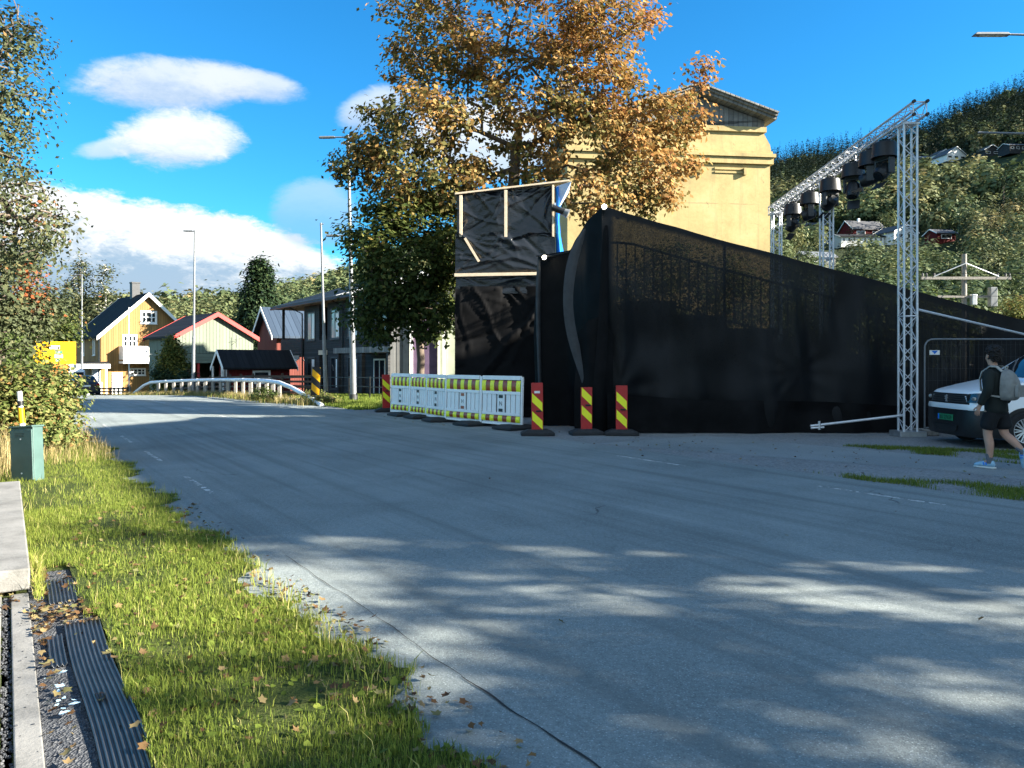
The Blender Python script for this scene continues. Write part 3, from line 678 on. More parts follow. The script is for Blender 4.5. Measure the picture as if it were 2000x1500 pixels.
def gable(name, label, base, yaw, w, L, eave, ridge, wall, roof, trim, ov=0.4, ovf=0.4, th=0.16, group=None, cat='house', rx=0.0, walls=True, z0=0.0, barge=0.22):
    o = thing(name, base, R(yaw), label, cat, group)
    if walls:
        b = MB(); b.prism([(-w/2, z0), (w/2, z0), (w/2, eave), (rx, ridge), (-w/2, eave)], 0, L); b.build('wall', wall, o)
    rf = MB()
    for s in (-1, 1):
        run = w/2-s*rx; sl = (ridge-eave)/run; ex, ez = s*(w/2+ov), eave-sl*ov+0.012; a = (rx, ridge+0.012)
        rf.prism([(ex, ez), a, (rx, a[1]+th*1.2), (ex, ez+th*1.2)] if s < 0 else [a, (ex, ez), (ex, ez+th*1.2), (rx, a[1]+th*1.2)], -ovf, L+ovf)
        for y0_, y1_ in ((-ovf-0.045, -ovf-0.003), (L+ovf+0.003, L+ovf+0.045)):
            bb = MB(); bb.prism([(ex*1.004, ez-barge+th), (rx, a[1]-barge+th), (rx, a[1]+th*1.35), (ex*1.004, ez+th*1.35)], y0_, y1_); bb.build('bargeboard', trim, o)
    rf.build('roof', roof, o)
    return o

# yellow timber house by the bend
yh = gable('yellow_house', 'yellow board clad house with white gable trim, black roof and white balcony', (-36.1, 76, -1.42), 43, 8.4, 8.6, 5.75, 9.75, M['yellowwood'], M['roofblack'], M['white'], 0.45, 0.5, 0.17, barge=0.34)
window(yh, (0.15, 0, 7.55), (0, -1, 0), 1.55, 1.3, M['white'], M['glass'], 0.2, 3, 2)
window(yh, (-1.6, 0, 4.85), (0, -1, 0), 1.35, 1.9, M['white'], M['glass'], 0.18, 3, 3)
window(yh, (-0.9, 0, 2.15), (0, -1, 0), 1.5, 0.75, M['white'], M['glass'], 0.14, 4, 2)
window(yh, (-4.2, 2.2, 4.6), (-1, 0, 0), 0.75, 1.7, M['white'], M['curtain'], 0.12)
window(yh, (-4.2, 6.0, 4.6), (-1, 0, 0), 0.75, 1.7, M['white'], M['curtain'], 0.12)
b = MB(); b.box((0.9, -0.72, 3.08), (7.0, 1.4, 0.22))
for x in np.arange(-2.55, 4.4, 0.125): b.box((x, -1.41, 3.95), (0.105, 0.025, 1.2))
for y in np.arange(-1.35, -0.05, 0.125): b.box((-2.58, y, 3.95), (0.025, 0.105, 1.2)); b.box((4.38, y, 3.95), (0.025, 0.105, 1.2))
b.box((0.9, -1.41, 4.6), (7.1, 0.09, 0.09)); b.box((-2.58, -0.7, 4.6), (0.09, 1.3, 0.09)); b.box((0.9, -1.44, 3.3), (7.0, 0.03, 0.3))
b.build('balcony', M['white'], yh)
b = MB(); b.box((-0.05, 3.6, 10.2), (0.75, 0.75, 2.0)); b.box((-0.05, 3.6, 11.22), (0.85, 0.85, 0.12)); b.build('chimney', M['darkgrey'], yh)
b = MB(); b.box((-4.32, 0.12, 2.9), (0.1, 0.1, 5.6)); b.cyl((-4.35, -0.06, 0.1), (-4.35, -0.06, 5.3), 0.05); b.build('drainpipe', M['black'], yh)
b = MB(); b.prism([(-7.6, 2.55), (-3.9, 2.55), (-3.9, 3.15), (-5.7, 3.05), (-7.6, 2.75)], -1.6, 5.0); b.build('porch_roof', M['roofblack'], yh)
b = MB(); b.box((-5.75, -1.64, 2.72), (3.9, 0.06, 0.4)); b.box((-7.5, -1.5, 1.25), (0.14, 0.14, 2.5)); b.box((-4.1, -1.5, 1.25), (0.14, 0.14, 2.5)); b.box((-4.8, -0.3, 0.6), (1.3, 0.06, 1.2)); b.build('porch', M['white'], yh)
window(yh, (-4.6, -0.02, 1.55), (0, -1, 0), 0.75, 1.9, M['white'], M['bluepale'], 0.06, 1, 2, sill=False)
b = MB(); b.box((-2.75, -0.04, 1.05), (0.95, 0.06, 2.1)); d_ = b.build('door', M['white'], yh); b = MB(); b.cyl((-2.4, -0.1, 1.05), (-2.3, -0.1, 1.05), 0.02); b.build('handle', M['black'], d_)
# grey-green shed with red bargeboards
gs = gable('garden_shed', 'grey green boarded shed with red bargeboards and an open carport below', (-23.1, 60, -1.2), 43, 6.0, 6.2, 4.85, 6.55, M['greenwood'], M['roofbrown'], M['red'], 0.35, 0.35, 0.15, cat='shed', z0=3.52, barge=0.3)
b = MB(); b.box((0, 0.1, 3.14), (6.0, 0.2, 0.7)); b.build('plank_band', M['greenplank'], gs)
b = MB(); b.box((0, 6.1, 1.75), (6.0, 0.16, 3.5)); b.box((-2.93, 3.1, 1.75), (0.14, 5.9, 3.5)); b.box((2.93, 3.1, 1.75), (0.14, 5.9, 3.5)); b.box((2.3, 0.12, 1.38), (1.1, 0.14, 2.76)); b.build('lower_wall', M['greenwood'], gs)
b = MB(); b.box((-1.35, 0.12, 1.38), (0.16, 0.16, 2.76)); b.build('post', M['red'], gs)
b = MB(); b.cyl((1.45, -0.36, 4.0), (1.45, -0.36, 5.0), 0.02); b.cyl((1.2, -0.36, 4.6), (1.9, -0.36, 4.75), 0.015); b.cyl((1.45, -0.36, 4.4), (1.45, 0, 4.4), 0.015); b.build('antenna', M['darkgrey'], gs)
# small red cabin with a tiled roof
rc = gable('red_cabin', 'small dark red cabin with black tiled roof and white framed window', (-18.75, 50, -0.62), -55, 2.5, 3.9, 2.0, 2.95, M['redwood'], M['roofblack'], M['white'], 0.3, 0.45, 0.1, cat='cabin')
window(rc, (1.25, 2.05, 1.3), (1, 0, 0), 1.15, 0.85, M['white'], M['glass'], 0.13, 1, 1)
window(rc, (0.35, 0, 1.05), (0, -1, 0), 0.75, 1.7, M['white'], M['glass'], 0.1, 1, 2, sill=False)
for x in (-1.15, 1.15): b = MB(); b.box((x, -0.42, 1.0), (0.1, 0.1, 2.0)); b.build('porch_post', M['white'], rc)
b = MB(); b.tube([(1.5, -0.4, 1.85), (1.5, 4.3, 1.85)], 0.05, 6); b.tube([(1.5, -0.1, 1.85), (1.32, -0.1, 1.6), (1.32, -0.1, 0.1)], 0.035, 6); b.build('gutter', M['black'], rc)
# dark red house behind with a blue-grey sheet roof
rh = gable('red_brown_house', 'red brown house with blue grey sheet roof beside the charcoal apartment block', (-21.4, 67, -1.3), -60, 7.5, 9.0, 5.3, 7.6, M['redbrown'], M['roofblue'], M['white'], 0.6, 0.5, 0.14, barge=0.3)
for y in (1.2, 2.7): window(rh, (3.75, y, 3.9), (1, 0, 0), 0.85, 1.5, M['white'], M['curtain'], 0.1)

# charcoal two-storey apartment block along the road: x runs from the far end to the near end
ab = thing('apartment_block', (-17.9, 57, -0.62), R(-54), 'charcoal two storey timber apartment block with pale sheet roof behind the lamp posts', 'building')
b = MB(); xa, xb, EV = 4.6, 22.5, 6.15
def wallrect(x0, x1, z0, z1, y=0.0, th=0.2): b.box(((x0+x1)/2, y+0.8+th/2, (z0+z1)/2), (x1-x0, th, z1-z0))
for (x0, x1) in ((4.6, 7.35), (8.75, 15.0), (15.0, 22.5)): wallrect(x0, x1, 0, EV)
wallrect(7.35, 8.75, 2.75, 3.75); wallrect(7.35, 8.75, 0, EV, 1.5)
b.box((4.7, 5.2, EV/2), (0.2, 8.4, EV)); b.box((22.4, 5.2, EV/2), (0.2, 8.4, EV)); b.box((13.5, 9.3, EV/2), (17.8, 0.2, EV)); b.box((8.05, 1.7, 3.1), (1.4, 1.4, 0.2))
b.build('wall', M['darkwood'], ab)
b = MB(); e0, e1, z0 = 0.0, 23.2, EV+0.01
b.poly([(e0, 0, z0), (e1, 0, z0), (e1, 5.1, z0+1.75), (4.2, 5.1, z0+1.75)]); b.poly([(e1, 10.2, z0), (e0, 10.2, z0), (4.2, 5.1, z0+1.75), (e1, 5.1, z0+1.75)]); b.poly([(e0, 10.2, z0), (e0, 0, z0), (4.2, 5.1, z0+1.75)])
ro = b.build('roof', M['roofgrey'], ab); so_ = ro.modifiers.new('thick', 'SOLIDIFY'); so_.thickness = 0.18; so_.offset = 1
b = MB()
for x in np.arange(1.5, 23, 0.95):
    k = 1.0 if x > 4.2 else x/4.2; b.bar((x, 0.02, z0+0.2), (x, 5.05*k, z0+0.2+1.73*k), 0.05, 0.05)
b.build('roof_seam', M['lamp_grey'], ro)
b = MB(); b.tube([(0.1, -0.05, z0), (23.1, -0.05, z0)], 0.07, 6); b.tube([(3.9, -0.05, z0-0.05), (4.5, 0.7, z0-0.5), (4.5, 0.72, 0.2)], 0.05, 6); b.tube([(11.35, 0.0, z0-0.05), (11.35, 0.72, z0-0.4), (11.35, 0.72, 0.2)], 0.05, 6); b.tube([(14.5, 0.0, z0-0.05), (14.5, 0.72, z0-0.4), (14.5, 0.72, 0.2)], 0.05, 6); b.build('gutter', M['black'], ab)
for xc in (5.95, 10.05, 12.75, 17.2, 20.2):
    for zc, hh in ((4.72, 1.95), (1.55, 2.1)):
        if zc < 3 and xc > 15: continue
        f = window(ab, (xc, 0.8, zc), (0, -1, 0), 1.45, hh, M['darkgrey'], M['curtain'] if (zc > 3) else M['glass'], 0.09, 2, 1)
        b = MB(); b.box((xc+0.36, 0.776, zc), (0.46, 0.012, hh-0.3)); b.build('blind', M['white'], f)
f = window(ab, (16.4, 0.8, 1.25), (0, -1, 0), 1.5, 2.4, M['white'], M['glass'], 0.1, 2, 1, name='door', sill=False)
f = window(ab, (19.2, 0.8, 1.3), (0, -1, 0), 1.2, 2.0, M['lamp_grey'], M['curtain'], 0.1, 2, 1)
b = MB(); b.box((18.3, -0.35, 2.9), (7.0, 2.0, 0.3)); b.build('porch_canopy', M['greywood'], ab)
for x in (15.3, 18.4, 21.5): b = MB(); b.box((x, -1.2, 1.37), (0.2, 0.2, 2.75)); b.build('porch_post', M['darkwood'], ab)
b = MB(); b.box((8.05, 0.77, 2.9), (1.42, 0.05, 0.3)); b.build('ledge', M['tan'], ab); b = MB(); b.box((2.4, 0.6, 2.6), (3.6, 0.06, 0.28)); b.build('ledge', M['postwood'], ab)
b = MB(); b.box((2.4, 2.3, 2.75), (4.2, 3.2, 0.2)); b.box((2.4, 0.68, 3.4), (4.2, 0.06, 1.1)); b.box((0.35, 2.3, 3.4), (0.06, 3.2, 1.1)); b.box((0.45, 0.8, 1.3), (0.22, 0.22, 2.7)); b.box((0.45, 0.8, 5.0), (0.16, 0.16, 2.3)); b.build('balcony', M['darkwood'], ab)
b = MB(); b.sphere((19.75, 0.2, 2.35), 0.085, 8, 6); b.build('porch_lamp', M['bulb'], ab)
# low pavilion with purple and pale green walls behind the small tree
pv = thing('pavilion', (-5.6, 35, -0.05), R(6), 'low pavilion with purple and pale green walls behind the young green maple', 'building')
b = MB(); b.box((1.62, 0.1, 2.3), (1.15, 0.2, 4.6)); b.build('purple_wall', M['purple'], pv)
b = MB(); b.box((3.9, 0.1, 2.3), (2.6, 0.2, 4.6)); b.build('pale_wall', M['palegreen'], pv); b = MB(); b.box((2.55, 4.0, 2.3), (5.3, 0.2, 4.6)); b.build('rear_wall', M['palegreen'], pv)
b = MB(); b.box((0.48, 0.12, 2.3), (0.85, 0.2, 4.6)); b.build('slat_wall', M['greywood'], pv)
for x, w_ in ((0.96, .06), (1.05, .06), (2.26, .1), (2.5, .14)): b = MB(); b.box((x, 0.05, 2.3), (w_, 0.34, 4.6)); b.build('pilaster', M['white'], pv)
b = MB(); b.box((2.6, 2.0, 4.72), (5.8, 4.8, 0.22)); b.build('roof', M['darkgrey'], pv)

# tall yellow rendered building with a weathered timber pediment
D = 45.0; X0, X1 = 3.25, 15.72; tb = thing('yellow_hall', (X0, D, -0.35), R(7), 'tall pale yellow rendered hall with weathered grey timber pediment behind the maple', 'building')
W_ = X1-X0; b = MB(); b.box((W_/2, 3.2, 6.95), (W_, 6.4, 13.9)); b.build('wall', M['plaster'], tb)
b = MB(); zc = 13.93
for dz, h_, pr in ((0, 0.38, 0.16), (0.40, 0.2, 0.27), (0.62, 0.16, 0.12)): b.box((W_/2, 3.2, zc+dz+h_/2), (W_+2*pr, 6.4+2*pr, h_))
b.build('cornice', M['plaster'], tb)
b = MB(); i0 = 14.73; b.loft([[(-0.05, -0.05, i0), (W_+0.05, -0.05, i0), (W_+0.05, 6.4, i0), (-0.05, 6.4, i0)], [(-0.02, -0.02, i0+0.4), (W_, -0.02, i0+0.4), (W_, 6.4, i0+0.4), (-0.02, 6.4, i0+0.4)], [(0.2, 0.0, 15.85), (W_-0.42, 0, 15.85), (W_-0.42, 6.4, 15.85), (0.2, 6.4, 15.85)]])
b.box((W_/2-0.1, 3.1, 16.0), (W_-0.36, 6.5, 0.3)); b.build('frieze', M['plaster'], tb)
b = MB()
for k in range(4):
    xx = 1.6+k*2.75
    b.box((xx, -0.03, 13.62), (1.75, 0.06, 0.13)); b.box((xx, -0.03, 13.4), (1.75, 0.06, 0.1)); b.box((xx+0.98, -0.1, 13.45), (0.16, 0.2, 0.42))
b.build('moulding', M['plaster'], tb)
b = MB(); ax, az = 7.75, 18.05; b.prism([(-0.1, 15.1), (0.2, 16.151), (W_-0.35, 16.151), (W_-0.3, 16.6), (ax, az-0.1)], 0.1, 6.4); b.build('pediment', M['greywood'], tb)
b = MB()
for off, th, yf in ((0, 0.16, -0.55), (0.17, 0.13, -0.7), (0.31, 0.09, -0.85)):
    b.prism([(W_+0.15, 16.5+off), (ax, az+off), (ax, az+off+th), (W_+0.2, 16.5+off+th)], yf, 6.9)
    b.prism([(-0.35, 15.35+off), (-0.35, 15.35+off+th), (ax-0.003, az+off+th), (ax-0.003, az+off)], yf, 6.9)
b.build('roof', M['greywood'], tb)

# ------------------------------------------------------------------ houses up on the hillsides
def hill_spot(px, py):
    u = (px-1000)/1500.0; Y = np.arange(95, 760, 2.0); z = hill_z(u*Y, Y); yp = 710-1500*(z-CAM_H)/Y
    k = int(np.argmax(yp <= py)) if np.any(yp <= py) else len(Y)-40
    return np.array((u*Y[k], Y[k], z[k]))
CLEAR = []
def hill_house(px, py, wpx, label, yaw, wall, roof, hf=0.55, storeys=1, depth=0.7, trim=None, nwin=3, name='hillside_house', side=True):
    q = hill_spot(px, py); Y = q[1]; w = wpx*Y/1500.0
    ev = 2.7*storeys; tm = trim or M['white']
    if side:      # long wall towards the camera
        L = w*0.97; wd_ = min(9.0, max(5.0, w*depth)); o = gable(name, label, (q[0]-L/2*math.cos(R(yaw)), Y-L/2*math.sin(R(yaw)), q[2]-0.8), yaw-90, wd_, L, ev+0.8, ev+0.8+wd_*hf*0.5, wall, roof, tm, 0.5, 0.5, 0.2, group='houses on the hillside')
        for k in range(nwin): window(o, (wd_/2, L*(k+0.5)/nwin, ev*0.62+0.8), (1, 0, 0), L/nwin*0.55, 1.25, M['white'], M['glass'], 0.14)
    else:
        o = gable(name, label, (q[0], Y, q[2]-0.8), yaw, w, w*0.9, ev+0.8, ev+0.8+w*hf*0.5, wall, roof, tm, 0.6, 0.7, 0.25, group='houses on the hillside', barge=0.35)
        for k in range(nwin): window(o, (w*((k+0.5)/nwin-0.5), 0, ev*0.62+0.8), (0, -1, 0), w/nwin*0.6, 1.3, M['white'], M['glass'], 0.14)
    CLEAR.append((q[0]/Y, Y, w)); return o
hh = hill_house(1683, 472, 68, 'red and black hillside house with grey roof and white chimney', 8, M['redwood'], M['hillroof'], 0.75, 1.3, nwin=2)
b = MB(); b.box((0, 4.5, 7.6), (0.7, 0.7, 1.6)); b.build('chimney', M['white'], hh)
hill_house(1562, 458, 84, 'long brown terraced hillside house between the two far truss towers', 0, M['tan'], M['hillroof'], 0.35, 1.0, nwin=5)
hill_house(1672, 482, 84, 'long low white hillside row with dark roof and many windows', 0, M['white'], M['roofblack'], 0.3, 0.9, nwin=8)
hill_house(1716, 466, 46, 'white hillside house with dark flat roof left of the near truss tower', -4, M['white'], M['hillroof'], 0.3, 1.0, nwin=3)
hill_house(1768, 474, 56, 'white gabled hillside house seen through the near truss tower', 20, M['white'], M['hillroof'], 0.5, 1.2, side=False, nwin=2)
hill_house(1836, 476, 42, 'small red hillside house with grey roof right of the near truss tower', 10, M['redwood'], M['hillroof'], 0.5, 0.9, nwin=1)
hill_house(1868, 314, 44, 'white house with steep gable and tall windows high on the hillside', 12, M['white'], M['hillroof'], 0.7, 1.3, side=False, nwin=3)
hill_house(1846, 310, 26, 'small white gabled house left of the tall windowed one high on the hillside', 12, M['white'], M['hillroof'], 0.6, 1.2, side=False, nwin=1)
hill_house(1938, 306, 34, 'dark hillside house with white trimmed gable high at the right', 8, M['darkwood'], M['hillroof'], 0.6, 1.3, side=False, nwin=2)
hill_house(1982, 302, 46, 'wide dark hillside house with balcony at the far right of the ridge', 4, M['darkwood'], M['hillroof'], 0.4, 1.4, nwin=4)
hill_house(1798, 318, 30, 'low pale roofed house beside the near truss tower high on the hillside', 0, M['white'], M['lamp_grey'], 0.5, 0.8, nwin=2)
hill_house(1592, 520, 62, 'hillside house with plain grey roof just above the black scrim', 10, M['greywood'], M['lamp_grey'], 0.5, 0.8, nwin=2)
hill_house(318, 612, 22, 'white house on the far left ridge above the yellow house roof', 10, M['white'], M['hillroof'], 0.5, 1.0, nwin=2)
hill_house(346, 610, 20, 'white house with pale roof in the middle of the far left ridge', 0, M['white'], M['lamp_grey'], 0.5, 1.0, nwin=2)
hill_house(388, 608, 24, 'white house with long pale roof right on the far left ridge', 5, M['white'], M['lamp_grey'], 0.5, 1.0, nwin=3)
hill_house(252, 612, 20, 'white house on the far left ridge just left of the chimney', 5, M['white'], M['hillroof'], 0.5, 1.0, nwin=2)
bh = gable('dark_house', 'dark blue house with pale edged gable behind the utility pole', (37.2, 62, -1.4), 8, 5.6, 8, 3.7, 5.5, M['roofblue'], M['darkgrey'], M['white'], 0.3, 0.3, 0.1, barge=0.05)
window(bh, (0, 0, 2.3), (0, -1, 0), 1.4, 1.2, M['white'], M['glass'], 0.1, 2)
b = MB(); b.box((1.3, 0.4, 4.9), (0.9, 0.6, 2.4)); b.box((1.3, 0.4, 6.15), (1.05, 0.75, 0.12)); b.build('chimney', M['white'], bh)

# ------------------------------------------------------------------ trees and bushes
def E(px, py, d, rx, ry, rd, w):
    return (at(px, py, d), (rx*d/1500, rd, ry*d/1500), w)
D = 27
mb_ = [E(1010, 50, D, 240, 120, 3.5, 5), E(850, 80, 26.5, 120, 90, 2.5, 2), E(1190, 60, D, 110, 100, 2.5, 2.2), E(815, 238, 26, 100, 60, 2.2, 1.6), E(718, 292, 25.5, 38, 22, 0.9, .35), E(700, 335, 25.5, 55, 26, 0.9, .45),
       E(840, 335, 26, 120, 55, 2.2, 1.4), E(1110, 290, D, 150, 80, 2.8, 1.5), E(1270, 235, D, 110, 60, 2.2, 1.7), E(1255, 325, 26.5, 105, 50, 2, 1.3), E(1372, 140, D, 28, 35, 0.6, .22), E(1150, 395, 26, 120, 45, 1.5, .8), E(1280, 385, 26, 50, 30, 1, .3), E(1000, 170, D, 220, 60, 2.5, 1.3), E(960, 360, 26.5, 110, 40, 2, .7), E(990, -120, D, 170, 90, 3, 2), E(770, 390, 26, 85, 45, 1.6, .9), E(900, 395, 26.5, 80, 40, 1.8, .8), E(930, 230, D, 90, 70, 2, .8), E(1100, 225, 26.5, 70, 55, 1.8, .9), E(1190, 200, D, 90, 50, 2, .7)]
tree('autumn_maple', (0, D, 0), [(0, D, 0), (0.02, D, 1.5), (0, D, 3), (-0.1, D, 4.5), (-0.1, D, 6), (0.0, D, 7.2), (0.1, D, 8.4), (0.25, D, 9.8)], mb_, 860, 48, 0.27, 0.18, 11, 'large maple with orange and brown autumn crown behind the wrapped tower', 'tree', M['maple'], M['bark'],
     lambda c: 0.44+0.03*c[:, 0]+0.03*(c[:, 2]-9)+0.16*np.sin(c[:, 0]*1.9+c[:, 2]*1.3), 0.21, 0.014, shell=0.25, tj=0.2)
gb_ = [E(795, 510, 25.5, 105, 100, 1.9, 4), E(745, 600, 25.5, 70, 65, 1.5, 1.7), E(840, 600, 25.5, 60, 65, 1.4, 1.6), E(720, 470, 25.5, 45, 45, 1, .5), E(860, 470, 25.5, 40, 80, 1, .9), E(790, 420, 25.5, 80, 40, 1.2, .9)]
tree('young_maple', (-3.05, 25.5, 0), [(-3.05, 25.5, 0), (-3.05, 25.5, 0.9), (-3.02, 25.5, 1.7), (-3.1, 25.5, 2.6), (-3.2, 25.5, 3.6), (-3.3, 25.5, 4.6)], gb_, 260, 62, 0.28, 0.17, 12, 'young green maple with dark crown between apartment block and wrapped tower', 'tree', M['greenleaf'], M['bark'], lambda c: 0.32+0.07*(c[:, 2]-4), 0.13, 0.012, tj=0.2)
D = 10
bb_ = [E(0, 40, D, 65, 50, .8, 1.1), E(25, 140, D, 40, 45, .6, .7), E(15, 235, D, 40, 35, .6, .5), E(0, 330, D, 55, 50, .8, .9), E(45, 385, D, 50, 45, .6, .8), E(92, 425, 9.9, 32, 40, .4, .5), E(-80, 200, D, 80, 260, 1, 3), E(0, 460, D, 70, 50, .8, 1), E(60, 70, D, 18, 20, .3, .15), E(55, 180, D, 20, 20, .3, .15)]
tree('birch', (-8.2, D+0.2, 0), [(-8.2, D+0.2, 0), (-8.2, D+0.2, 1.5), (-8.15, D+0.1, 3), (-8.1, D, 4.5), (-8.05, D, 6)], bb_, 290, 32, 0.12, 0.06, 13, 'birch with drooping leafy twigs at the left edge of the picture', 'tree', M['birchleaf'], M['bark'], lambda c: 0.5-0.05*np.abs(c[:, 2]-3), 0.10, 0.003, droop=0.22, seg=0.3, aspect=0.6, tj=0.2)
D = 13
lb_ = [E(10, 560, D, 75, 80, 1.1, 2), E(58, 590, D, 38, 42, .8, .8), E(15, 640, D, 70, 60, 1.1, 1.5), E(-80, 600, D, 80, 160, 1.2, 2), E(30, 490, D, 50, 40, .8, .6)]
red_c = np.array(at(62, 552, D))
tree('rowan', (-9.0, D+0.3, 0), [(-9.0, D+0.3, 0), (-9.0, D+0.3, 0.8), (-9.0, D+0.3, 1.5), (-9, D+.2, 2.2)], lb_, 220, 55, 0.17, 0.075, 14, 'rowan with olive leaves and a patch of red below the birch twigs', 'tree', M['birchleaf'], M['bark'],
     lambda c: np.where(np.linalg.norm(c-red_c, axis=1) < 0.36, 1.1, 0.42), 0.09, 0.006, seg=0.35)
def bush(label, blobs, ncl, per, spread, size, seed, mat, base, tf, group=None, name='bush', **k):
    return tree(name, base, [base, (base[0], base[1], base[2]+0.25), (base[0], base[1], base[2]+0.5)], blobs, ncl, per, spread, size, seed, label, 'bush', mat, M['bark'], tf, 0.035, 0.005, group, seg=0.35, up=0.15, **k)
D = 14.3
bush('golden olive leafy bush overhanging the road edge behind the green cabinet', [E(70, 808, D, 66, 72, 1.1, 3), E(104, 775, D, 34, 58, .8, 1.5), E(10, 795, D, 80, 85, 1.1, 2.5), E(18, 750, D, 55, 32, 1.0, 1.2), E(116, 855, 14, 26, 22, .5, .5)], 330, 46, 0.15, 0.085, 15, M['bushleaf'], (-8.7, D+.2, 0), lambda c: 0.55+0.0*c[:, 0], tj=0.22)
bush('dense green bush under the rowan behind the golden one', [E(-20, 695, 16, 62, 50, 1.2, 2), E(-60, 740, 16, 90, 100, 1.2, 2), E(40, 722, 16, 26, 18, .8, .4)], 180, 50, 0.18, 0.085, 16, M['bushleaf'], (-11, 16, 0), lambda c: 0.25+0.0*c[:, 0])
bush('dark green round bush beside the yellow road sign', [E(105, 640, 52, 42, 32, 1.3, 2), E(75, 660, 52, 50, 45, 1.3, 2), E(50, 690, 52, 60, 60, 1.5, 2)], 90, 55, 0.45, 0.26, 17, M['greenleaf'], (-32, 52, -0.7), lambda c: 0.45+0*c[:, 0])
# two birches behind the yellow house
for px, top, w, seed, lab in ((158, 492, 32, 21, 'tall loose birch left behind the yellow house roof'), (206, 512, 22, 22, 'shorter slim birch right behind the yellow house roof')):
    d = 96; q = at(px, 600, d); bl = [E(px, top+28, d, w*.35, 30, 1, .7), E(px-4, top+75, d, w*.8, 38, 2, 1.8), E(px+3, top+125, d, w*1.1, 42, 2.4, 2.4), E(px, top+165, d, w*1.2, 34, 2.6, 2)]
    tree('birch', (q.x, d, -1.42), [(q.x, d, z) for z in (-1.4, 1, 3.5, 6, 8.5, 11)], bl, 130, 42, 0.6, 0.34, seed, lab, 'tree', M['birchleaf'], M['birchbark'], lambda c: 0.45+0*c[:, 0], 0.2, 0.03, seg=1.2, droop=0.6, tj=0.18)
def conifer(base, h, r, seed, label, mat, n=240, per=34, size=0.3, name='conifer', group=None, pw=0.8, belly=0.18):
    rng = np.random.default_rng(seed); o = thing(name, base, 0, label, 'tree', group)
    b = MB(); b.cyl((0, 0, 0), (0, 0, h*0.95), 0.02*h, 0.01, 7); b.build('trunk', M['bark'], o)
    f = rng.uniform(0.02, 1, n)**0.85; f = 1-f; a = rng.uniform(0, 2*np.pi, n)
    prof = np.where(f < belly, 0.65+0.35*f/belly, ((1-f)/(1-belly))**pw); rr = r*prof*rng.uniform(0.6, 1.08, n)
    cl = np.stack([rr*np.cos(a), rr*np.sin(a), 0.06*h+f*h*0.92], -1)
    leafy(o, cl, per, size*1.05, size, rng, mat, lambda c: 0.35+0.25*rng.random(len(c)), 'crown', 0.75, 0.1, 0.42, 0.5, 0.22)
    return o
conifer((-24.6, 75, -1.42), 13.9, 3.0, 31, 'tall dense dark green conifer behind the grey green shed', M['needle'], 420, 42, 0.42, pw=0.85, belly=0.2)
conifer((-23.9, 54, -0.95), 4.75, 1.35, 32, 'short golden green conifer in front of the shed and the lamp post', M['goldneedle'], 230, 40, 0.2, pw=0.75)
bush('dark low shrub at the foot of the golden conifer', [E(320, 735, 53, 20, 18, .8, 1), E(365, 738, 53, 14, 14, .7, 1)], 40, 50, 0.25, 0.16, 33, M['needle'], (-24, 53, -0.9), lambda c: 0.4+0*c[:, 0])

# quick trees for the distance
def far_tree_arrays(pos, h, kind, tint, nq, rng):
    n = len(pos)
    if kind == 'c':
        f = rng.uniform(0, 1, (n, nq))**1.35; a = rng.uniform(0, 2*np.pi, (n, nq)); r = 0.17*(1-f)**0.85*rng.uniform(0.25, 1.1, (n, nq))
        C = np.stack([r*np.cos(a), r*np.sin(a), 0.06+0.95*f], -1); s = 0.10*math.sqrt(90/max(90, nq))*(1-0.55*f); dr = 0.9
    else:
        k = 9; lc = rng.normal(size=(n, k, 3)); lc /= np.linalg.norm(lc, axis=2)[..., None]; lc *= np.array((0.22, 0.22, 0.27))*rng.uniform(0.5, 1.05, (n, k, 1)); w_ = rng.integers(0, k, (n, nq))
        C = np.take_along_axis(lc, w_[..., None].repeat(3, 2), 1)+rng.normal(size=(n, nq, 3))*0.085; C[..., 2] += 0.56; s = np.full((n, nq), 0.115*math.sqrt(150/nq) if nq > 60 else 0.15); dr = 0.0
    ctr = np.array((0, 0, 0.5)) if kind == 'd' else np.array((0, 0, 0.3)); od = C-ctr; od[..., 2] *= 0.8 if kind == 'd' else 0.3; od = od/(np.linalg.norm(od, axis=2)[..., None]+1e-6)*1.25; od[..., 2] += 0.25
    if kind == 'd':
        ld = C-(np.take_along_axis(lc, w_[..., None].repeat(3, 2), 1)+np.array((0, 0, 0.56))); od += 0.9*ld/(np.linalg.norm(ld, axis=2)[..., None]+1e-6)
    C = C*h[:, None, None]+pos[:, None, :]; sz = (s*h[:, None]*rng.uniform(0.6, 1.3, (n, nq)))
    V, F = leaf_quads(C.reshape(-1, 3), sz.ravel(), rng, 0.25, 0.6 if kind == 'd' else 0.45, dr, od.reshape(-1, 3))
    t_ = np.clip(tint[:, None]+rng.normal(size=(n, nq))*0.045, 0, 1).ravel(); return V, F, t_
rng = np.random.default_rng(77)
def forest(name, kind, sel, mat, label):
    Vs, Fs, Ts = [], [], []; off = 0
    for lo, hi, nq in ((0, 170, 420), (170, 230, 280), (230, 430, 110), (430, 2000, 64)):
        m = sel[(sel[:, 1] >= lo) & (sel[:, 1] < hi)]
        if not len(m): continue
        V, F, T = far_tree_arrays(m[:, :3], m[:, 3], kind, m[:, 4], nq, rng); Vs.append(V); Fs.append(F+off); Ts.append(T); off += len(V)
    if Vs: tag(raw_mesh(name, np.concatenate(Vs), np.concatenate(Fs), mat, tint=np.concatenate(Ts)), label, 'forest', kind='stuff')
N = 11000; Y = 100+(760-100)*rng.random(N)**0.85; u = np.where(rng.random(N) < 0.62, rng.uniform(0.27, 0.88, N), rng.uniform(-1.35, -0.02, N))
X = u*Y; Z = hill_z(X, Y); keep = np.ones(N, bool)
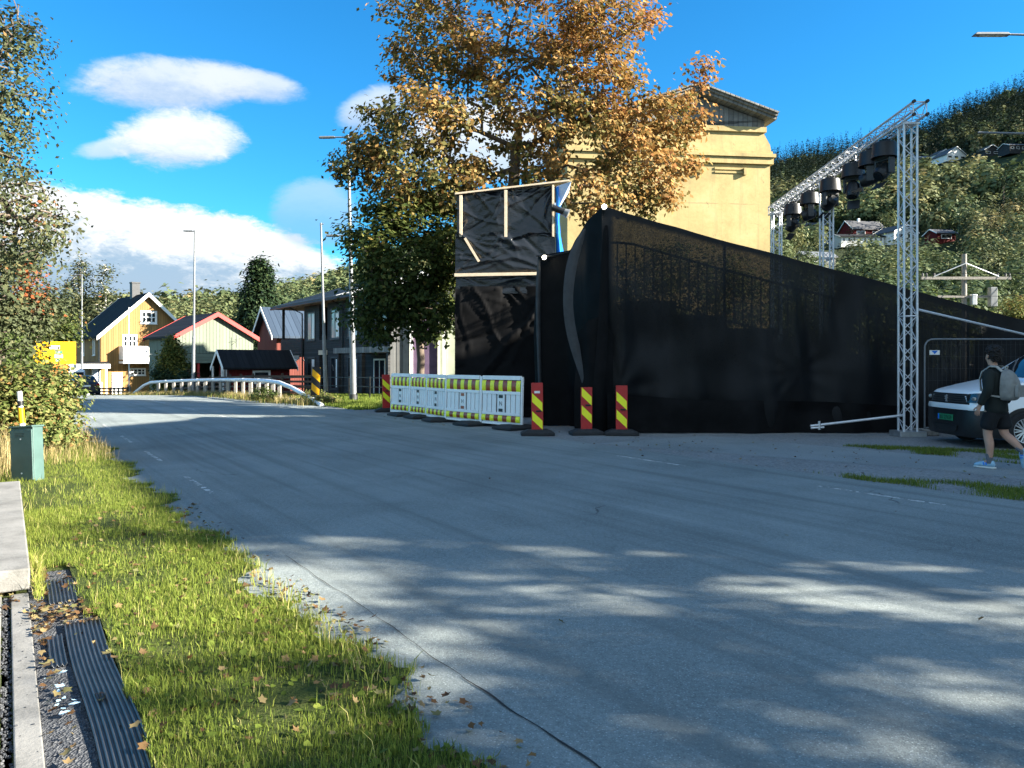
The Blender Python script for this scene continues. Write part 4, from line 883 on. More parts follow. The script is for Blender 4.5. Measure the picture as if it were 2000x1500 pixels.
for (uh, Yh, wh) in CLEAR: keep &= ~((np.abs(u-uh) < (wh*0.6+3.0)/Yh) & (Y > Yh-(48 if Yh < 330 else 150)) & (Y < Yh+9))
keep &= ~((u < -0.3) & (Y > 520))
H = np.where(Y < 260, rng.uniform(7, 13, N), rng.uniform(10, 18, N)); patch = np.sin(X*0.045+1.2)+np.sin(Y*0.03+X*0.02)+rng.normal(size=N)*0.8
dens = (Y < 330) & (rng.random(N) < 0.28); keep &= ~dens
con = (rng.random(N) < np.interp(Y, [150, 330, 430, 560], [0.06, 0.12, 0.55, 0.93])) & (u > 0)
ti = np.clip(0.56+0.13*patch*0.7+rng.normal(size=N)*0.13, 0, 1); A = np.stack([X, Y, Z-0.3, H, ti], -1)
forest('birch_wood', 'd', A[keep & ~con], M['fardecid'], 'olive and golden leafy wood covering the hillsides behind the houses')
A[:, 3] *= 1.55
forest('spruce_wood', 'c', A[keep & con], M['farconif'], 'dark spruce wood along the high ridge of the hill')
def far_tree(px, py_base, hpx, kind, tint, label, d=None, nq=700, group='single trees on the hillside', mat=None):
    q = hill_spot(px, py_base) if d is None else np.array((*at(px, py_base, d)[:2], g(d)))
    if d is None: h = hpx*q[1]/1500
    else: h = (710-(py_base-hpx))*d/1500+CAM_H-g(d)
    name = 'spruce' if kind == 'c' else 'leafy_tree'
    o = thing(name, tuple(q), 0, label, 'tree', group); V, F, T = far_tree_arrays(np.zeros((1, 3)), np.array([h]), kind, np.array([tint]), nq, rng)
    b = MB(); b.cyl((0, 0, -0.5), (0, 0, h*0.6), 0.022*h, 0.008*h, 6); b.build('trunk', M['bark'], o)
    raw_mesh('crown', V, F, mat or (M['fardecid'] if kind == 'd' else M['farconif']), o, tint=T); return o
far_tree(1738, 470, 74, 'd', 0.55, 'pale green pointed tree between the red hillside house and the near truss')
far_tree(1842, 455, 44, 'd', 0.95, 'golden leafed tree above the small red hillside house')
far_tree(1812, 500, 62, 'c', 0.9, 'brownish spruce just right of the near truss tower')
far_tree(1893, 470, 60, 'd', 0.7, 'yellow green rounded tree right of the golden one on the hillside')
far_tree(1670, 540, 80, 'd', 0.75, 'tan and olive tree in front of the long white hillside row')
far_tree(1735, 560, 96, 'd', 0.68, 'wide olive tree just left of the near truss above the scrim')
far_tree(1580, 545, 72, 'd', 0.5, 'green tree below the brown terraced hillside house')
far_tree(1565, 345, 62, 'c', 0.5, 'tall dark spruce right of the yellow hall on the skyline')
far_tree(1590, 345, 52, 'c', 0.4, 'shorter dark spruce beside the tall skyline one')
far_tree(1880, 400, 80, 'd', 0.8, 'large golden crown in the middle of the right hillside')
far_tree(1960, 420, 90, 'c', 0.95, 'light green conifer high on the right hillside')
for px, top, tint, d, lab in ((340, 562, 0.62, 120, 'olive tree left behind the yellow house gable'), (392, 548, 0.72, 125, 'yellow green tree just right of the tall middle lamp post'), (436, 540, 0.6, 122, 'broad olive tree left of the dark conifer'), (590, 530, 0.5, 118, 'green tree right of the dark conifer above the blue roof'), (640, 492, 0.66, 112, 'tall pale loose tree above the apartment block roof'), (672, 520, 0.5, 115, 'olive tree left of the young maple above the apartment roof')):
    far_tree(px, 700, 700-top, 'd', tint, lab, d, 1700, 'trees behind the houses')
far_tree(1995, 700, 205, 'c', 0.3, 'dark spruce at the right edge behind the utility pole', 55, 700, 'trees behind the scrim')
bush('sunlit yellow leafy bush above the scrim at the right edge', [E(1990, 600, 45, 30, 22, .9, 2), E(1960, 622, 45, 20, 14, .8, 1), E(2010, 640, 45, 60, 30, 1, 2)], 80, 45, 0.25, 0.16, 41, M['bushleaf'], (29.7, 45, 0), lambda c: 0.7+0*c[:, 0])
bush('olive leafy hedge behind the grandstand, below the yellow hall', [E(1330, 590, 41, 190, 110, 1.2, 2)], 300, 42, 0.42, 0.22, 42, M['bushleaf'], (9, 41, -.15), lambda c: 0.6+0*c[:, 0], group='bushes behind the grandstand')
bush('long olive leafy hedge behind the grandstand, below the hillside houses', [E(1720, 645, 41.5, 210, 75, 1.2, 2)], 280, 42, 0.42, 0.22, 43, M['bushleaf'], (19.9, 41.5, -.15), lambda c: 0.4+0*c[:, 0], group='bushes behind the grandstand')

# trees outside the right edge, and unseen blocks added to shade the road
def shade_flats(base, rz, L, W, H, rise, label):
    o = thing('shade_block', base, R(rz), label, 'building', 'unseen shade blocks outside the right edge')
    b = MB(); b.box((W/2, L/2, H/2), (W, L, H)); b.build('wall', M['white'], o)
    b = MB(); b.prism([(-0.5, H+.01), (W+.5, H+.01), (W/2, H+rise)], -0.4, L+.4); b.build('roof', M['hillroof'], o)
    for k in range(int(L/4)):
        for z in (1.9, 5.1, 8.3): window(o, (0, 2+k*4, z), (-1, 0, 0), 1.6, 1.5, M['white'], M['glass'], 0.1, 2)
shade_flats((26.7, 1.3, 0), 33.4, 13.2, 10.0, 12.9, 1.3, 'taller white shade block added outside the right edge, parallel to the road')
shade_flats((23.5, 17.0, 0), 0, 15, 10.0, 12.4, 2.0, 'lower white shade block added outside the right edge, beyond the taller one')
def shade_tree(seed):
    r_ = np.random.default_rng(seed); bl = [((0, 0, 7.2), (2.6, 2.6, 3.6), 3)]+[((r_.uniform(-2.2, 2.2), r_.uniform(-2.2, 2.2), r_.uniform(5, 10.5)), (1.5, 1.5, 1.2), 1) for _ in range(5)]
    return tree('roadside_tree', (0, 0, 0), [(0, 0, z) for z in (0, 1.2, 2.4, 3.6, 5, 6.5, 8)], bl, 56, 95, 0.23, 0.17, seed, 'x', 'tree', M['greenleaf'], M['bark'], lambda c: 0.5+0*c[:, 0], 0.2, 0.03, 'roadside trees outside the right edge', seg=0.8)
pr = [shade_tree(51), shade_tree(52)]
for k, (x, y, rz, sc) in enumerate(((15.2, 4.6, 0.3, (.85, .85, .85)), (13.6, 1.0, 2.0, (1, 1, .62)), (13.8, -2.4, 1.2, (.8, .8, .5)), (16.8, 2.9, 2.6, (.8, .8, .77)))):
    lab = 'roadside tree outside the right edge of the picture, %s' % ('nearest the shade blocks', 'second from the shade blocks', 'nearest the camera', 'low one between the two largest')[k]
    if k < 2: o = pr[k]; o.location = (x, y, 0); o.rotation_euler = (0, 0, rz); o.scale = sc; o['label'] = lab
    else: copy_tree(pr[k % 2], (x, y, 0), rz, lab, sc)
# ------------------------------------------------------------------ street furniture
def lamp(x, y, h, arms, label, r=0.085, base=None, lean=0.0):
    o = thing('street_lamp', (x, y, g(y)-0.02), 0, label, 'street lamp', 'street lamps along the road'); o.rotation_euler = (0, lean, 0)
    b = MB(); b.cyl((0, 0, 0), (0, 0, h*0.35), r, r*0.85, 12); b.cyl((0, 0, h*0.35), (0, 0, h), r*0.7, r*0.42, 12); b.cyl((0, 0, h*0.345), (0, 0, h*0.36), r*0.95, r*0.75, 12); b.build('pole', M['lamp_grey'], o, smooth=40)
    b = MB(); b.cyl((0, 0, 0), (0, 0, 0.3), r*1.35, r*1.3, 12); b.build('base', M['darkgrey'], o, smooth=40)
    for (z, L, sgn, head) in arms:
        b = MB(); b.cyl((0, 0, z), (sgn*L, 0, z+0.04), 0.032, 0.028, 8); b.cyl((0, 0, z-0.06), (0, 0, z+0.06), 0.05, 0.05, 8); a = b.build('arm', M['lamp_grey'], o, smooth=40)
        if head:
            b = MB(); b.box((sgn*(L-head*0.4), 0, z+0.02), (head, 0.2, 0.07), taper=0.85); hd = b.build('lamp_head', M['lamp_grey'], a, bevel=0.015)
            b = MB(); b.box((sgn*(L-head*0.4), 0, z-0.022), (head*0.7, 0.14, 0.012)); b.build('lens', M['curtain'], o)
    return o
lamp(-6.6, 32, 11.1, [(11.0, 1.15, -1, 0.7), (6.9, 0.95, -1, 0.55)], 'tall lamp post with two arms rising into the maple crown', 0.13, lean=R(-1.2))
lamp(-8.85, 36.5, 8.3, [(8.22, 0.12, 1, 0)], 'plain armless pole between guard rail end and two armed lamp post', 0.1, lean=R(-1.6))
lamp(-19.1, 46, 9.9, [(9.85, 0.62, -1, 0.6)], 'lamp post with short arm in front of the grey green shed', 0.105, lean=R(0.6))
lamp(-39.2, 70, 11.1, [(11.0, 0.6, -1, 0.6)], 'most distant lamp post, left of the yellow house', 0.11)
lamp(14.35, 21, 11.3, [(10.55, 1.65, -1, 1.0), (7.85, 1.6, -1, 0.0)], 'lamp post just outside the right edge whose two arms reach into the sky', 0.13)
# guard rail: pipe on pale posts, both ends bent down to the ground
gr = thing('guard_rail', tuple(p3(28, 9.6)), 0, 'white pipe guard rail with bent down ends along the outside of the bend', 'guard rail'); o0 = Vector(gr.location)
rp = [(-6.9, 27.9, 0.02), (-7.5, 29.0, 0.18), (-8.7, 30.3, 0.6), (-9.4, 31.0, 0.78), (-10.3, 32.2, 0.82)]
for k in range(1, 16):
    f = k/15; x = -10.3+(-22.4+10.3)*f-0.6*math.sin(math.pi*f)*-1.0; y = 32.2+(47.6-32.2)*f; rp.append((x, y, 0.82))
rp += [(-23.3, 48.6, 0.66), (-24.6, 50.0, 0.2), (-25.1, 50.6, 0.0)]
RW = [Vector((x, y, g(y)+z)) for x, y, z in rp]
b = MB(); b.tube([p-o0 for p in RW], 0.085, 12); pipe = b.build('rail_pipe', M['rail'], gr, smooth=50)
acc = []
for k in range(3, len(RW)-4):
    a, c = RW[k], RW[k+1]; m = max(1, round((c-a).length/0.95))
    for j in range(m): acc.append(a+(c-a)*(j/m))
rpst = random.Random(3)
for p in acc:
    z0 = g(p.y); b = MB(); w = rpst.uniform(.12, .17); b.box((p.x-o0.x, p.y-o0.y+0.04, (z0+p.z-0.1)/2-o0.z), (w, 0.14, p.z-0.1-z0+0.1)); b.build('post', M['postwood'], gr, bevel=0.01)
for k in range(5, len(RW)-4, 2):
    b = MB(); d = (RW[k+1]-RW[k]).normalized(); b.cyl(RW[k]-o0-d*0.08, RW[k]-o0+d*0.08, 0.094, 0.094, 12); b.build('clamp', M['galv'], gr, smooth=40)
# dark slatted fence and the thin railing behind it
def rail_fence(name, label, pts, zs, th, hgt, mat, dpost, cat='fence', pw=0.1):
    o = thing(name, pts[0], 0, label, cat); o0 = Vector(pts[0]); b = MB()
    P = [Vector(p) for p in pts]
    for a, c in zip(P, P[1:]):
        for z in zs: b.bar(a-o0+Vector((0, 0, z)), c-o0+Vector((0, 0, z)), 0.035, th)
    b.build('rails', mat, o)
    for a, c in zip(P, P[1:]):
        m = max(1, round((c-a).length/dpost))
        for j in range(m):
            q = a+(c-a)*(j/m)-o0; b = MB(); b.box((q.x, q.y+0.05, q.z+hgt/2), (pw, pw, hgt)); b.build('post', mat, o)
    return o
rail_fence('slat_fence', 'dark brown slatted timber fence seen between the guard rail posts', [(-9.3, 36.0, -.05), (-13.0, 38.5, g(38.5)), (-17.5, 44.5, g(44.5)), (-22, 50, g(50))], (0.25, 0.5, 0.75, 1.0), 0.1, 1.15, M['slat'], 2.0)
rail_fence('handrail', 'thin pale wooden handrail in front of the red cabin', [(-13.3, 42.5, g(42.5)), (-16.5, 44.5, g(44.5)), (-18.8, 46.5, g(46.5))], (0.95,), 0.08, 0.97, M['postwood'], 2.2, pw=0.07)
rail_fence('garden_railing', 'thin black railing along the lawn in front of the apartment block', [(-4.9, 31.6, 0), (-7.5, 35.3, g(35.3)), (-10.5, 39.5, g(39.5)), (-13.2, 42.3, g(42.3))], (0.95, 0.55), 0.04, 1.0, M['black'], 2.5, pw=0.05)
rail_fence('roadside_fence', 'low dark plank fence beside the parked dark car', [(-28.3, 56.5, g(56.5)), (-33.0, 63, g(63)), (-36.0, 65.5, g(65.5))], (0.25, 0.5, 0.75), 0.12, 0.85, M['slat'], 1.8)
for k, (px, d, lab) in enumerate(((252, 58, 'thin white pole standing in front of the yellow house balcony'),)):
    q = at(px, 700, d); o = thing('flag_pole', (q.x, d, g(d)), 0, lab, 'pole'); b = MB(); b.cyl((0, 0, 0), (0, 0, 6.9), 0.045, 0.03, 8); b.build('pole', M['white'], o); b = MB(); b.box((0.0, 0, 0.5), (0.2, 0.16, 1.0)); b.build('base', M['postwood'], o)
# hazard marker at the rail end
def stripe_panel(b, w, h, y, slope, period, m, z0=0.0, phase=0.0, margin=0.012, duty=0.5):
    """diagonal stripes clipped to a board; y is the front face"""
    k = -4
    while k*period < h+w*2:
        lo = k*period+phase; poly = [(-w/2, lo), (w/2, lo-slope*w), (w/2, lo-slope*w+period*duty), (-w/2, lo+period*duty)]
        def clip(P, zc, keep_above):
            out = []
            for i_ in range(len(P)):
                a, c = P[i_], P[(i_+1) % len(P)]; ia = (a[1] >= zc) == keep_above; ic = (c[1] >= zc) == keep_above
                if ia: out.append(a)
                if ia != ic:
                    t_ = (zc-a[1])/(c[1]-a[1]); out.append((a[0]+(c[0]-a[0])*t_, zc))
            return out
        for zc, ka in ((margin, True), (h-margin, False)):
            if len(poly) > 2: poly = clip(poly, zc, ka)
        if len(poly) > 2: b.poly([(x*(1-2*margin/w), y, z+z0) for x, z in poly], m)
        k += 1
hm = thing('hazard_marker', (-7.35, 28.6, 0), R(8), 'yellow and black striped hazard marker post at the guard rail end', 'marker')
b = MB(); b.box((0, 0, 0.9), (0.32, 0.03, 1.05), 0); stripe_panel(b, 0.32, 1.05, -0.019, 0.75, 0.52, 1, 0.375, 0.2); b.build('board', [M['black'], M['signyellow']], hm, bevel=0)
b = MB(); b.cyl((0.0, 0.045, 0), (0.0, 0.045, 1.1), 0.03, n=8); b.build('post', M['galv'], hm); hm.rotation_euler = (0, R(3), R(8))
# yellow direction sign and the orange one below
q = at(107, 690, 44); sg = thing('direction_sign', (q.x, 44, g(44)), R(30), 'yellow direction sign with green route numbers, half hidden by leaves', 'road sign')
b = MB(); b.box((0, 0, 0.78), (2.1, 0.05, 1.3)); zc = q.z-g(44); bo = b.build('board', M['signyellow'], sg, bevel=0.01); bo.location.z = zc-0.78+0.02
for x in (-0.7, 0.7):
    b = MB(); b.cyl((x, 0.07, 0), (x, 0.07, zc+0.6), 0.045); b.build('post', M['galv'], sg)
b = MB(); b.box((0.2, -0.03, zc+0.06), (0.34, 0.012, 0.17)); b.build('route_panel', M['signgreen'], sg)
b = MB(); b.box((0.14, -0.03, zc-0.4), (0.22, 0.012, 0.17)); b.build('route_panel', M['signgreen'], sg)
b = MB(); b.box((0.0, -0.03, zc+0.34), (0.5, 0.012, 0.2)); b.build('pictogram_panel', M['white'], sg)
b = MB(); b.box((0.2, -0.03, zc-0.17), (0.4, 0.012, 0.2)); b.build('pictogram_panel', M['white'], sg)
text('Trondheim', 0.135, M['black'], sg, (0.42, -0.028, zc+0.015), (R(90), 0, 0)); text('Berkåk', 0.135, M['black'], sg, (0.32, -0.028, zc-0.45), (R(90), 0, 0))
text('E39', 0.14, M['white'], sg, (0.06, -0.038, zc+0.01), (R(90), 0, 0)); text('E6', 0.14, M['white'], sg, (0.055, -0.038, zc-0.45), (R(90), 0, 0)); text('P', 0.17, M['black'], sg, (0.14, -0.038, zc+0.28), (R(90), 0, 0))
q = at(118, 721, 42); so2 = thing('orange_sign', (q.x, 42, g(42)), R(28), 'small orange road sign below the yellow direction sign', 'road sign')
b = MB(); zc = q.z-g(42); b.box((0, 0, zc), (0.75, 0.04, 0.52)); b.build('board', M['signorange'], so2, bevel=0.01); b = MB(); b.cyl((0, 0.06, 0), (0, 0.06, zc+0.2), 0.035); b.build('post', M['galv'], so2)
b = MB(); b.box((0, -0.024, zc), (0.5, 0.008, 0.1)); b.build('arrow', M['black'], so2)
# utility pole with two crossarms and its wires
up = thing('utility_pole', (23.55, 40, g(40)), 0, 'weathered wooden utility pole with braced crossarms above the scrim', 'utility pole'); gz = -g(40)
zt = 7.25+gz; b = MB(); b.cyl((0, 0, 0), (0, 0, zt), 0.15, 0.125, 12); b.build('pole', M['postwood'], up, smooth=40)
b = MB(); b.box((0, -0.16, 5.98+gz), (4.65, 0.1, 0.14)); cr = b.build('crossarm', M['postwood'], up)
for s in (-1, 1):
    b = MB(); b.cyl((0, -0.16, 6.75+gz), (s*1.7, -0.2, 6.05+gz), 0.03); b.build('brace', M['galv'], up)
    for x in (1.65, 2.05, 2.25): b = MB(); b.lathe([(0.02, 0), (0.06, 0.02), (0.035, 0.09), (0.065, 0.1), (0.04, 0.17), (0.01, 0.2)], (s*x, -0.16, 6.05+gz), 8); b.build('insulator', M['darkgrey'], cr, smooth=50)
b = MB(); b.box((0.05, -0.18, 5.02+gz), (3.1, 0.09, 0.11)); b.build('crossarm', M['postwood'], up)
b = MB(); b.box((0.3, -0.3, 4.85+gz), (0.25, 0.25, 0.55)); b.build('switch_box', M['galv'], up, bevel=0.03)
b = MB(); b.box((1.35, -0.2, 5.0+gz), (0.35, 0.3, 1.0)); b.build('transformer', M['lamp_grey'], up, bevel=0.02)
b = MB()
def wire(b, p, q_, sag, r=0.012, n=14):
    p = Vector(p); q_ = Vector(q_); b.tube([p+(q_-p)*(i/n)-Vector((0, 0, sag*4*(i/n)*(1-i/n))) for i in range(n+1)], r, 4)
wb = thing('power_lines', (23.55, 40, 7), 0, 'thin power wires running from the utility pole to the right', 'wires')
for x, z in ((1.65, 6.25), (2.25, 6.25), (-2.05, 6.25), (1.5, 5.1), (-1.4, 5.1)):
    b = MB(); wire(b, (x, -0.16, z-7), (x+26, -9, z-6.6), 0.5); b.build('wire', M['black'], wb)
# green cable cabinet and edge marker
cb = thing('cable_cabinet', (-6.42, 10.2, 0), R(-12), 'leaning dark green metal cable cabinet in the grass', 'cabinet'); cb.rotation_euler = (R(-2), R(-4.5), R(-14))
b = MB(); b.box((0, 0.0, 0.33), (0.36, 0.16, 0.74)); b.build('body', M['cabinet'], cb, bevel=0.008)
b = MB(); b.box((0, -0.09, 0.34), (0.35, 0.02, 0.66)); dr_ = b.build('door', M['cabinet'], cb, bevel=0.004)
b = MB(); b.box((0, -0.005, 0.712), (0.385, 0.2, 0.025)); b.build('lid', M['cabinet'], cb, bevel=0.006)
for z in (0.625, 0.605, 0.585):
    b = MB(); b.box((-0.02, -0.1015, z), (0.15, 0.004, 0.005)); b.build('vent_slot', M['black'], dr_)
for z in (0.55, 0.1):
    b = MB(); b.cyl((0, -0.1, z), (0, -0.106, z), 0.011, n=10); b.build('screw', M['white'], dr_)
em = thing('edge_marker', (-7.6, 12.0, 0), 0, 'yellow and white plastic edge marker post behind the cable cabinet', 'marker'); em.rotation_euler = (0, R(-5), 0)
b = MB(); b.cyl((0, 0, 0), (0, 0, 1.12), 0.042, 0.036, 10, 0); b.cyl((0, 0, 0.62), (0, 0, 0.87), 0.0445, 0.043, 10, 1); b.cyl((0, 0, 0.89), (0, 0, 0.97), 0.0425, 0.0415, 10, 2); b.build('post', [M['white'], M['signyellow'], M['black']], em, smooth=40)

# ------------------------------------------------------------------ works: marker boards and plastic barriers
def base_foot(o, L=0.85, w=0.36):
    b = MB(); b.loft([[(-w/2, -L/2, 0), (w/2, -L/2, 0), (w/2, L/2, 0), (-w/2, L/2, 0)], [(-w/2, -L/2, 0.06), (w/2, -L/2, 0.06), (w/2, L/2, 0.06), (-w/2, L/2, 0.06)], [(-w*.3, -L*.38, 0.125), (w*.3, -L*.38, 0.125), (w*.3, L*.38, 0.125), (-w*.3, L*.38, 0.125)]]); return b.build('foot', M['rubber'], o, bevel=0.01)
def marker(x, y, rz, h, label, phase=0.0, tilt=0.0, sticker=False):
    o = thing('marker_board', (x, y, 0.005), R(rz), label, 'marker board', 'red and yellow marker boards at the works'); o.rotation_euler = (0, R(tilt), R(rz))
    base_foot(o, 0.42, 0.72)
    b = MB(); w = 0.25; b.box((0, 0, 0.07+h/2), (w, 0.035, h), 0)
    st = MB(); k = 0
    for lo in (0.05, 0.44):
        lo += phase
        st.poly([(-w/2+.014, -0.0205, 0.07+lo+0.21), (w/2-.014, -0.0205, 0.07+lo), (w/2-.014, -0.0205, 0.07+lo+0.19), (-w/2+.014, -0.0205, 0.07+lo+0.40)], 0)
    bo = b.build('board', M['boardred'], o, bevel=0.006)
    for j in range(2):
        s2 = MB(); s2.poly(st.v[4*j:4*j+4]); s2.build('reflector', M['boardyellow'], bo)
    b = MB(); b.box((0.03, -0.03, 0.07+0.45+phase), (0.12, 0.03, 0.035)); b.build('handle', M['black'], bo, bevel=0.008)
    if sticker: b = MB(); b.box((0.0, -0.02, 0.93), (0.12, 0.004, 0.05)); b.build('sticker', M['white'], bo)
    return o
marker(0.55, 16.55, 2, 1.06, 'red and yellow marker board at the right end of the white barriers', 0.0, -0.6, True)
marker(1.62, 16.7, 8, 0.96, 'red and yellow marker board in front of the gathered scrim folds', 0.12)
marker(2.37, 16.6, -4, 1.0, 'rightmost red and yellow marker board, before the big black scrim', 0.03)
marker(-4.02, 24.6, 18, 1.12, 'red and yellow marker board behind the left end of the white barriers', 0.15, -1)
def barrier(p0, p1, label, pale=False, glyph='N'):
    p0 = Vector(p0); p1 = Vector(p1); d = p1-p0; L = d.length; rz = math.atan2(d.y, d.x)
    o = thing('traffic_barrier', (p0.x, p0.y, 0.005), rz, label, 'barrier', 'white plastic barriers with yellow and brown reflectors'); o.rotation_euler = (R(-1.5), 0, rz)
    H = 1.17; wh = M['barrier']
    b = MB(); b.box((0.022, 0, H/2+.06), (0.044, 0.055, H)); b.box((L-0.022, 0, H/2+.06), (0.044, 0.055, H))
    for z, h in ((H+.03, 0.10), (0.84, 0.075), (0.335, 0.065), (0.095, 0.05)): b.box((L/2, 0, z), (L-0.14, 0.06, h))
    b.box((L/2, 0.012, 1.0), (L-0.14, 0.02, 0.26)); b.box((L/2, 0.012, 0.22), (L-0.14, 0.02, 0.19))
    b.build('frame', wh, o, bevel=0.006)
    n = 8
    for k in range(n):
        x = 0.07+(L-0.14)*(k+0.5)/n
        if k in (3, 4): continue
        b = MB(); b.box((x, 0, 0.585), ((L-0.14)/n*0.84, 0.03, 0.43)); b.build('slat', wh, o, bevel=0.004)
    b = MB(); b.box((L/2, -0.002, 0.585), ((L-0.14)/n*1.5, 0.034, 0.43)); cp = b.build('centre_plate', wh, o, bevel=0.004)
    for z in (0.75, 0.42): b = MB(); b.box((L/2, -0.02, z), (0.15, 0.006, 0.075)); b.build('reflector', M['brownred' if glyph == 'H' else 'black'], cp)
    t_ = text(glyph, 0.15, M['darkgrey'], cp, (L/2, -0.0205, 0.53), (R(90), 0, 0), align='CENTER')
    for zc, h, nst in ((1.0, 0.27, 9), (0.22, 0.15, 9)):
        for k in range(nst):
            x0 = 0.055+(L-0.11)*k/nst; x1 = 0.055+(L-0.11)*(k+1)/nst; b = MB(); rings = []
            for xx in (x0+.004, x1-.004):
                rings.append([(xx, -0.012-0.026*math.cos(a), zc+h/2*math.sin(a)) for a in np.linspace(-1.5, 1.5, 7)])
            b.loft(rings, 0, cap=False, closed=False); b.build('reflector_strip', M['boardyellow'] if k % 2 == 0 else M['brownred'], o, smooth=60)
    b = MB(); b.loft([[(L-0.55, -0.48, 0), (L+0.12, -0.48, 0), (L+0.12, 0.42, 0), (L-0.55, 0.42, 0)], [(L-0.55, -0.48, 0.05), (L+0.12, -0.48, 0.05), (L+0.12, 0.42, 0.05), (L-0.55, 0.42, 0.05)], [(L-0.42, -0.3, 0.11), (L+0.0, -0.3, 0.11), (L+0.0, 0.3, 0.11), (L-0.42, 0.3, 0.11)]]); b.build('foot', M['rubber'], o, bevel=0.01)
    return o
M['barrier'] = pm('barrier_white_plastic', (0.84, 0.83, 0.81), 0.45, 0, 0.07, 3, dirt=0.06)
bp = [(-3.72, 23.6, 0), (-3.0, 22.55, 0), (-2.40, 21.55, 0), (-1.76, 20.35, 0), (-0.78, 19.1, 0), (0.24, 17.95, 0)]
for k, lab in enumerate(('white barrier panel farthest left, beside the rear marker board', 'second white barrier panel from the left end', 'middle white barrier panel of the five', 'white barrier panel with dark red end marks, second from the right', 'nearest and rightmost white barrier panel')):
    barrier(bp[k], bp[k+1], lab, glyph='H' if k == 3 else 'N')

# ------------------------------------------------------------------ black scrim round the grandstand
def fold(u, z, seed=0.0):
    return 0.05*math.sin(u*3.3+0.7*math.sin(z*1.3+seed)+seed)+0.03*math.sin(u*8.1+z*0.9+seed*2)+0.10*noise.noise((u*0.55+seed, z*0.5, seed))+0.05*noise.noise((u*1.7, z*1.1+seed, 3.1))
def cloth(name, plan, top, mat, parent, o0, amp=1.0, nz=26, step=0.11, seed=0.0, bottom=0.02, thick=0.0, ztop_sag=0.0, attr=None, extra=None):
    """hanging cloth: plan is a polyline of (x, y), top the height at each corner"""
    P = [Vector((p[0], p[1], 0)) for p in plan]; cum = [0.0]
    for a, c in zip(P, P[1:]): cum.append(cum[-1]+(c-a).length)
    L = cum[-1]; nu = max(2, int(L/step)); V = []; U = []
    for i_ in range(nu+1):
        s = L*i_/nu; k = max(j for j in range(len(cum)) if cum[j] <= s+1e-9); k = min(k, len(P)-2); f = (s-cum[k])/(cum[k+1]-cum[k])
        p = P[k]+(P[k+1]-P[k])*f; zt = top[k]+(top[k+1]-top[k])*f; d = (P[k+1]-P[k]).normalized(); nr = Vector((d.y, -d.x, 0))
        for j in range(nz+1):
            h = j/nz; z = bottom+(zt-bottom)*h; w = amp*fold(s, z, seed)*(0.25+0.75*math.sin(min(1, (1-h)*2.2)*math.pi/2))
            w += extra(s, z)*(1-h**3) if extra else 0
            sag = ztop_sag*abs(math.sin(s*1.7))*(h**6)
            q = p+nr*w; V.append((q.x-o0.x, q.y-o0.y, z-sag-o0.z)); U.append((s, z))
    F = []
    for i_ in range(nu):
        for j in range(nz):
            a = i_*(nz+1)+j; F.append((a, a+nz+1, a+nz+2, a+1))
    me = bpy.data.meshes.new(name); me.from_pydata(V, [], F)
    for m in (mat if isinstance(mat, list) else [mat]): me.materials.append(m)
    if attr:
        a_ = me.attributes.new('dense', 'FLOAT', 'POINT'); a_.data.foreach_set('value', [float(attr(*u)) for u in U])
    me.polygons.foreach_set('use_smooth', [True]*len(F)); o = bpy.data.objects.new(name, me); COL.objects.link(o); o.parent = parent
    return o
st = thing('grandstand', (6.5, 18.5, 0), 0, 'sloping grandstand wrapped in black mesh scrim across the middle', 'grandstand'); s0 = Vector(st.location)
def ztop(x): return float(np.interp(x, [2.0, 4.5, 8.55, 11.33, 13.0, 15], [5.08, 4.36, 3.32, 2.57, 2.1, 1.7]))
cols_ = [2.0, 2.6, 3.4, 4.5, 6, 7.2, 8.55, 10, 11.33, 13.0]
def sm(x, a, b_):
    f = min(1, max(0, (x-a)/(b_-a))); return f*f*(3-2*f)
def dense(s, z):      # doubled, opaque parts of the scrim; the rest is the open mesh
    x = 2.0+s; zt = ztop(x); v = max(1-sm(x, 2.2, 2.3), sm(z, zt-0.16, zt-0.12))
    c = 7.62-0.32*(3.3-z); hw = 0.30+0.16*max(0, 1.9-z); v = max(v, (1-sm(abs(x-c), hw-.06, hw+.06))*sm(z, 0.5, 1.2))
    return max(v, sm(x-10.3-0.4*(z-1.5), -.1, .1), (1-sm(z, 0.8, 1.6+0.35*noise.noise((x*0.5, 1.0, 7.0))))*0.9)
def gather(s, z):     # creases drawn together at knots
    x = 2.0+s; w = 0.0
    for (kx, kz, a, reach) in ((6.35, 1.35, 0.02, 1.1), (2.35, 0.95, 0.04, 1.2)):
        dx, dz = x-kx, z-kz; r = math.hypot(dx, dz)+1e-4; th = math.atan2(dz, dx)
        w += a*math.sin(th*9+kx+1.3*math.sin(th*2+kx)+0.8*noise.noise((dx*2, dz*2, kx)))*(0.5+0.5*noise.noise((math.cos(th)*1.5, math.sin(th)*1.5, kx))+0.3)*math.exp(-(r/reach)**2)*min(1, r*4)-a*0.5*math.exp(-(r/0.3)**2)
    return w
cloth('front_scrim', [(x, 17.15+0.012*(x-2)) for x in cols_], [ztop(x) for x in cols_], M['scrim'], st, s0, 1.7, 48, 0.06, 1.3, attr=dense, extra=gather)
cloth('flank_scrim', [(0.68, 20.4), (0.66, 19.15), (0.95, 19.0), (1.40, 18.85), (1.55, 18.2), (1.75, 17.6), (2.02, 17.1)], [4.3, 4.25, 4.27, 4.33, 4.55, 4.85, 5.08], M['scrim_dense'], st, s0, 0.9, 30, 0.07, 4.2)
b = MB(); b.tube([(x-s0.x, 17.1+0.012*(x-2), ztop(x)+0.02-s0.z) for x in cols_], 0.045, 8); b.build('top_rail', M['black'], st, smooth=60)
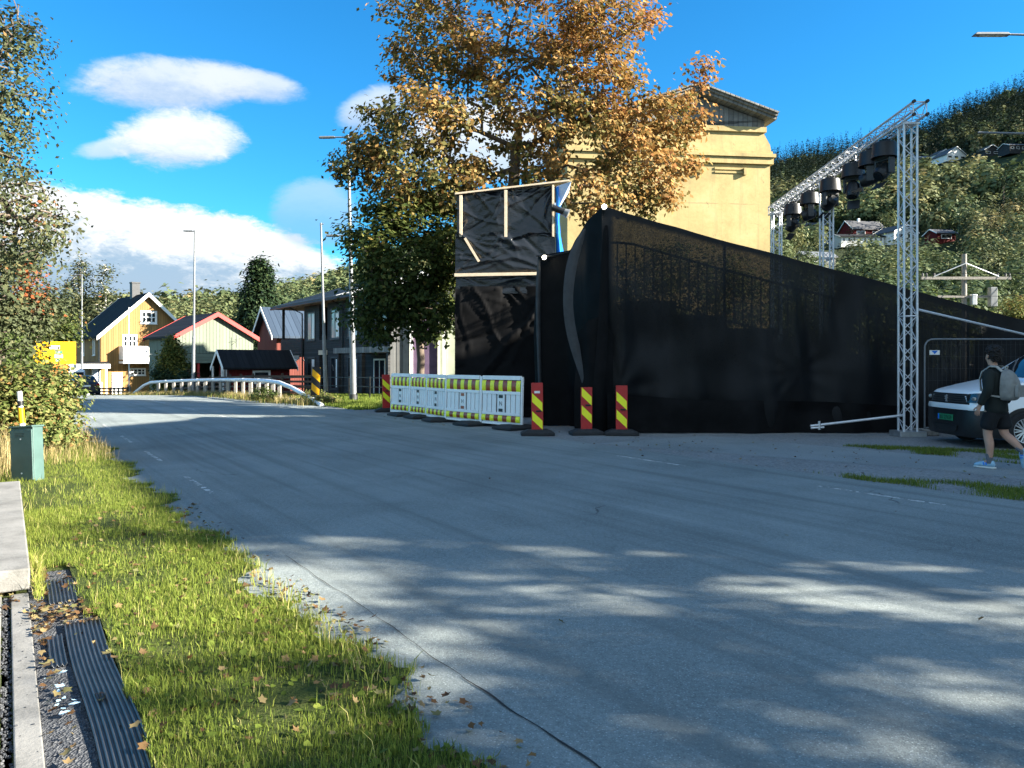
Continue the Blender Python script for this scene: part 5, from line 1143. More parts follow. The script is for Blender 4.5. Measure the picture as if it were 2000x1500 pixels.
def ribbon(name, pts, w, mat):
    b = MB(); P = [Vector(p)-s0 for p in pts]
    for k in range(len(P)-1):
        d0 = (P[min(k+1, len(P)-1)]-P[max(k-1, 0)]).normalized(); d1 = (P[min(k+2, len(P)-1)]-P[k]).normalized()
        a0, a1 = Vector((w[k]/2, 0, 0)), Vector((w[k+1]/2, 0, 0)); c0, c1 = Vector((0, -0.05, 0)), Vector((0, -0.05, 0))
        b.poly([P[k]-a0, P[k]+c0, P[k+1]+c1, P[k+1]-a1]); b.poly([P[k]+c0, P[k]+a0, P[k+1]+a1, P[k+1]+c1])
    o = b.build(name, mat, st, smooth=80); s_ = o.modifiers.new('sub', 'SUBSURF'); s_.levels = s_.render_levels = 2; return o
D = 17.0
ribbon('hem_strip', [at(px, py, d) for px, py, d in ((1142, 447, 17.6), (1122, 490, 17.45), (1111, 545, 17.3), (1108, 600, 17.25), (1117, 660, 17.2), (1135, 715, 17.15), (1150, 760, 17.1), (1157, 800, 17.1))], [0.10, 0.26, 0.24, 0.22, 0.24, 0.22, 0.2, 0.2], M['scrim_edge'])
ribbon('gathered_fold', [at(px, py, d) for px, py, d in ((1184, 440, 16.98), (1180, 540, 16.95), (1178, 640, 16.9), (1172, 730, 16.85), (1165, 790, 16.9), (1170, 838, 17.0))], [0.14, 0.18, 0.22, 0.26, 0.22, 0.2], M['scrim_dense'])
ribbon('post_cover', [at(px, py, d) for px, py, d in ((1053, 506, 19.0), (1050, 580, 18.98), (1052, 660, 18.97), (1054, 740, 18.97), (1056, 800, 18.95))], [0.10, 0.12, 0.1, 0.09, 0.08], M['scrim_edge'])
cloth('gathered_fold', [(1.45, 17.25), (1.7, 17.05), (1.95, 16.95), (2.25, 16.98)], [2.2, 2.5, 2.6, 2.2], M['scrim_dense'], st, s0, 1.3, 22, 0.05, 7.7)
cloth('ground_hem', [(2.1, 16.95), (4, 17.0), (7, 17.05), (9.6, 17.1)], [0.9, 0.75, 0.7, 0.55], M['scrim_dense'], st, s0, 1.2, 10, 0.1, 9.9)
# seating deck and railing inside, seen darkly through the mesh
b = MB()
for k in range(8):
    x = 2.6+1.15*k; zt = ztop(x+0.6)-1.75
    if zt > 0.3: b.box((x+0.575-s0.x, 19.6-s0.y, zt/2-s0.z), (1.149, 4.2, zt))
b.build('seating_deck', M['black'], st)
def zr(x): return ztop(max(x, 2.65))-0.58
b = MB()
rx_ = list(np.arange(2.08, 12.8, 0.35)); b.tube([(x-s0.x, 17.55-s0.y, zr(x)-s0.z) for x in rx_], 0.028, 6); b.tube([(x-s0.x, 17.55-s0.y, zr(x)-1.15-s0.z) for x in rx_], 0.02, 6)
rl_ = b.build('handrail', M['black'], st)
for x in np.arange(2.2, 12.6, 0.205):
    b = MB(); b.cyl((x-s0.x, 17.55-s0.y, zr(x)-1.15-s0.z), (x-s0.x, 17.55-s0.y, zr(x)-s0.z), 0.017, n=5); b.build('baluster', M['black'], rl_)
for x in (2.05, 4.8, 7.5, 10.3, 12.8):
    b = MB(); b.cyl((x-s0.x, 17.35-s0.y, -s0.z), (x-s0.x, 17.35-s0.y, ztop(x)-s0.z), 0.03, n=8); b.build('scaffold_post', M['black'], st)
for k, (px, py, d, lab) in enumerate(((1180, 404, 16.95, 'lit round work lamp at the top corner of the black scrim'), (1063, 503, 18.85, 'lit round work lamp on the low corner post beside the wrapped tower'))):
    q = at(px, py, d); o = thing('work_lamp', tuple(q), 0, lab, 'lamp', 'lit work lamps on the scrim')
    b = MB(); b.sphere((0, -0.03, 0), 0.05, 12, 8); b.build('bulb', M['bulb'], o, smooth=80); b = MB(); b.cyl((0, 0.0, 0), (0, 0.12, 0.02), 0.07, 0.05, 12); b.build('housing', M['black'], o)
b = MB(); q0 = at(1048, 500, 18.9); q1 = at(1110, 492, 18.7)
b.tube([q0, (q0+q1)/2+Vector((0, 0, -0.04)), q1], 0.022, 6); tag(b.build('cable', M['black']), 'black cable along the low scrim top by the lit lamp', 'cable')

# ------------------------------------------------------------------ wrapped lookout tower
tw = thing('wrapped_tower', (-0.2, 22, 0), 0, 'timber framed tower wrapped in black plastic sheet with a blue tarp corner', 'tower'); w0 = Vector(tw.location)
TX0, TX1 = -1.6, 1.22
def ztw(x): return 6.36+(x-TX0)*(6.66-6.36)/(TX1-TX0)
def sheetcloth(name, x0, x1, za, zb, y, seed, folds, mat, belly=0.04, res=0.04):
    """stretched sheet: soft belly plus straight tension folds between pairs of points"""
    r_ = random.Random(seed); top = (zb(x1) if callable(zb) else zb); FL = []
    for _ in range(folds):
        cx, cz = r_.choice(((x0, top), (x1, top), ((x0+x1)/2, top), (x0, za), (x1, za), (r_.uniform(x0, x1), top), (r_.uniform(x0, x1), top), (x0, r_.uniform(za, top))))
        ex, ez = r_.uniform(x0, x1), r_.uniform(za, top); L = math.hypot(ex-cx, ez-cz)
        if L > 0.25: FL.append((cx, cz, (ex-cx)/L, (ez-cz)/L, L, r_.uniform(.025, .07), r_.uniform(.02, .065)*r_.choice((1, 1, -1))))
    n, m = int((x1-x0)/res), int(1+abs(za-top)/res); V = []; F = []
    for i_ in range(n+1):
        x = x0+(x1-x0)*i_/n; zt = zb(x) if callable(zb) else zb
        for j in range(m+1):
            z = za+(zt-za)*j/m; w = belly*noise.noise((x*0.9+seed, z*0.8, seed*1.7))+0.012*noise.noise((x*3+seed, z*3, 2.0))
            for (cx, cz, dx, dz, L, wd, A_) in FL:
                s_ = (x-cx)*dx+(z-cz)*dz
                if -0.1 < s_ < L:
                    p = (x-cx)*dz-(z-cz)*dx+0.04*math.sin(s_*4+cx*7); w += A_*math.exp(-(p/(wd*(0.5+s_/L)))**2)*max(0, 1-s_/L)*min(1, (s_+0.1)*6)
            V.append((x-w0.x, y-w0.y-w, z-w0.z))
    for i_ in range(n):
        for j in range(m):
            a = i_*(m+1)+j; F.append((a, a+m+1, a+m+2, a+1))
    me = bpy.data.meshes.new(name); me.from_pydata(V, [], F); me.materials.append(mat); me.polygons.foreach_set('use_smooth', [True]*len(F))
    o = bpy.data.objects.new(name, me); COL.objects.link(o); o.parent = tw; return o
sheetcloth('upper_sheet', TX0+0.02, TX1, 5.18, ztw, 22.02, 7, 46, M['sheet'])
sheetcloth('middle_sheet', TX0-0.02, TX1+0.02, 4.02, 5.28, 21.93, 4, 40, M['sheet'], 0.06)
sheetcloth('skirt_sheet', TX0, TX1, 3.55, 4.06, 21.92, 8, 18, M['sheet'])
sheetcloth('lower_cloth', TX0-0.03, TX1+0.05, 0.03, 3.75, 21.91, 2, 34, M['scrim_dense'], 0.10, 0.06)
b = MB(); b.box((0.0, 1.35, 3.1), (2.7, 2.4, 6.1)); b.build('core', M['scrim_dense'], tw)
b = MB(); b.poly([(TX0-w0.x-.05, -0.08, 6.36+.02), (TX1-w0.x+.35, -0.1, 6.7+.06), (TX1-w0.x+.3, 2.7, 6.7+.06), (TX0-w0.x-.05, 2.7, 6.36+.02)]); o = b.build('roof_sheet', M['sheet'], tw); m_ = o.modifiers.new('t', 'SOLIDIFY'); m_.thickness = 0.03
for (p, q_, wd) in (((TX0+.14, 21.9, 5.16), (TX0+.14, 21.9, ztw(TX0)-.02), .085), ((-0.18, 21.9, 5.15), (-0.18, 21.9, ztw(-.18)-.02), .085), ((TX1-.05, 21.9, 5.16), (TX1-.05, 21.9, ztw(TX1)-.02), .06), ((TX0-.04, 21.84, 4.06), (TX1-.1, 21.84, 4.11), .09), ((TX0-.03, 21.9, ztw(TX0)+.03), (TX1+.42, 21.9, ztw(TX1)+.11), .05)):
    b = MB(); b.bar(Vector(p)-w0, Vector(q_)-w0, wd, wd, up=(0, 1, 0)); b.build('timber', M['tan'], tw, bevel=0.005)
b = MB(); b.bar(Vector((TX0+.26, 21.86, 5.12))-w0, Vector((TX0+.66, 21.84, 4.45))-w0, 0.07, 0.04, up=(0, 1, 0)); b.build('brace', M['tan'], tw)
b = MB(); V = [(TX1+.05, 21.95, 6.62), (TX1+.46, 21.8, 6.72), (TX1+.40, 22.0, 6.45), (TX1+.2, 22.05, 6.12), (TX1+.08, 22.0, 5.95)]; b.poly([Vector(v)-w0 for v in V]); o = b.build('tarp_flap', M['bluepale'], tw); m_ = o.modifiers.new('t', 'SOLIDIFY'); m_.thickness = 0.012
b = MB(); prof = [(0.03, 6.6, 0.16), (0.06, 6.2, 0.14), (0.04, 5.7, 0.10), (0.05, 5.2, 0.13), (0.06, 4.75, 0.2), (0.08, 4.35, 0.27)]
for (a, za, wa), (c, zc, wc) in zip(prof, prof[1:]):
    x = TX1-w0.x; b.poly([(x+a-.02, -0.02, za), (x+a+wa*.45, -0.1, za), (x+c+wc*.45, -0.1, zc), (x+c-.02, -0.02, zc)]); b.poly([(x+a+wa*.45, -0.1, za), (x+a+wa, 0.05, za), (x+c+wc, 0.05, zc), (x+c+wc*.45, -0.1, zc)])
o = b.build('blue_tarp', M['bluetarp'], tw, smooth=50); m_ = o.modifiers.new('t', 'SOLIDIFY'); m_.thickness = 0.012
q = at(1091, 410, 21.8); o = thing('floodlight', tuple(q), 0, 'small black floodlight clamped to the right side of the wrapped tower', 'floodlight')
b = MB(); b.cyl((-0.18, -0.05, 0.06), (0.14, -0.08, -0.07), 0.085, 0.1, 12); b.build('housing', M['black'], o, smooth=40); b = MB(); b.cyl((0.15, -0.08, -0.074), (0.27, -0.09, -0.13), 0.1, 0.13, 12); b.build('hood', M['lamp_grey'], o, smooth=40); b = MB(); b.box((-0.1, 0.04, 0.1), (0.05, 0.12, 0.2)); b.build('clamp', M['galv'], o)

# ------------------------------------------------------------------ lighting truss
tr_ = thing('lighting_truss', (8.45, 16.4, 0), 0, 'silver lattice truss on three towers carrying a row of stage lights', 'truss'); T0 = Vector(tr_.location)
bd = Vector((0.53, 9.6, 0)).normalized(); bs = Vector((bd.y, -bd.x, 0)); HW = 0.135; TZ = 6.62; BZ = 6.82
def lattice(b, p0, p1, a, c, hw=HW, pitch=0.27, rc=0.025, rb=0.0095):
    p0 = Vector(p0); p1 = Vector(p1); d = p1-p0; L = d.length; d.normalize(); K = [(-1, -1), (1, -1), (1, 1), (-1, 1)]
    for i_, j in K: b.cyl(p0+a*hw*i_+c*hw*j, p1+a*hw*i_+c*hw*j, rc, n=8)
    n = max(1, round(L/pitch)); dl = L/n
    for f in range(4):
        (i0, j0), (i1, j1) = K[f], K[(f+1) % 4]; A_, B_ = a*hw*i0+c*hw*j0, a*hw*i1+c*hw*j1
        for k in range(n):
            s_, e_ = (A_, B_) if (k+f) % 2 == 0 else (B_, A_)
            b.cyl(p0+d*dl*k+s_, p0+d*dl*(k+1)+e_, rb, n=5, caps=False)
        for k in (0, n): b.cyl(p0+d*dl*k+A_, p0+d*dl*k+B_, rb*1.3, n=5, caps=False)
        for k in (round(n*0.36), round(n*0.68)): b.cyl(p0+d*dl*k+A_, p0+d*dl*k+B_, rb*1.3, n=5, caps=False)
Zv = Vector((0, 0, 1))
for k, dd in enumerate((0.0, 4.9, 9.7)):
    c = bd*dd; b = MB(); lattice(b, c+Zv*0.1, c+Zv*(TZ+0.04), bs, bd, HW); t_ = b.build('tower', M['alu'], tr_, smooth=40)
    b = MB(); b.box((c.x, c.y, 0.06), (0.56, 0.5, 0.11)); b.build('base_plate', M['galv'], t_, bevel=0.01)
    b = MB(); b.box((c.x, c.y, TZ+0.015), (0.34, 0.34, 0.03)); b.build('head_plate', M['alu'], t_)
b = MB(); lattice(b, -bd*0.55+Zv*BZ, bd*10.2+Zv*BZ, bs, Zv, HW, 0.25); bm_ = b.build('beam', M['alu'], tr_, smooth=40)
for i_ in (-1, 1):
    for j in (-1, 1):
        q = -bd*0.55+Zv*BZ+bs*HW*i_+Zv*HW*j; b = MB(); b.cyl(q-bd*0.06, q, 0.036, n=8); b.build('end_spigot', M['black'], bm_)
b = MB(); b.cyl(Vector(at(1764, 811, 16.35))-T0, Vector(at(1583, 832, 16.3))-T0, 0.026, n=8); b.build('ballast_pole', M['alu'], tr_, smooth=40)
b = MB(); q = Vector(at(1600, 828, 16.3))-T0; b.cyl(q+Vector((0, 0, .06)), q-Vector((0, 0, .12)), 0.03, n=8); b.cyl(q-Vector((.18, 0, .09)), q+Vector((.1, 0, -.07)), 0.022, n=8); b.build('clamp', M['galv'], tr_)
b = MB(); b.cyl(Vector(at(1790, 604, 16.4))-T0, Vector((3.9, 0.8, 2.0)), 0.026, n=8); b.build('brace_pole', M['alu'], tr_, smooth=40)
def stage_light(d, k, label, side=1):
    dd = (d-16.4)/bd.y; p = T0+bd*dd+Zv*(BZ-HW-0.02)
    o = thing('stage_light', tuple(p), R((35, 80, 20, 140, 60, 110, 10)[k]), label, 'stage light', 'black stage lights under the truss beam')
    b = MB(); b.box((0, 0, -0.03), (0.12, 0.2, 0.06)); b.cyl((0, 0, 0.02), (0, 0, -0.1), 0.03); b.build('clamp', M['black'], o)
    b = MB(); b.lathe([(0.02, -0.075), (0.235, -0.08), (0.25, -0.095), (0.285, -0.40), (0.292, -0.42), (0.28, -0.42), (0.24, -0.11), (0.02, -0.10)], n=28, capb=False, capt=False); b.build('rain_dome', M['black'], o, smooth=35)
    b = MB(); b.box((0, 0, -0.40), (0.34, 0.26, 0.14)); b.build('base_box', M['black'], o, bevel=0.02)
    b = MB(); b.box((-0.2, 0, -0.62), (0.05, 0.16, 0.36)); b.box((0.2, 0, -0.62), (0.05, 0.16, 0.36)); b.box((0, 0, -0.475), (0.44, 0.16, 0.05)); b.build('yoke', M['darkgrey'], o, bevel=0.012)
    ti = R((40, 70, 60, 20, 75, 50, 30)[k]); d_ = Vector((0, math.sin(ti), -math.cos(ti))); c = Vector((0, 0, -0.70))
    b = MB(); b.cyl(c-d_*0.18, c-d_*0.1, 0.10, 0.155, 14); b.cyl(c-d_*0.1, c+d_*0.14, 0.155, 0.165, 14); b.cyl(c+d_*0.14, c+d_*0.24, 0.165, 0.135, 14); hd = b.build('head', M['black'], o, smooth=35)
    b = MB(); b.cyl(c+d_*0.241, c+d_*0.25, 0.11, n=14); b.build('lens', M['carglass'], hd)
    x_ = Vector((1, 0, 0)); u_ = d_.cross(x_); b = MB(); b.box(c+d_*0.36+u_*0.17, (0.3, 0.012, 0.24), 0, Matrix((x_, u_, d_)).transposed()); b.build('barn_door', M['black'], hd)
    return o
for k, (d, lab) in enumerate(((24.3, 'stage light farthest along the beam, beside the yellow hall'), (22.7, 'second stage light from the far end of the beam'), (21.0, 'stage light directly above the middle truss tower'), (19.4, 'fourth stage light, with raised flap, right of the middle tower'), (18.3, 'stage light hanging third from the near truss tower end'), (17.55, 'stage light hanging right beside the near truss tower'))):
    stage_light(d, k, lab)
# loose power cable drooping along the beam
b = MB(); pts = []
for k in range(50):
    f = k/49; q = T0+bd*(0.4+9*f)+Zv*(BZ-HW+0.02*math.sin(f*60)+0.015)+bs*0.05*math.sin(f*33); pts.append(q)
b.tube(pts, 0.012, 5); tag(b.build('power_cable', M['black']), 'black power cable clipped along the underside of the truss beam', 'cable')
# wire mesh fence panel behind the van
def mesh_fence(x0, x1, y, label):
    o = thing('mesh_fence', (x0, y, 0), 0, label, 'fence panel', 'wire mesh fence panels behind the van'); L = x1-x0; H = 2.08; r = 0.18
    path = [(0.02, 0, 0.05), (0.02, 0, H-r)]+[(0.02+r*(1-math.cos(a)), 0, H-r+r*math.sin(a)) for a in np.linspace(0.3, 1.57, 5)]+[(L-0.02-r*(1-math.cos(a)), 0, H-r+r*math.sin(a)) for a in np.linspace(1.57, 0.3, 5)]+[(L-0.02, 0, H-r), (L-0.02, 0, 0.05)]
    b = MB(); b.tube(path, 0.02, 8); b.tube([(0.02, 0, 0.15), (L-.02, 0, 0.15)], 0.016, 6); b.build('frame', M['lamp_grey'], o, smooth=50)
    b = MB()
    for x in np.arange(0.1, L-0.03, 0.1): b.cyl((x, 0, 0.15), (x, 0, H-0.03 if r < x < L-r else H-0.12), 0.0021, n=4, caps=False)
    for z in np.arange(0.4, H, 0.26): b.cyl((0.02, 0.004, z), (L-.02, 0.004, z), 0.0021, n=4, caps=False)
    b.build('wire_mesh', M['darkgrey'], o); b = MB(); b.box((0.03, 0, 0.06), (0.25, 0.7, 0.12)); b.build('foot', M['postwood'], o, bevel=0.02); return o
mf = mesh_fence(8.98, 12.45, 16.75, 'wire mesh fence panel between near truss tower and white van')
b = MB(); b.box((0.22, -0.03, 1.79), (0.22, 0.006, 0.1)); pl = b.build('name_plate', M['white'], mf); b = MB(); b.poly([(0.15, -0.035, 1.83), (0.29, -0.035, 1.83), (0.22, -0.035, 1.755)]); b.build('emblem', M['bluetarp'], pl)
mesh_fence(12.5, 15.9, 16.9, 'wire mesh fence panel outside the right edge behind the van')
# ------------------------------------------------------------------ vehicles
def body_loft(stations, parent, mats, name='body', mfn=None):
    """stations: (x, half width low, half width high, z bottom, z sill, z belt, z top). x runs from nose to tail"""
    rings = []
    for (x, wl_, wh_, zb, zs, zt0, zt) in stations:
        half = [(0.0, zb), (wl_*0.86, zb), (wl_*0.97, zb+0.05), (wl_, zs), (wl_*1.0, (zs+zt0)/2), (wl_*0.985, zt0), (wh_+(wl_-wh_)*0.42, zt0+(zt-zt0)*0.5), (wh_, zt-(zt-zt0)*0.1), (wh_*0.82, zt-0.012), (wh_*0.4, zt+0.004), (0, zt+0.01)]
        rings.append([(x, -y, z) for y, z in half]+[(x, y, z) for y, z in reversed(half[1:-1])])
    b = MB(); b.loft(rings, mfn or 0, True); o = b.build(name, mats, parent, smooth=38)
    return o, rings
def ring_pt(rings, stations, x, q):
    xs = [s[0] for s in stations]; k = max(0, min(len(xs)-2, int(np.searchsorted(xs, x)-1))); f = (x-xs[k])/(xs[k+1]-xs[k]); i0 = int(math.floor(q)); ff = q-i0
    def P(r): return Vector(r[i0 % len(r)]).lerp(Vector(r[(i0+1) % len(r)]), ff)
    return P(rings[k]).lerp(P(rings[k+1]), f)
def surf_patch(name, rings, stations, corners, mat, parent, off=0.006, nx=10, nq=4):
    """patch lying on the body between (x, q) corners, q being the ring parameter"""
    V = []; F = []
    for i_ in range(nx+1):
        for j in range(nq+1):
            a = i_/nx; c = j/nq
            (xa, qa), (xb, qb), (xc, qc), (xd, qd) = corners
            x = (xa*(1-a)+xb*a)*(1-c)+(xd*(1-a)+xc*a)*c; q = (qa*(1-a)+qb*a)*(1-c)+(qd*(1-a)+qc*a)*c
            V.append(ring_pt(rings, stations, x, q))
    cen = Vector((stations[len(stations)//2][0], 0, 0.9)); me_v = []
    for i_ in range(nx+1):
        for j in range(nq+1):
            k = i_*(nq+1)+j; du = V[min(i_+1, nx)*(nq+1)+j]-V[max(i_-1, 0)*(nq+1)+j]; dv = V[i_*(nq+1)+min(j+1, nq)]-V[i_*(nq+1)+max(j-1, 0)]; n_ = du.cross(dv)
            if n_.length > 1e-9: n_.normalize()
            if n_.dot(V[k]-cen) < 0: n_ = -n_
            me_v.append(V[k]+n_*off)
    b = MB(); b.v = [tuple(v) for v in me_v]
    for i_ in range(nx):
        for j in range(nq):
            k = i_*(nq+1)+j; b.f.append((k, k+nq+1, k+nq+2, k+1)); b.mi.append(0)
    return b.build(name, mat, parent, smooth=60)
def wheel(parent, x, y, r, w, out, spokes=10, rimmat=None):
    c = Vector((x, y, r)); Mx = Matrix(((1, 0, 0), (0, 0, out), (0, 1, 0))) if True else None
    Mx = Matrix(((1, 0, 0), (0, 0, out), (0, -out, 0))); h = w/2
    b = MB(); b.lathe([(r*0.66, -h), (r*0.92, -h), (r, -h*0.6), (r, h*0.6), (r*0.92, h), (r*0.68, h*0.98), (r*0.655, h*0.7)], c, 32, 0, Mx, True, False); t_ = b.build('wheel', M['tyre'], parent, smooth=40)
    b = MB(); b.lathe([(r*0.67, h*0.92), (r*0.62, h*0.80), (r*0.60, h*0.2)], c, 32, 0, Mx, False, False)
    for k in range(spokes):
        a = 2*math.pi*k/spokes
        for da in (-0.085, 0.085):
            p = [Vector((math.cos(a+da*0.5)*r*0.12, math.sin(a+da*0.5)*r*0.12, h*0.62)), Vector((math.cos(a+da*1.5)*r*0.61, math.sin(a+da*1.5)*r*0.61, h*0.80))]; b.bar(c+Mx @ p[0], c+Mx @ p[1], r*0.055, r*0.05, up=Mx @ Vector((0, 0, 1)))
    b.lathe([(r*0.17, h*0.3), (r*0.16, h*0.72), (r*0.05, h*0.78)], c, 16, 0, Mx, False, True); b.build('rim', rimmat or M['alloy'], t_, smooth=40)
    b = MB(); b.lathe([(r*0.6, h*0.15), (r*0.02, h*0.15)], c, 24, 0, Mx, False, False); b.build('brake_disc', M['darkgrey'], t_)
    return t_
# the van: local x from nose to tail, local -y is the side towards the camera
vn = thing('parked_van', (8.42, 14.8, 0), R(-1.5), 'white parked van with black lower bumper and green number plate', 'van')
ST = [(0.0, 0.66, 0.56, 0.30, 0.50, 0.70, 0.96), (0.05, 0.76, 0.66, 0.25, 0.48, 0.74, 1.02), (0.16, 0.85, 0.74, 0.22, 0.46, 0.82, 1.06), (0.34, 0.90, 0.78, 0.20, 0.45, 0.90, 1.10), (0.6, 0.92, 0.80, 0.20, 0.45, 0.97, 1.16), (0.95, 0.925, 0.81, 0.2, 0.45, 1.03, 1.235), (1.12, 0.925, 0.80, 0.2, 0.45, 1.06, 1.27),
      (1.35, 0.925, 0.74, 0.2, 0.45, 1.08, 1.44), (1.6, 0.925, 0.70, 0.2, 0.45, 1.09, 1.62), (1.85, 0.925, 0.69, 0.2, 0.45, 1.10, 1.76), (2.15, 0.925, 0.70, 0.2, 0.45, 1.10, 1.83), (2.8, 0.925, 0.71, 0.2, 0.45, 1.10, 1.85), (3.6, 0.92, 0.71, 0.2, 0.45, 1.10, 1.84), (4.15, 0.90, 0.70, 0.22, 0.46, 1.08, 1.80), (4.35, 0.86, 0.66, 0.26, 0.48, 1.0, 1.70), (4.42, 0.80, 0.60, 0.32, 0.5, 0.95, 1.55)]
def vmat(j, k):
    x = ST[j][0]
    if k in (0, 1, 2, 17, 18, 19) : return 1
    if k in (3, 16) and x < 0.34: return 1
    return 0
vb, VR = body_loft(ST, vn, [M['carwhite'], M['black']], 'body', vmat)
b = MB(); rings = []
for (x, y) in ((0.42, -0.945), (0.12, -0.885), (0.005, -0.75), (-0.032, -0.45), (-0.04, 0), (-0.032, 0.45), (0.005, 0.75), (0.12, 0.885), (0.42, 0.945)): rings.append([(x, y, 0.235), (x+0.02, y*0.985, 0.19), (x+.06, y*0.95, 0.2), (x+.06, y*0.95, 0.66), (x-0.004, y*1.0, 0.685), (x-.012, y*1.005, 0.62), (x-.02, y*1.01, 0.45)])
b.loft(rings, 0, True); bu = b.build('bumper', M['black'], vn, smooth=45)
b = MB(); rings = []
for (x, y) in ((0.34, -0.935), (0.10, -0.865), (-0.01, -0.735), (-0.042, -0.45), (-0.05, 0), (-0.042, 0.45), (-0.01, 0.735), (0.10, 0.865), (0.34, 0.935)): rings.append([(x, y, 0.69), (x+.05, y*.96, 0.69), (x+.08, y*.95, 0.79), (x+0.012, y, 0.79), (x-.006, y*1.003, 0.74)])
b.loft(rings, 0, True); b.build('bumper_trim', M['carwhite'], vn, smooth=45)
b = MB(); rings = []
for (x, y) in ((0.005, -0.66), (-0.025, -0.45), (-0.035, 0), (-0.025, 0.45), (0.005, 0.66)): rings.append([(x, y, 0.79), (x+.09, y, 0.79), (x+.1, y*.99, 0.985), (x+.018, y*.99, 0.985)])
b.loft(rings, 0, True); gl = b.build('grille', M['black'], vn, smooth=40)
for z in (0.835, 0.875, 0.915, 0.95):
    b = MB(); b.tube([(0.003+(z-.8)*.09, -0.62, z), (-0.028+(z-.8)*.09, -0.42, z), (-0.037+(z-.8)*.09, 0, z), (-0.028+(z-.8)*.09, 0.42, z), (0.003+(z-.8)*.09, 0.62, z)], 0.007, 5); b.build('grille_bar', M['darkgrey'], gl)
for s in (-1, 1):
    b = MB(); b.loft([[(-0.005, s*0.62, 0.83), (0.1, s*0.55, 0.83), (0.1, s*0.55, 0.99), (0.035, s*0.62, 0.99)], [(0.05, s*0.775, 0.83), (0.18, s*0.66, 0.83), (0.2, s*0.66, 1.005), (0.09, s*0.765, 1.005)], [(0.16, s*0.875, 0.85), (0.25, s*0.74, 0.85), (0.26, s*0.74, 1.01), (0.19, s*0.855, 1.01)], [(0.40, s*0.925, 0.93), (0.42, s*0.8, 0.93), (0.42, s*0.8, 1.0), (0.40, s*0.905, 1.0)]], 0); h_ = b.build('headlight', M['carglass'], vn, smooth=40)
    b = MB(); b.sphere((0.045, s*0.755, 0.90), 0.04, 10, 6); b.build('lamp', M['curtain'], h_, smooth=60)
    b = MB(); b.box((0.006, s*0.52, 0.36), (0.02, 0.2, 0.09)); b.build('fog_lamp', M['darkgrey'], bu)
b = MB(); b.prism([(-0.34, 0.27), (0.34, 0.27), (0.4, 0.385), (-0.4, 0.385)], 0, 0.02); o = b.build('air_intake', M['tyre'], bu); o.rotation_euler = (0, 0, R(-90)); o.location = (-0.066, 0, 0)
b = MB(); b.box((-0.066, 0.0, 0.525), (0.012, 0.52, 0.115)); npl = b.build('number_plate', M['signgreen'], vn, bevel=0.004)
b = MB(); b.box((-0.0735, 0.238, 0.525), (0.003, 0.045, 0.105)); b.build('plate_band', M['bluetarp'], npl)
text('BU 27659', 0.105, M['black'], npl, (-0.074, 0.20, 0.488), (R(90), 0, R(-90)), ext=0.001)
# silver rampant emblem on the grille
em_ = [(-.02, .0), (.0, .0), (.005, .03), (.025, .0), (.05, .0), (.03, .03), (.035, .06), (.06, .075), (.055, .09), (.03, .085), (.045, .11), (.04, .135), (.015, .14), (-.005, .125), (-.03, .11), (-.05, .115), (-.05, .10), (-.025, .09), (-.02, .075), (-.045, .065), (-.045, .05), (-.015, .05), (-.01, .03)]
b = MB(); b.prism([(x*0.95, z*0.95) for x, z in em_], 0, 0.012); o = b.build('emblem', M['alloy'], gl); o.rotation_euler = (0, 0, R(-90)); o.location = (-0.050, 0.02, 0.82)
surf_patch('windscreen', VR, ST, [(1.14, 8.2), (1.86, 8.1), (1.86, 11.9), (1.14, 11.8)], M['carglass'], vn, 0.006, 12, 10)
for sgn in (0, 1):
    f_ = (lambda q: q) if sgn == 0 else (lambda q: 20-q)
    surf_patch('side_window', VR, ST, [(1.48, f_(5.15)), (2.55, f_(5.15)), (2.5, f_(6.8)), (1.92, f_(6.8))], M['carglass'], vn, 0.006, 12, 6)
    surf_patch('side_window', VR, ST, [(2.65, f_(5.15)), (3.55, f_(5.15)), (3.5, f_(6.8)), (2.62, f_(6.8))], M['carglass'], vn, 0.006, 10, 6)
    y = -0.945 if sgn == 0 else 0.945
    b = MB(); b.loft([[(1.52, y*0.98, 1.08), (1.66, y*0.98, 1.08), (1.66, y*0.98, 1.22), (1.52, y*0.98, 1.22)], [(1.46, y*1.08, 1.06), (1.66, y*1.08, 1.06), (1.66, y*1.08, 1.28), (1.46, y*1.08, 1.28)], [(1.5, y*1.2, 1.09), (1.63, y*1.2, 1.09), (1.63, y*1.2, 1.25), (1.5, y*1.2, 1.25)]]); b.build('mirror', M['black'], vn, smooth=50, bevel=0.015)
    for xw in (0.86, 3.55):
        b = MB(); s = -1 if sgn == 0 else 1
        ring0 = []; N_ = 26; rings = []
        for k in range(N_+1):
            a = math.pi*(1.08*k/N_-0.04); rings.append([(xw+math.cos(a)*rr, s*yy, 0.33+math.sin(a)*rr) for rr, yy in ((0.36, 0.86), (0.36, 0.938), (0.415, 0.936), (0.425, 0.90))])
        b.loft(rings, 0, True); b.build('wheel_arch', M['black'], vn, smooth=40)
        b = MB(); b.lathe([(0.36, 0.0), (0.02, 0.0)], (xw, s*0.9305, 0.345), 28, 0, Matrix(((1, 0, 0), (0, 0, 1), (0, 1, 0))), False, False); b.build('well_shade_disc', M['tyre'], vn)  # flat black disc on the closed body imitates the dark hollow of the arch
        wheel(vn, xw, s*0.885, 0.335, 0.17, s)
    surf_patch('side_moulding', VR, ST, [(1.35, f_(3.05)), (3.1, f_(3.05)), (3.1, f_(3.6)), (1.35, f_(3.6))], M['black'], vn, 0.014, 8, 3)
    surf_patch('door_seam', VR, ST, [(1.30, f_(3.0)), (1.312, f_(3.0)), (1.302, f_(5.0)), (1.29, f_(5.0))], M['black'], vn, 0.003, 1, 6)
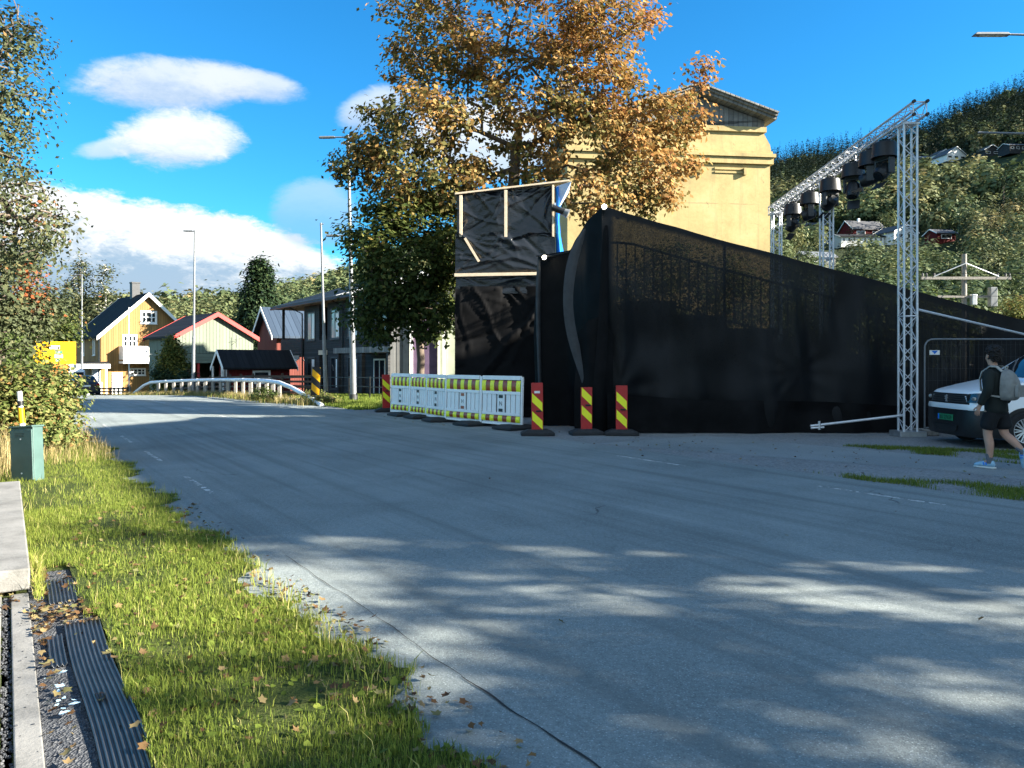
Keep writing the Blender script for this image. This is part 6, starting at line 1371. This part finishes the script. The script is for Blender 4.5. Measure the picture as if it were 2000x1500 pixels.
b = MB(); b.box((2.2, 0, 0.33), (4.0, 1.5, 0.22)); b.build('underbody', M['tyre'], vn)
# dark estate car driving away round the bend
def small_car(loc, rz, label, paint, scale=1.0):
    o = thing('car', loc, rz, label, 'car')
    st_ = [(0, .70, .60, .38, .5, .75, .92), (.12, .84, .68, .30, .48, .82, 1.02), (.3, .89, .62, .25, .46, .86, 1.25), (.55, .91, .60, .22, .45, .90, 1.43), (.95, .92, .62, .2, .45, .92, 1.50), (1.8, .92, .62, .2, .45, .92, 1.50), (2.5, .92, .60, .2, .45, .90, 1.38), (3.1, .91, .70, .2, .45, .85, 1.0), (3.8, .86, .70, .24, .45, .75, .88), (4.2, .72, .58, .32, .48, .62, .72)]
    bo, rg = body_loft(st_, o, [paint], 'body')
    surf_patch('rear_window', rg, st_, [(0.16, 8.0), (0.56, 8.1), (0.56, 11.9), (0.16, 12.0)], M['carglass'], o, 0.008, 6, 8)
    for f_ in ((lambda q: q), (lambda q: 20-q)): surf_patch('side_window', rg, st_, [(.5, f_(5.2)), (2.7, f_(5.2)), (2.3, f_(6.7)), (.7, f_(6.7))], M['carglass'], o, 0.008, 10, 4)
    for s in (-1, 1):
        b = MB(); b.loft([[(0.02, s*.62, .72), (.1, s*.8, .72), (.2, s*.86, .74)], [(0.03, s*.60, .90), (.1, s*.76, .95), (.2, s*.84, .95)]], 0, False, False); b.v = [(x-0.03, y*1.03, z) for x, y, z in b.v]; b.build('tail_light', M['taillight'], o)
        for xw in (.75, 3.35): wheel(o, xw, s*.82, .32, .2, s, 8)
        b = MB(); b.box((2.25, s*1.0, 0.95), (0.12, 0.2, 0.14)); b.build('mirror', paint, o, bevel=0.02)
    b = MB(); b.box((-0.02, 0, 0.78), (0.02, 0.52, 0.12)); b.build('number_plate', M['white'], o); b = MB(); b.box((0.02, 0, 0.42), (0.1, 1.5, 0.2)); b.build('bumper', M['black'], o, bevel=0.03)
    return o
q = at(172, 778, 54); hd = math.atan2(0.80, -0.60)
small_car((q.x+0.1, 53.6, g(53.6)+0.02), hd, 'dark grey car seen from behind, driving round the bend on the left', M['cargrey'])
q = at(168, 730, 66); mv = thing('minibus', (q.x, 64, g(64)), math.atan2(0.75, -0.66), 'white minibus with large windows behind the dark car', 'minibus')
st_ = [(0, .92, .84, .4, .6, 1.25, 2.25), (.1, .99, .92, .35, .6, 1.25, 2.38), (1.5, 1.0, .93, .33, .6, 1.25, 2.42), (4.2, 1.0, .93, .33, .6, 1.25, 2.40), (4.8, 1.0, .84, .33, .6, 1.2, 1.7), (5.4, .92, .8, .36, .6, 1.0, 1.25)]
bo, rg = body_loft(st_, mv, [M['carwhite']], 'body')
for s in (-1, 1):
    b = MB(); b.box((-0.02, s*0.45, 1.72), (0.03, 0.74, 0.8)); b.build('rear_window', M['glass'], mv, bevel=0.05)
    for xw in (.9, 4.4): wheel(mv, xw, s*.88, .35, .22, s, 6)
    for xw in (1.0, 2.2, 3.4): b = MB(); b.box((xw, s*0.985, 1.75), (1.0, 0.03, 0.72)); b.build('side_window', M['glass'], mv)
    b = MB(); b.box((-0.02, s*0.86, 1.0), (0.04, 0.12, 0.4)); b.build('tail_light', M['taillight'], mv)

# ------------------------------------------------------------------ the walker with a backpack
def skin_obj(name, nodes, edges, mat, parent, sub=2, root=0):
    me = bpy.data.meshes.new(name); me.from_pydata([n[:3] for n in nodes], edges, []); me.materials.append(mat)
    o = bpy.data.objects.new(name, me); COL.objects.link(o); o.parent = parent
    sk = o.modifiers.new('skin', 'SKIN'); sk.use_smooth_shade = True; sk.branch_smoothing = 0.4
    lay = me.skin_vertices[0].data if me.skin_vertices else None
    if lay is None:
        bm = bmesh.new(); bm.from_mesh(me); bm.verts.layers.skin.verify(); bm.to_mesh(me); bm.free(); lay = me.skin_vertices[0].data
    for i_, n in enumerate(nodes):
        r = n[3]; lay[i_].radius = (r, r) if not isinstance(r, tuple) else r; lay[i_].use_root = (i_ == root)
    s = o.modifiers.new('sub', 'SUBSURF'); s.levels = s.render_levels = sub
    return o
PX, PY = 7.16, 11.35; hd = math.atan2(0.84, -0.54)            # local x = walking direction, y = his left, z up
pe = thing('person', (PX, PY, 0.006), hd, 'man in dark jacket and black shorts walking away, wearing a backpack', 'person')
KR = 1.12; J = {}; nodes = []; edges = []
def nd(k, p, r, par=None):
    J[k] = len(nodes); nodes.append((*p, r*KR if not isinstance(r, tuple) else (r[0]*KR, r[1]*KR)))
    if par is not None: edges.append((J[par], J[k]))
nd('pelvis', (0, 0, .95), .125); nd('spine', (.02, 0, 1.12), .115, 'pelvis'); nd('chest', (.03, 0, 1.32), .13, 'spine'); nd('neck0', (.035, 0, 1.46), .07, 'chest'); nd('neck', (.05, 0, 1.54), .056, 'neck0')
nd('jaw', (.075, .005, 1.60), .066, 'neck'); nd('head', (.07, .005, 1.68), .088, 'jaw'); nd('crown', (.06, .005, 1.75), .062, 'head'); nd('nose', (.158, -.055, 1.655), .012, 'head')
hands = {}
for s, el, wr in ((1, (-.01, .265, 1.16), (.10, .275, .925)), (-1, (-.09, -.26, 1.18), (.0, -.275, .95))):
    t = 'l' if s > 0 else 'r'
    nd('sh'+t, (.02, s*.175, 1.41), .066, 'chest'); nd('ua'+t, (0.01, s*.225, 1.30), .052, 'sh'+t); nd('el'+t, el, .043, 'ua'+t); nd('wr'+t, wr, .028, 'el'+t)
    W_ = Vector(wr); dn = (Vector(wr)-Vector(el)).normalized(); dn = (dn+Vector((0.05, 0, -0.5))).normalized(); fw = Vector((1, 0, 0)); fw = (fw-dn*fw.dot(dn)).normalized()
    pm_ = W_+dn*0.05; nd('pa'+t, tuple(pm_), .026, 'wr'+t); nd('kn'+t, tuple(W_+dn*0.085), .024, 'pa'+t)
    for fi, (off, L_) in enumerate(((.03, .072), (.011, .082), (-.009, .076), (-.028, .060))):
        b0 = W_+dn*0.092+fw*off; inn = Vector((0, -s, 0))
        nd('f%d%s' % (fi, t), tuple(b0), .0095, 'kn'+t); nd('g%d%s' % (fi, t), tuple(b0+dn*L_*.5+inn*.006), .0088, 'f%d%s' % (fi, t)); nd('h%d%s' % (fi, t), tuple(b0+dn*L_*.88+inn*.03), .0075, 'g%d%s' % (fi, t))
    nd('t0'+t, tuple(pm_+fw*.034-dn*.012), .0115, 'pa'+t); nd('t1'+t, tuple(pm_+fw*.055+dn*.024), .010, 't0'+t); nd('t2'+t, tuple(pm_+fw*.06+dn*.05+Vector((0, -s*.012, 0))), .0085, 't1'+t)
LEG = {'l': ((.02, .095, .88), (.08, .10, .50), (.06, .105, .28), (.045, .105, .10), (.14, .105, .05)), 'r': ((-.01, -.095, .88), (-.06, -.105, .50), (-.20, -.105, .37), (-.31, -.11, .255), (-.33, -.11, .12))}
for t, (hp, kn, cf, an, to) in LEG.items():
    nd('hp'+t, hp, .092, 'pelvis'); nd('th'+t, tuple((Vector(hp)+Vector(kn))/2+Vector((.01, 0, 0))), .079, 'hp'+t); nd('kn_'+t, kn, .056, 'th'+t)
    nd('cf'+t, tuple(Vector(kn).lerp(Vector(an), .36)+Vector((-.022, 0, 0))), .058, 'kn_'+t); nd('an'+t, tuple(Vector(an)+Vector((0, 0, .015))), .034, 'cf'+t); nd('to'+t, to, .03, 'an'+t)
skin_obj('body', nodes, edges, M['skin'], pe, 2)
# clothing follows the body
KR = 1.2
b = MB(); rings = []
for z, cx, hw, hd_ in ((.80, .0, .185, .135), (.84, .0, .19, .142), (.95, .005, .188, .14), (1.08, .012, .185, .14), (1.22, .02, .195, .15), (1.34, .022, .205, .15), (1.41, .022, .195, .13), (1.455, .03, .13, .10), (1.485, .04, .085, .08), (1.53, .048, .072, .07)):
    rings.append([(cx+hd_*math.cos(a)*(1.0+.03*math.sin(3*a+z*20)), hw*math.copysign(abs(math.sin(a))**.85, math.sin(a))*(1+.02*math.sin(z*37+a*2)), z) for a in np.linspace(0, 2*math.pi, 20, endpoint=False)])
b.loft(rings); jk = b.build('jacket', M['jacket'], pe, smooth=80); s_ = jk.modifiers.new('sub', 'SUBSURF'); s_.levels = s_.render_levels = 1
for s, el, wr in ((1, (-.01, .27, 1.16), (.085, .278, .955)), (-1, (-.09, -.265, 1.18), (-.01, -.278, .975))):
    P_ = [Vector((.02, s*.13, 1.415)), Vector((.02, s*.19, 1.39)), Vector((.012, s*.232, 1.30)), Vector(el)+Vector((-.004, 0, .03)), Vector(el)+Vector((.004, 0, -.03)), Vector(el).lerp(Vector(wr), .6), Vector(wr), Vector(wr)+(Vector(wr)-Vector(el)).normalized()*.02]
    b = MB(); b.tube(P_, [.085, .088, .078, .07, .068, .058, .050, .044], 14); sl = b.build('sleeve', M['jacket'], pe, smooth=80); s_ = sl.modifiers.new('sub', 'SUBSURF'); s_.levels = s_.render_levels = 1
nodes = []; edges = []; J = {}
nd('a', (0, 0, .97), (.15, .125)); nd('b', (0, 0, .88), (.155, .13), 'a')
nd('hl', (.03, .10, .80), .108, 'b'); nd('kl', (.06, .105, .66), .098, 'hl'); nd('ll', (.082, .105, .55), .095, 'kl')
nd('hr', (-.02, -.10, .80), .108, 'b'); nd('kr', (-.045, -.105, .66), .098, 'hr'); nd('lr', (-.068, -.108, .55), .095, 'kr')
skin_obj('shorts', nodes, edges, M['shorts'], pe, 2)
rh_ = random.Random(9); b = MB(); V = []
rngh = np.random.default_rng(3)
b.sphere((.035, .004, 1.70), (.118, .106, .112), 20, 14)
b.v = [(x-(0.05 if (x > .10 and z < 1.71) else 0), y, z) for x, y, z in b.v]
for k in range(150):       # curls
    d_ = Vector(rngh.normal(size=3)).normalized()
    if d_.x > 0.55 and d_.z < 0.35: continue
    c = Vector((.032+d_.x*.115, .004+d_.y*.105, 1.70+d_.z*.112)); r = rngh.uniform(.014, .026); b.sphere(tuple(c), (r, r, r*.8), 7, 5)
for k in range(30):
    a = rngh.uniform(1.7, 4.6); c = Vector((.03+math.cos(a)*.088, .004+math.sin(a)*.082, rngh.uniform(1.575, 1.64))); r = rngh.uniform(.014, .022); b.sphere(tuple(c), (r, r, r), 7, 5)
b.build('hair', M['hair'], pe, smooth=80)
for s in (-1, 1):
    b = MB(); b.sphere((.075, s*.093+.005, 1.655), (.02, .012, .032), 8, 6); b.build('ear', M['skin'], pe, smooth=80)
for t in 'lr':
    an, to, cf = Vector(LEG[t][3]), Vector(LEG[t][4]), Vector(LEG[t][1]).lerp(Vector(LEG[t][3]), .72)
    b = MB(); b.tube([cf, cf.lerp(an, .5), an+Vector((0, 0, .01)), an-Vector((0, 0, .03))], [.046, .044, .044, .046], 12); b.build('sock', M['sock'], pe, smooth=70)
    if t == 'l': org, fwd, upv = an+Vector((-.075, 0, -.10)), Vector((1, 0, 0)), Vector((0, 0, 1))
    else: org, fwd, upv = an+Vector((-.075, 0, .055)), Vector((.10, 0, -.995)).normalized(), Vector((.995, 0, .10)).normalized()
    sd_ = upv.cross(fwd); rings = []; rs_ = []
    for x, w, h in ((0, .028, .075), (.03, .036, .10), (.08, .04, .105), (.13, .042, .09), (.19, .048, .07), (.24, .044, .055), (.28, .03, .04), (.292, .014, .03)):
        rings.append([org+fwd*x+sd_*(w*cx)+upv*(0.022+h*cz) for cx, cz in ((-1, 0), (-1.02, .35), (-.75, .75), (-.3, 1), (.3, 1), (.75, .75), (1.02, .35), (1, 0))])
        rs_.append([org+fwd*(x*1.03-.006)+sd_*(w*1.1*cx)+upv*cz for cx, cz in ((-1, 0.0), (-1.05, .024), (1.05, .024), (1, 0.0))])
    b = MB(); b.loft(rings); sh = b.build('shoe', M['shoe'], pe, smooth=60); s_ = sh.modifiers.new('sub', 'SUBSURF'); s_.levels = s_.render_levels = 1
    b = MB(); b.loft(rs_); b.build('sole', M['sole'], sh, smooth=50, bevel=0.004)
    b = MB(); b.loft([[q_-upv*0.001 for q_ in (r[0].lerp(r[3], .12), r[3].lerp(r[0], .12), r[3].lerp(r[0], .12)-upv*.007, r[0].lerp(r[3], .12)-upv*.007)] for r in rs_]); b.build('tread', M['soleblack'], sh)
    b = MB(); [b.poly([org+fwd*x0+sd_*(sg*.0475)+upv*.045, org+fwd*(x0+.018)+sd_*(sg*.0475)+upv*.045, org+fwd*(x0+.03)+sd_*(sg*.043)+upv*.085, org+fwd*(x0+.012)+sd_*(sg*.043)+upv*.085]) for x0 in (.09, .125) for sg in (-1, 1)]; b.build('side_stripe', M['bluetarp'], sh)
bk = thing('backpack', (PX, PY, 0.006), hd, 'grey fabric backpack with pale straps on the walking man', 'backpack')
b = MB(); rings = []
for z, w, dth in ((1.00, .12, .13), (1.03, .155, .18), (1.10, .175, .205), (1.20, .178, .205), (1.30, .165, .185), (1.39, .13, .14), (1.44, .09, .09), (1.46, .05, .05)):
    rings.append([(-.125-dth*math.cos(a)*1.0 if math.cos(a) > 0 else -.125, w*math.sin(a), z-0.0) if False else (-.115-dth*max(0, math.cos(a)), w*math.copysign(abs(math.sin(a))**.75, math.sin(a)), z) for a in np.linspace(-math.pi*.62, math.pi*.62, 13)])
b.loft(rings); bag = b.build('bag', M['pack'], bk, smooth=70); s_ = bag.modifiers.new('sub', 'SUBSURF'); s_.levels = s_.render_levels = 1
b = MB(); b.loft([[(-.30, w*-.1, z), (-.335, w*-.09, z), (-.335, w*.09, z), (-.30, w*.1, z)] for z, w in ((1.06, 1.0), (1.09, 1.1), (1.2, 1.1), (1.23, .9))]); b.build('pocket', M['pack'], bag, smooth=50)
for s in (-1, 1):
    b = MB(); P = [Vector(v) for v in ((-.12, s*.09, 1.43), (-.05, s*.105, 1.50), (.04, s*.11, 1.505), (.14, s*.115, 1.43), (.175, s*.12, 1.30), (.14, s*.16, 1.16), (.0, s*.185, 1.08), (-.12, s*.15, 1.06))]
    for a, c in zip(P, P[1:]): b.bar(a, c, 0.05, 0.012, up=(0, s*0.3, 1) if abs((c-a).z) < .09 else (1, 0, 0.2))
    b.build('strap', M['strap'], bk)
b = MB(); b.tube([(-.13, -.03, 1.455), (-.14, -.03, 1.50), (-.14, .03, 1.50), (-.13, .03, 1.455)], 0.01, 6); b.build('handle', M['strap'], bk)

# ------------------------------------------------------------------ grass, weeds and fallen leaves
rng = np.random.default_rng(123)
def blades(name, P, h, w, mat, label, lean=0.5, tint=(0.5, 0.22), tilt_dir=None):
    n = len(P); a = rng.uniform(0, 2*np.pi, n); hh_ = h*rng.uniform(0.45, 1.35, n); ww = w*rng.uniform(0.6, 1.3, n)
    sd_ = np.stack([np.cos(a), np.sin(a), np.zeros(n)], -1); b_ = rng.uniform(0, 2*np.pi, n); le = lean*rng.uniform(0.1, 1.1, n)
    ld = np.stack([np.cos(b_)*le, np.sin(b_)*le, np.zeros(n)], -1); up_ = np.array([0, 0, 1.0])
    m1 = P+(up_*0.55+ld*0.22)*hh_[:, None]; t1 = P+(up_*(1-0.25*le[:, None])+ld*0.85)*hh_[:, None]
    V = np.stack([P-sd_*ww[:, None]/2, P+sd_*ww[:, None]/2, m1+sd_*ww[:, None]*0.38, m1-sd_*ww[:, None]*0.38, t1], 1).reshape(-1, 3); i_ = np.arange(n)*5
    F = np.concatenate([np.stack([i_, i_+1, i_+2], -1), np.stack([i_, i_+2, i_+3], -1), np.stack([i_+3, i_+2, i_+4], -1)])
    t_ = np.clip(rng.normal(tint[0], tint[1], n), 0, 1); return tag(raw_mesh(name, V, F, mat, tint=np.tile(t_, 3)), label, 'grass', kind='stuff')
def scatter(n, s0, s1, n0, n1, clump=0.0, edge=None):
    s = rng.uniform(s0, s1, n); m = n0+(n1-n0)*rng.random(n)
    if edge is not None: k = edge(s, m); s, m = s[k], m[k]
    if clump:
        f = np.array([noise.noise((a*1.6, c*1.6, 0.3)) for a, c in zip(s, m)]); k = f > rng.uniform(-0.9, 0.45, len(s))*clump; s, m = s[k], m[k]
    q = sn(s, m); return np.concatenate([q, G(q[:, 1])[:, None]-0.004], -1)
def left_edge(s, m):
    lim = 1.53+0.10*np.sin(s*2.1)+0.07*np.sin(s*5.3+1)+0.05*np.sin(s*13)+0.03*np.sin(s*31)
    lo = np.where(s < 5.35, 0.475+0.015*np.sin(s*9), np.where(s < 6.8, 0.40+0.05*np.sin(s*7), np.where(s < 10.9, 0.14, -3.0)))
    return (m < lim) & (m > lo)
# denser near the camera
P = np.concatenate([scatter(52000, 1.6, 5.0, 0.4, 1.9, 0.6, left_edge), scatter(62000, 5.0, 9.5, 0.1, 1.9, 0.6, left_edge), scatter(52000, 9.5, 15.5, -2.6, 1.9, 0.6, left_edge), scatter(14000, 8.0, 17, 0.9, 1.8, 0.0, left_edge)])
blades('verge_grass', P, 0.056, 0.0044, M['grass'], 'short sunlit green grass on the verge left of the road')
P = np.concatenate([scatter(1300, 1.8, 12, 0.1, 1.85, 0, left_edge)]); blades('verge_grass', P, 0.115, 0.005, M['grass'], 'longer scattered grass stalks on the left verge', 0.6, (0.75, 0.2))
P = np.concatenate([scatter(350, 3.2, 6.8, 1.42, 1.62), scatter(260, 5.9, 7.0, 0.15, 0.22)]); blades('edge_tufts', P, 0.13, 0.006, M['grass'], 'ragged grass tufts along the asphalt edge', 0.9, (0.8, 0.2))
P = scatter(6500, 11.2, 16.5, -4.2, 0.3); P = P[(P[:, 0] < -6.72)]; blades('dry_grass', P, 0.5, 0.008, M['drygrass'], 'tall dry straw coloured grass round the green cabinet', 0.35, (0.5, 0.25))
P = scatter(1300, 13.5, 19, 0.2, 1.5); blades('dry_grass', P, 0.22, 0.007, M['drygrass'], 'dry grass below the golden bush at the road edge', 0.5, (0.4, 0.25))
def strip1(s, m): return (m > 9.5+0.05*np.sin(s*5)) & (m < 11.4-np.clip(s-3.5, 0, 9)*0.6+0.1*np.sin(s*3.1)) & (s < 6.9)
def strip2(s, m): return (m > 13.05+0.1*np.sin(s*4)) & (m < 15.2-np.clip(s-6.0, 0, 9)*0.75)
P = np.concatenate([scatter(90000, -4, 7, 9.4, 11.5, 0.35, strip1), scatter(80000, -2, 8.6, 13, 15.3, 0.35, strip2)]); blades('strip_grass', P, 0.06, 0.007, M['grass'], 'two thin grass strips beside the footpath at the right', 0.6, (0.3, 0.2))
P = np.concatenate([scatter(26000, 30, 56, 11.3, 17.5), scatter(9000, 24.2, 29, 9.7, 12.5)]); blades('lawn_grass', P, 0.13, 0.022, M['grass'], 'shaded lawn grass in front of the apartment block', 0.5, (0.35, 0.2))
V = []
for p in RW[1:]:
    V.append(np.stack([rng.normal(p.x+0.15, 0.45, 330), rng.normal(p.y-0.35, 0.3, 330), np.full(330, g(p.y)-0.01)], -1))
P = np.concatenate(V); blades('rail_weeds', P, 0.30, 0.016, M['drygrass'], 'dry weeds and grass growing along the foot of the guard rail', 0.55, (0.25, 0.25))
P = np.concatenate(V)[::2]; blades('rail_weeds', P, 0.22, 0.018, M['grass'], 'green grass growing along the foot of the guard rail', 0.5, (0.4, 0.25))
for k, (x, y, h, lab, sd_) in enumerate(((-7.6, 29.4, 0.5, 'dry weed clump beside the hazard marker at the rail end', 61), (-9.9, 30.6, 0.55, 'small green shrub under the near end of the guard rail', 62), (-7.0, 28.7, 0.35, 'low yellowed weed clump right of the hazard marker', 63))):
    bush(lab, [((x, y, h*0.55), (0.55, 0.4, h*0.45), 2)], 40, 36, 0.09, 0.07, sd_, M['bushleaf'], (x, y, 0), (lambda c: 0.65+0*c[:, 0]) if k != 1 else (lambda c: 0.3+0*c[:, 0]), group='weeds at the guard rail')
# fallen leaves
def litter(name, P, size, label, mat=None, lobes=True, lift=(0.022, 0.055), tn=None):
    """lobed, curled leaves lying about"""
    n = len(P); P = P.copy(); P[:, 2] += rng.uniform(lift[0], lift[1], n)-0.012; nr = rng.normal(size=(n, 3))*0.38; nr[:, 2] = 1; nr /= np.linalg.norm(nr, axis=1)[:, None]
    t = rng.normal(size=(n, 3)); t -= nr*np.sum(t*nr, 1)[:, None]; t /= np.linalg.norm(t, axis=1)[:, None]; b_ = np.cross(nr, t); s = size*rng.uniform(0.5, 1.35, n)
    k = 12; an = np.linspace(0, 2*np.pi, k, endpoint=False); rad = np.array([1.0, .55, .85, .45, .6, .3, .25, .3, .6, .45, .85, .55]) if lobes else np.array([1.0, .9, .75, .62, .5, .42, .4, .42, .5, .62, .75, .9])
    curl = rng.uniform(-0.5, 0.9, n); fold = rng.uniform(-0.3, 0.8, n); R_ = rad[None]*rng.uniform(0.8, 1.15, (n, k)); cx, cy = np.cos(an)[None]*R_, np.sin(an)[None]*R_
    h = curl[:, None]*cx**2*0.5+fold[:, None]*np.abs(cy)*0.6
    V = P[:, None]+0.5*s[:, None, None]*(t[:, None]*cx[..., None]+b_[:, None]*cy[..., None]*0.9+nr[:, None]*h[..., None]); V = np.concatenate([P[:, None], V], 1).reshape(-1, 3)
    j_ = np.arange(k); F = np.stack([np.zeros(k, int), 1+j_, 1+(j_+1) % k], -1)[None]+(np.arange(n)*(k+1))[:, None, None]; F = F.reshape(-1, 3)
    ti = np.repeat(rng.random(n) if tn is None else np.clip(rng.normal(tn, .2, n), 0, 1), k); return tag(raw_mesh(name, V, F, mat or M['fallen'], tint=ti), label, 'leaves', kind='stuff')
litter('ground_weeds', np.concatenate([scatter(1500, 2, 9.5, 0.5, 1.6, 1.0, left_edge)]), 0.05, 'broad leaved weeds low in the verge grass', M['grass'], False, (0.02, 0.06), 0.35)
litter('fallen_leaves', np.concatenate([scatter(560, 2.2, 9, 0.45, 1.75), scatter(200, 2, 5.2, 1.2, 1.75), scatter(110, 2.2, 6.8, 0.14, 0.24), scatter(150, 5.2, 5.7, 0.13, 0.46), scatter(14, 3, 5.6, 0.28, 0.47), scatter(30, 5.6, 6.08, -0.5, 0.12), scatter(30, 6.0, 6.9, 0.15, 0.4)]), 0.062, 'brown and yellow fallen leaves on the verge and the mats')
P = np.concatenate([scatter(160, 2, 12, 9.2, 13.5), scatter(90, 6, 22, 8.8, 12), scatter(18, 0.5, 9, 1.5, 8), scatter(70, 3, 9, 1.45, 1.7)]); litter('fallen_leaves', P, 0.06, 'scattered fallen leaves on the asphalt and footpath')
b = MB(); rl = random.Random(8)
for k in range(90):
    s_, n_ = rl.uniform(2.2, 6.05), rl.choice([rl.uniform(.03, .12), rl.uniform(-.4, -.03)]); q = sn(s_, n_); r = rl.uniform(.002, .006); b.sphere((q[0], q[1], 0.0135), (r*1.3, r, r*.7), 6, 4)
tag(b.build('grit', M['dark_gravel']), 'small dark grit scattered on the low concrete slab', 'grit', kind='stuff')
# gravel filling the slab groove
b = MB()
for k in range(900):
    s_, n_ = rl.uniform(1.8, 6.1), rl.uniform(-.022, .022); q = sn(s_, n_); r = rl.uniform(.003, .008); b.sphere((q[0], q[1], -0.006), (r*1.2, r, r), 5, 4)
tag(b.build('groove_gravel', M['dark_gravel']), 'grey gravel packed in the groove of the low concrete slab', 'gravel', kind='stuff')
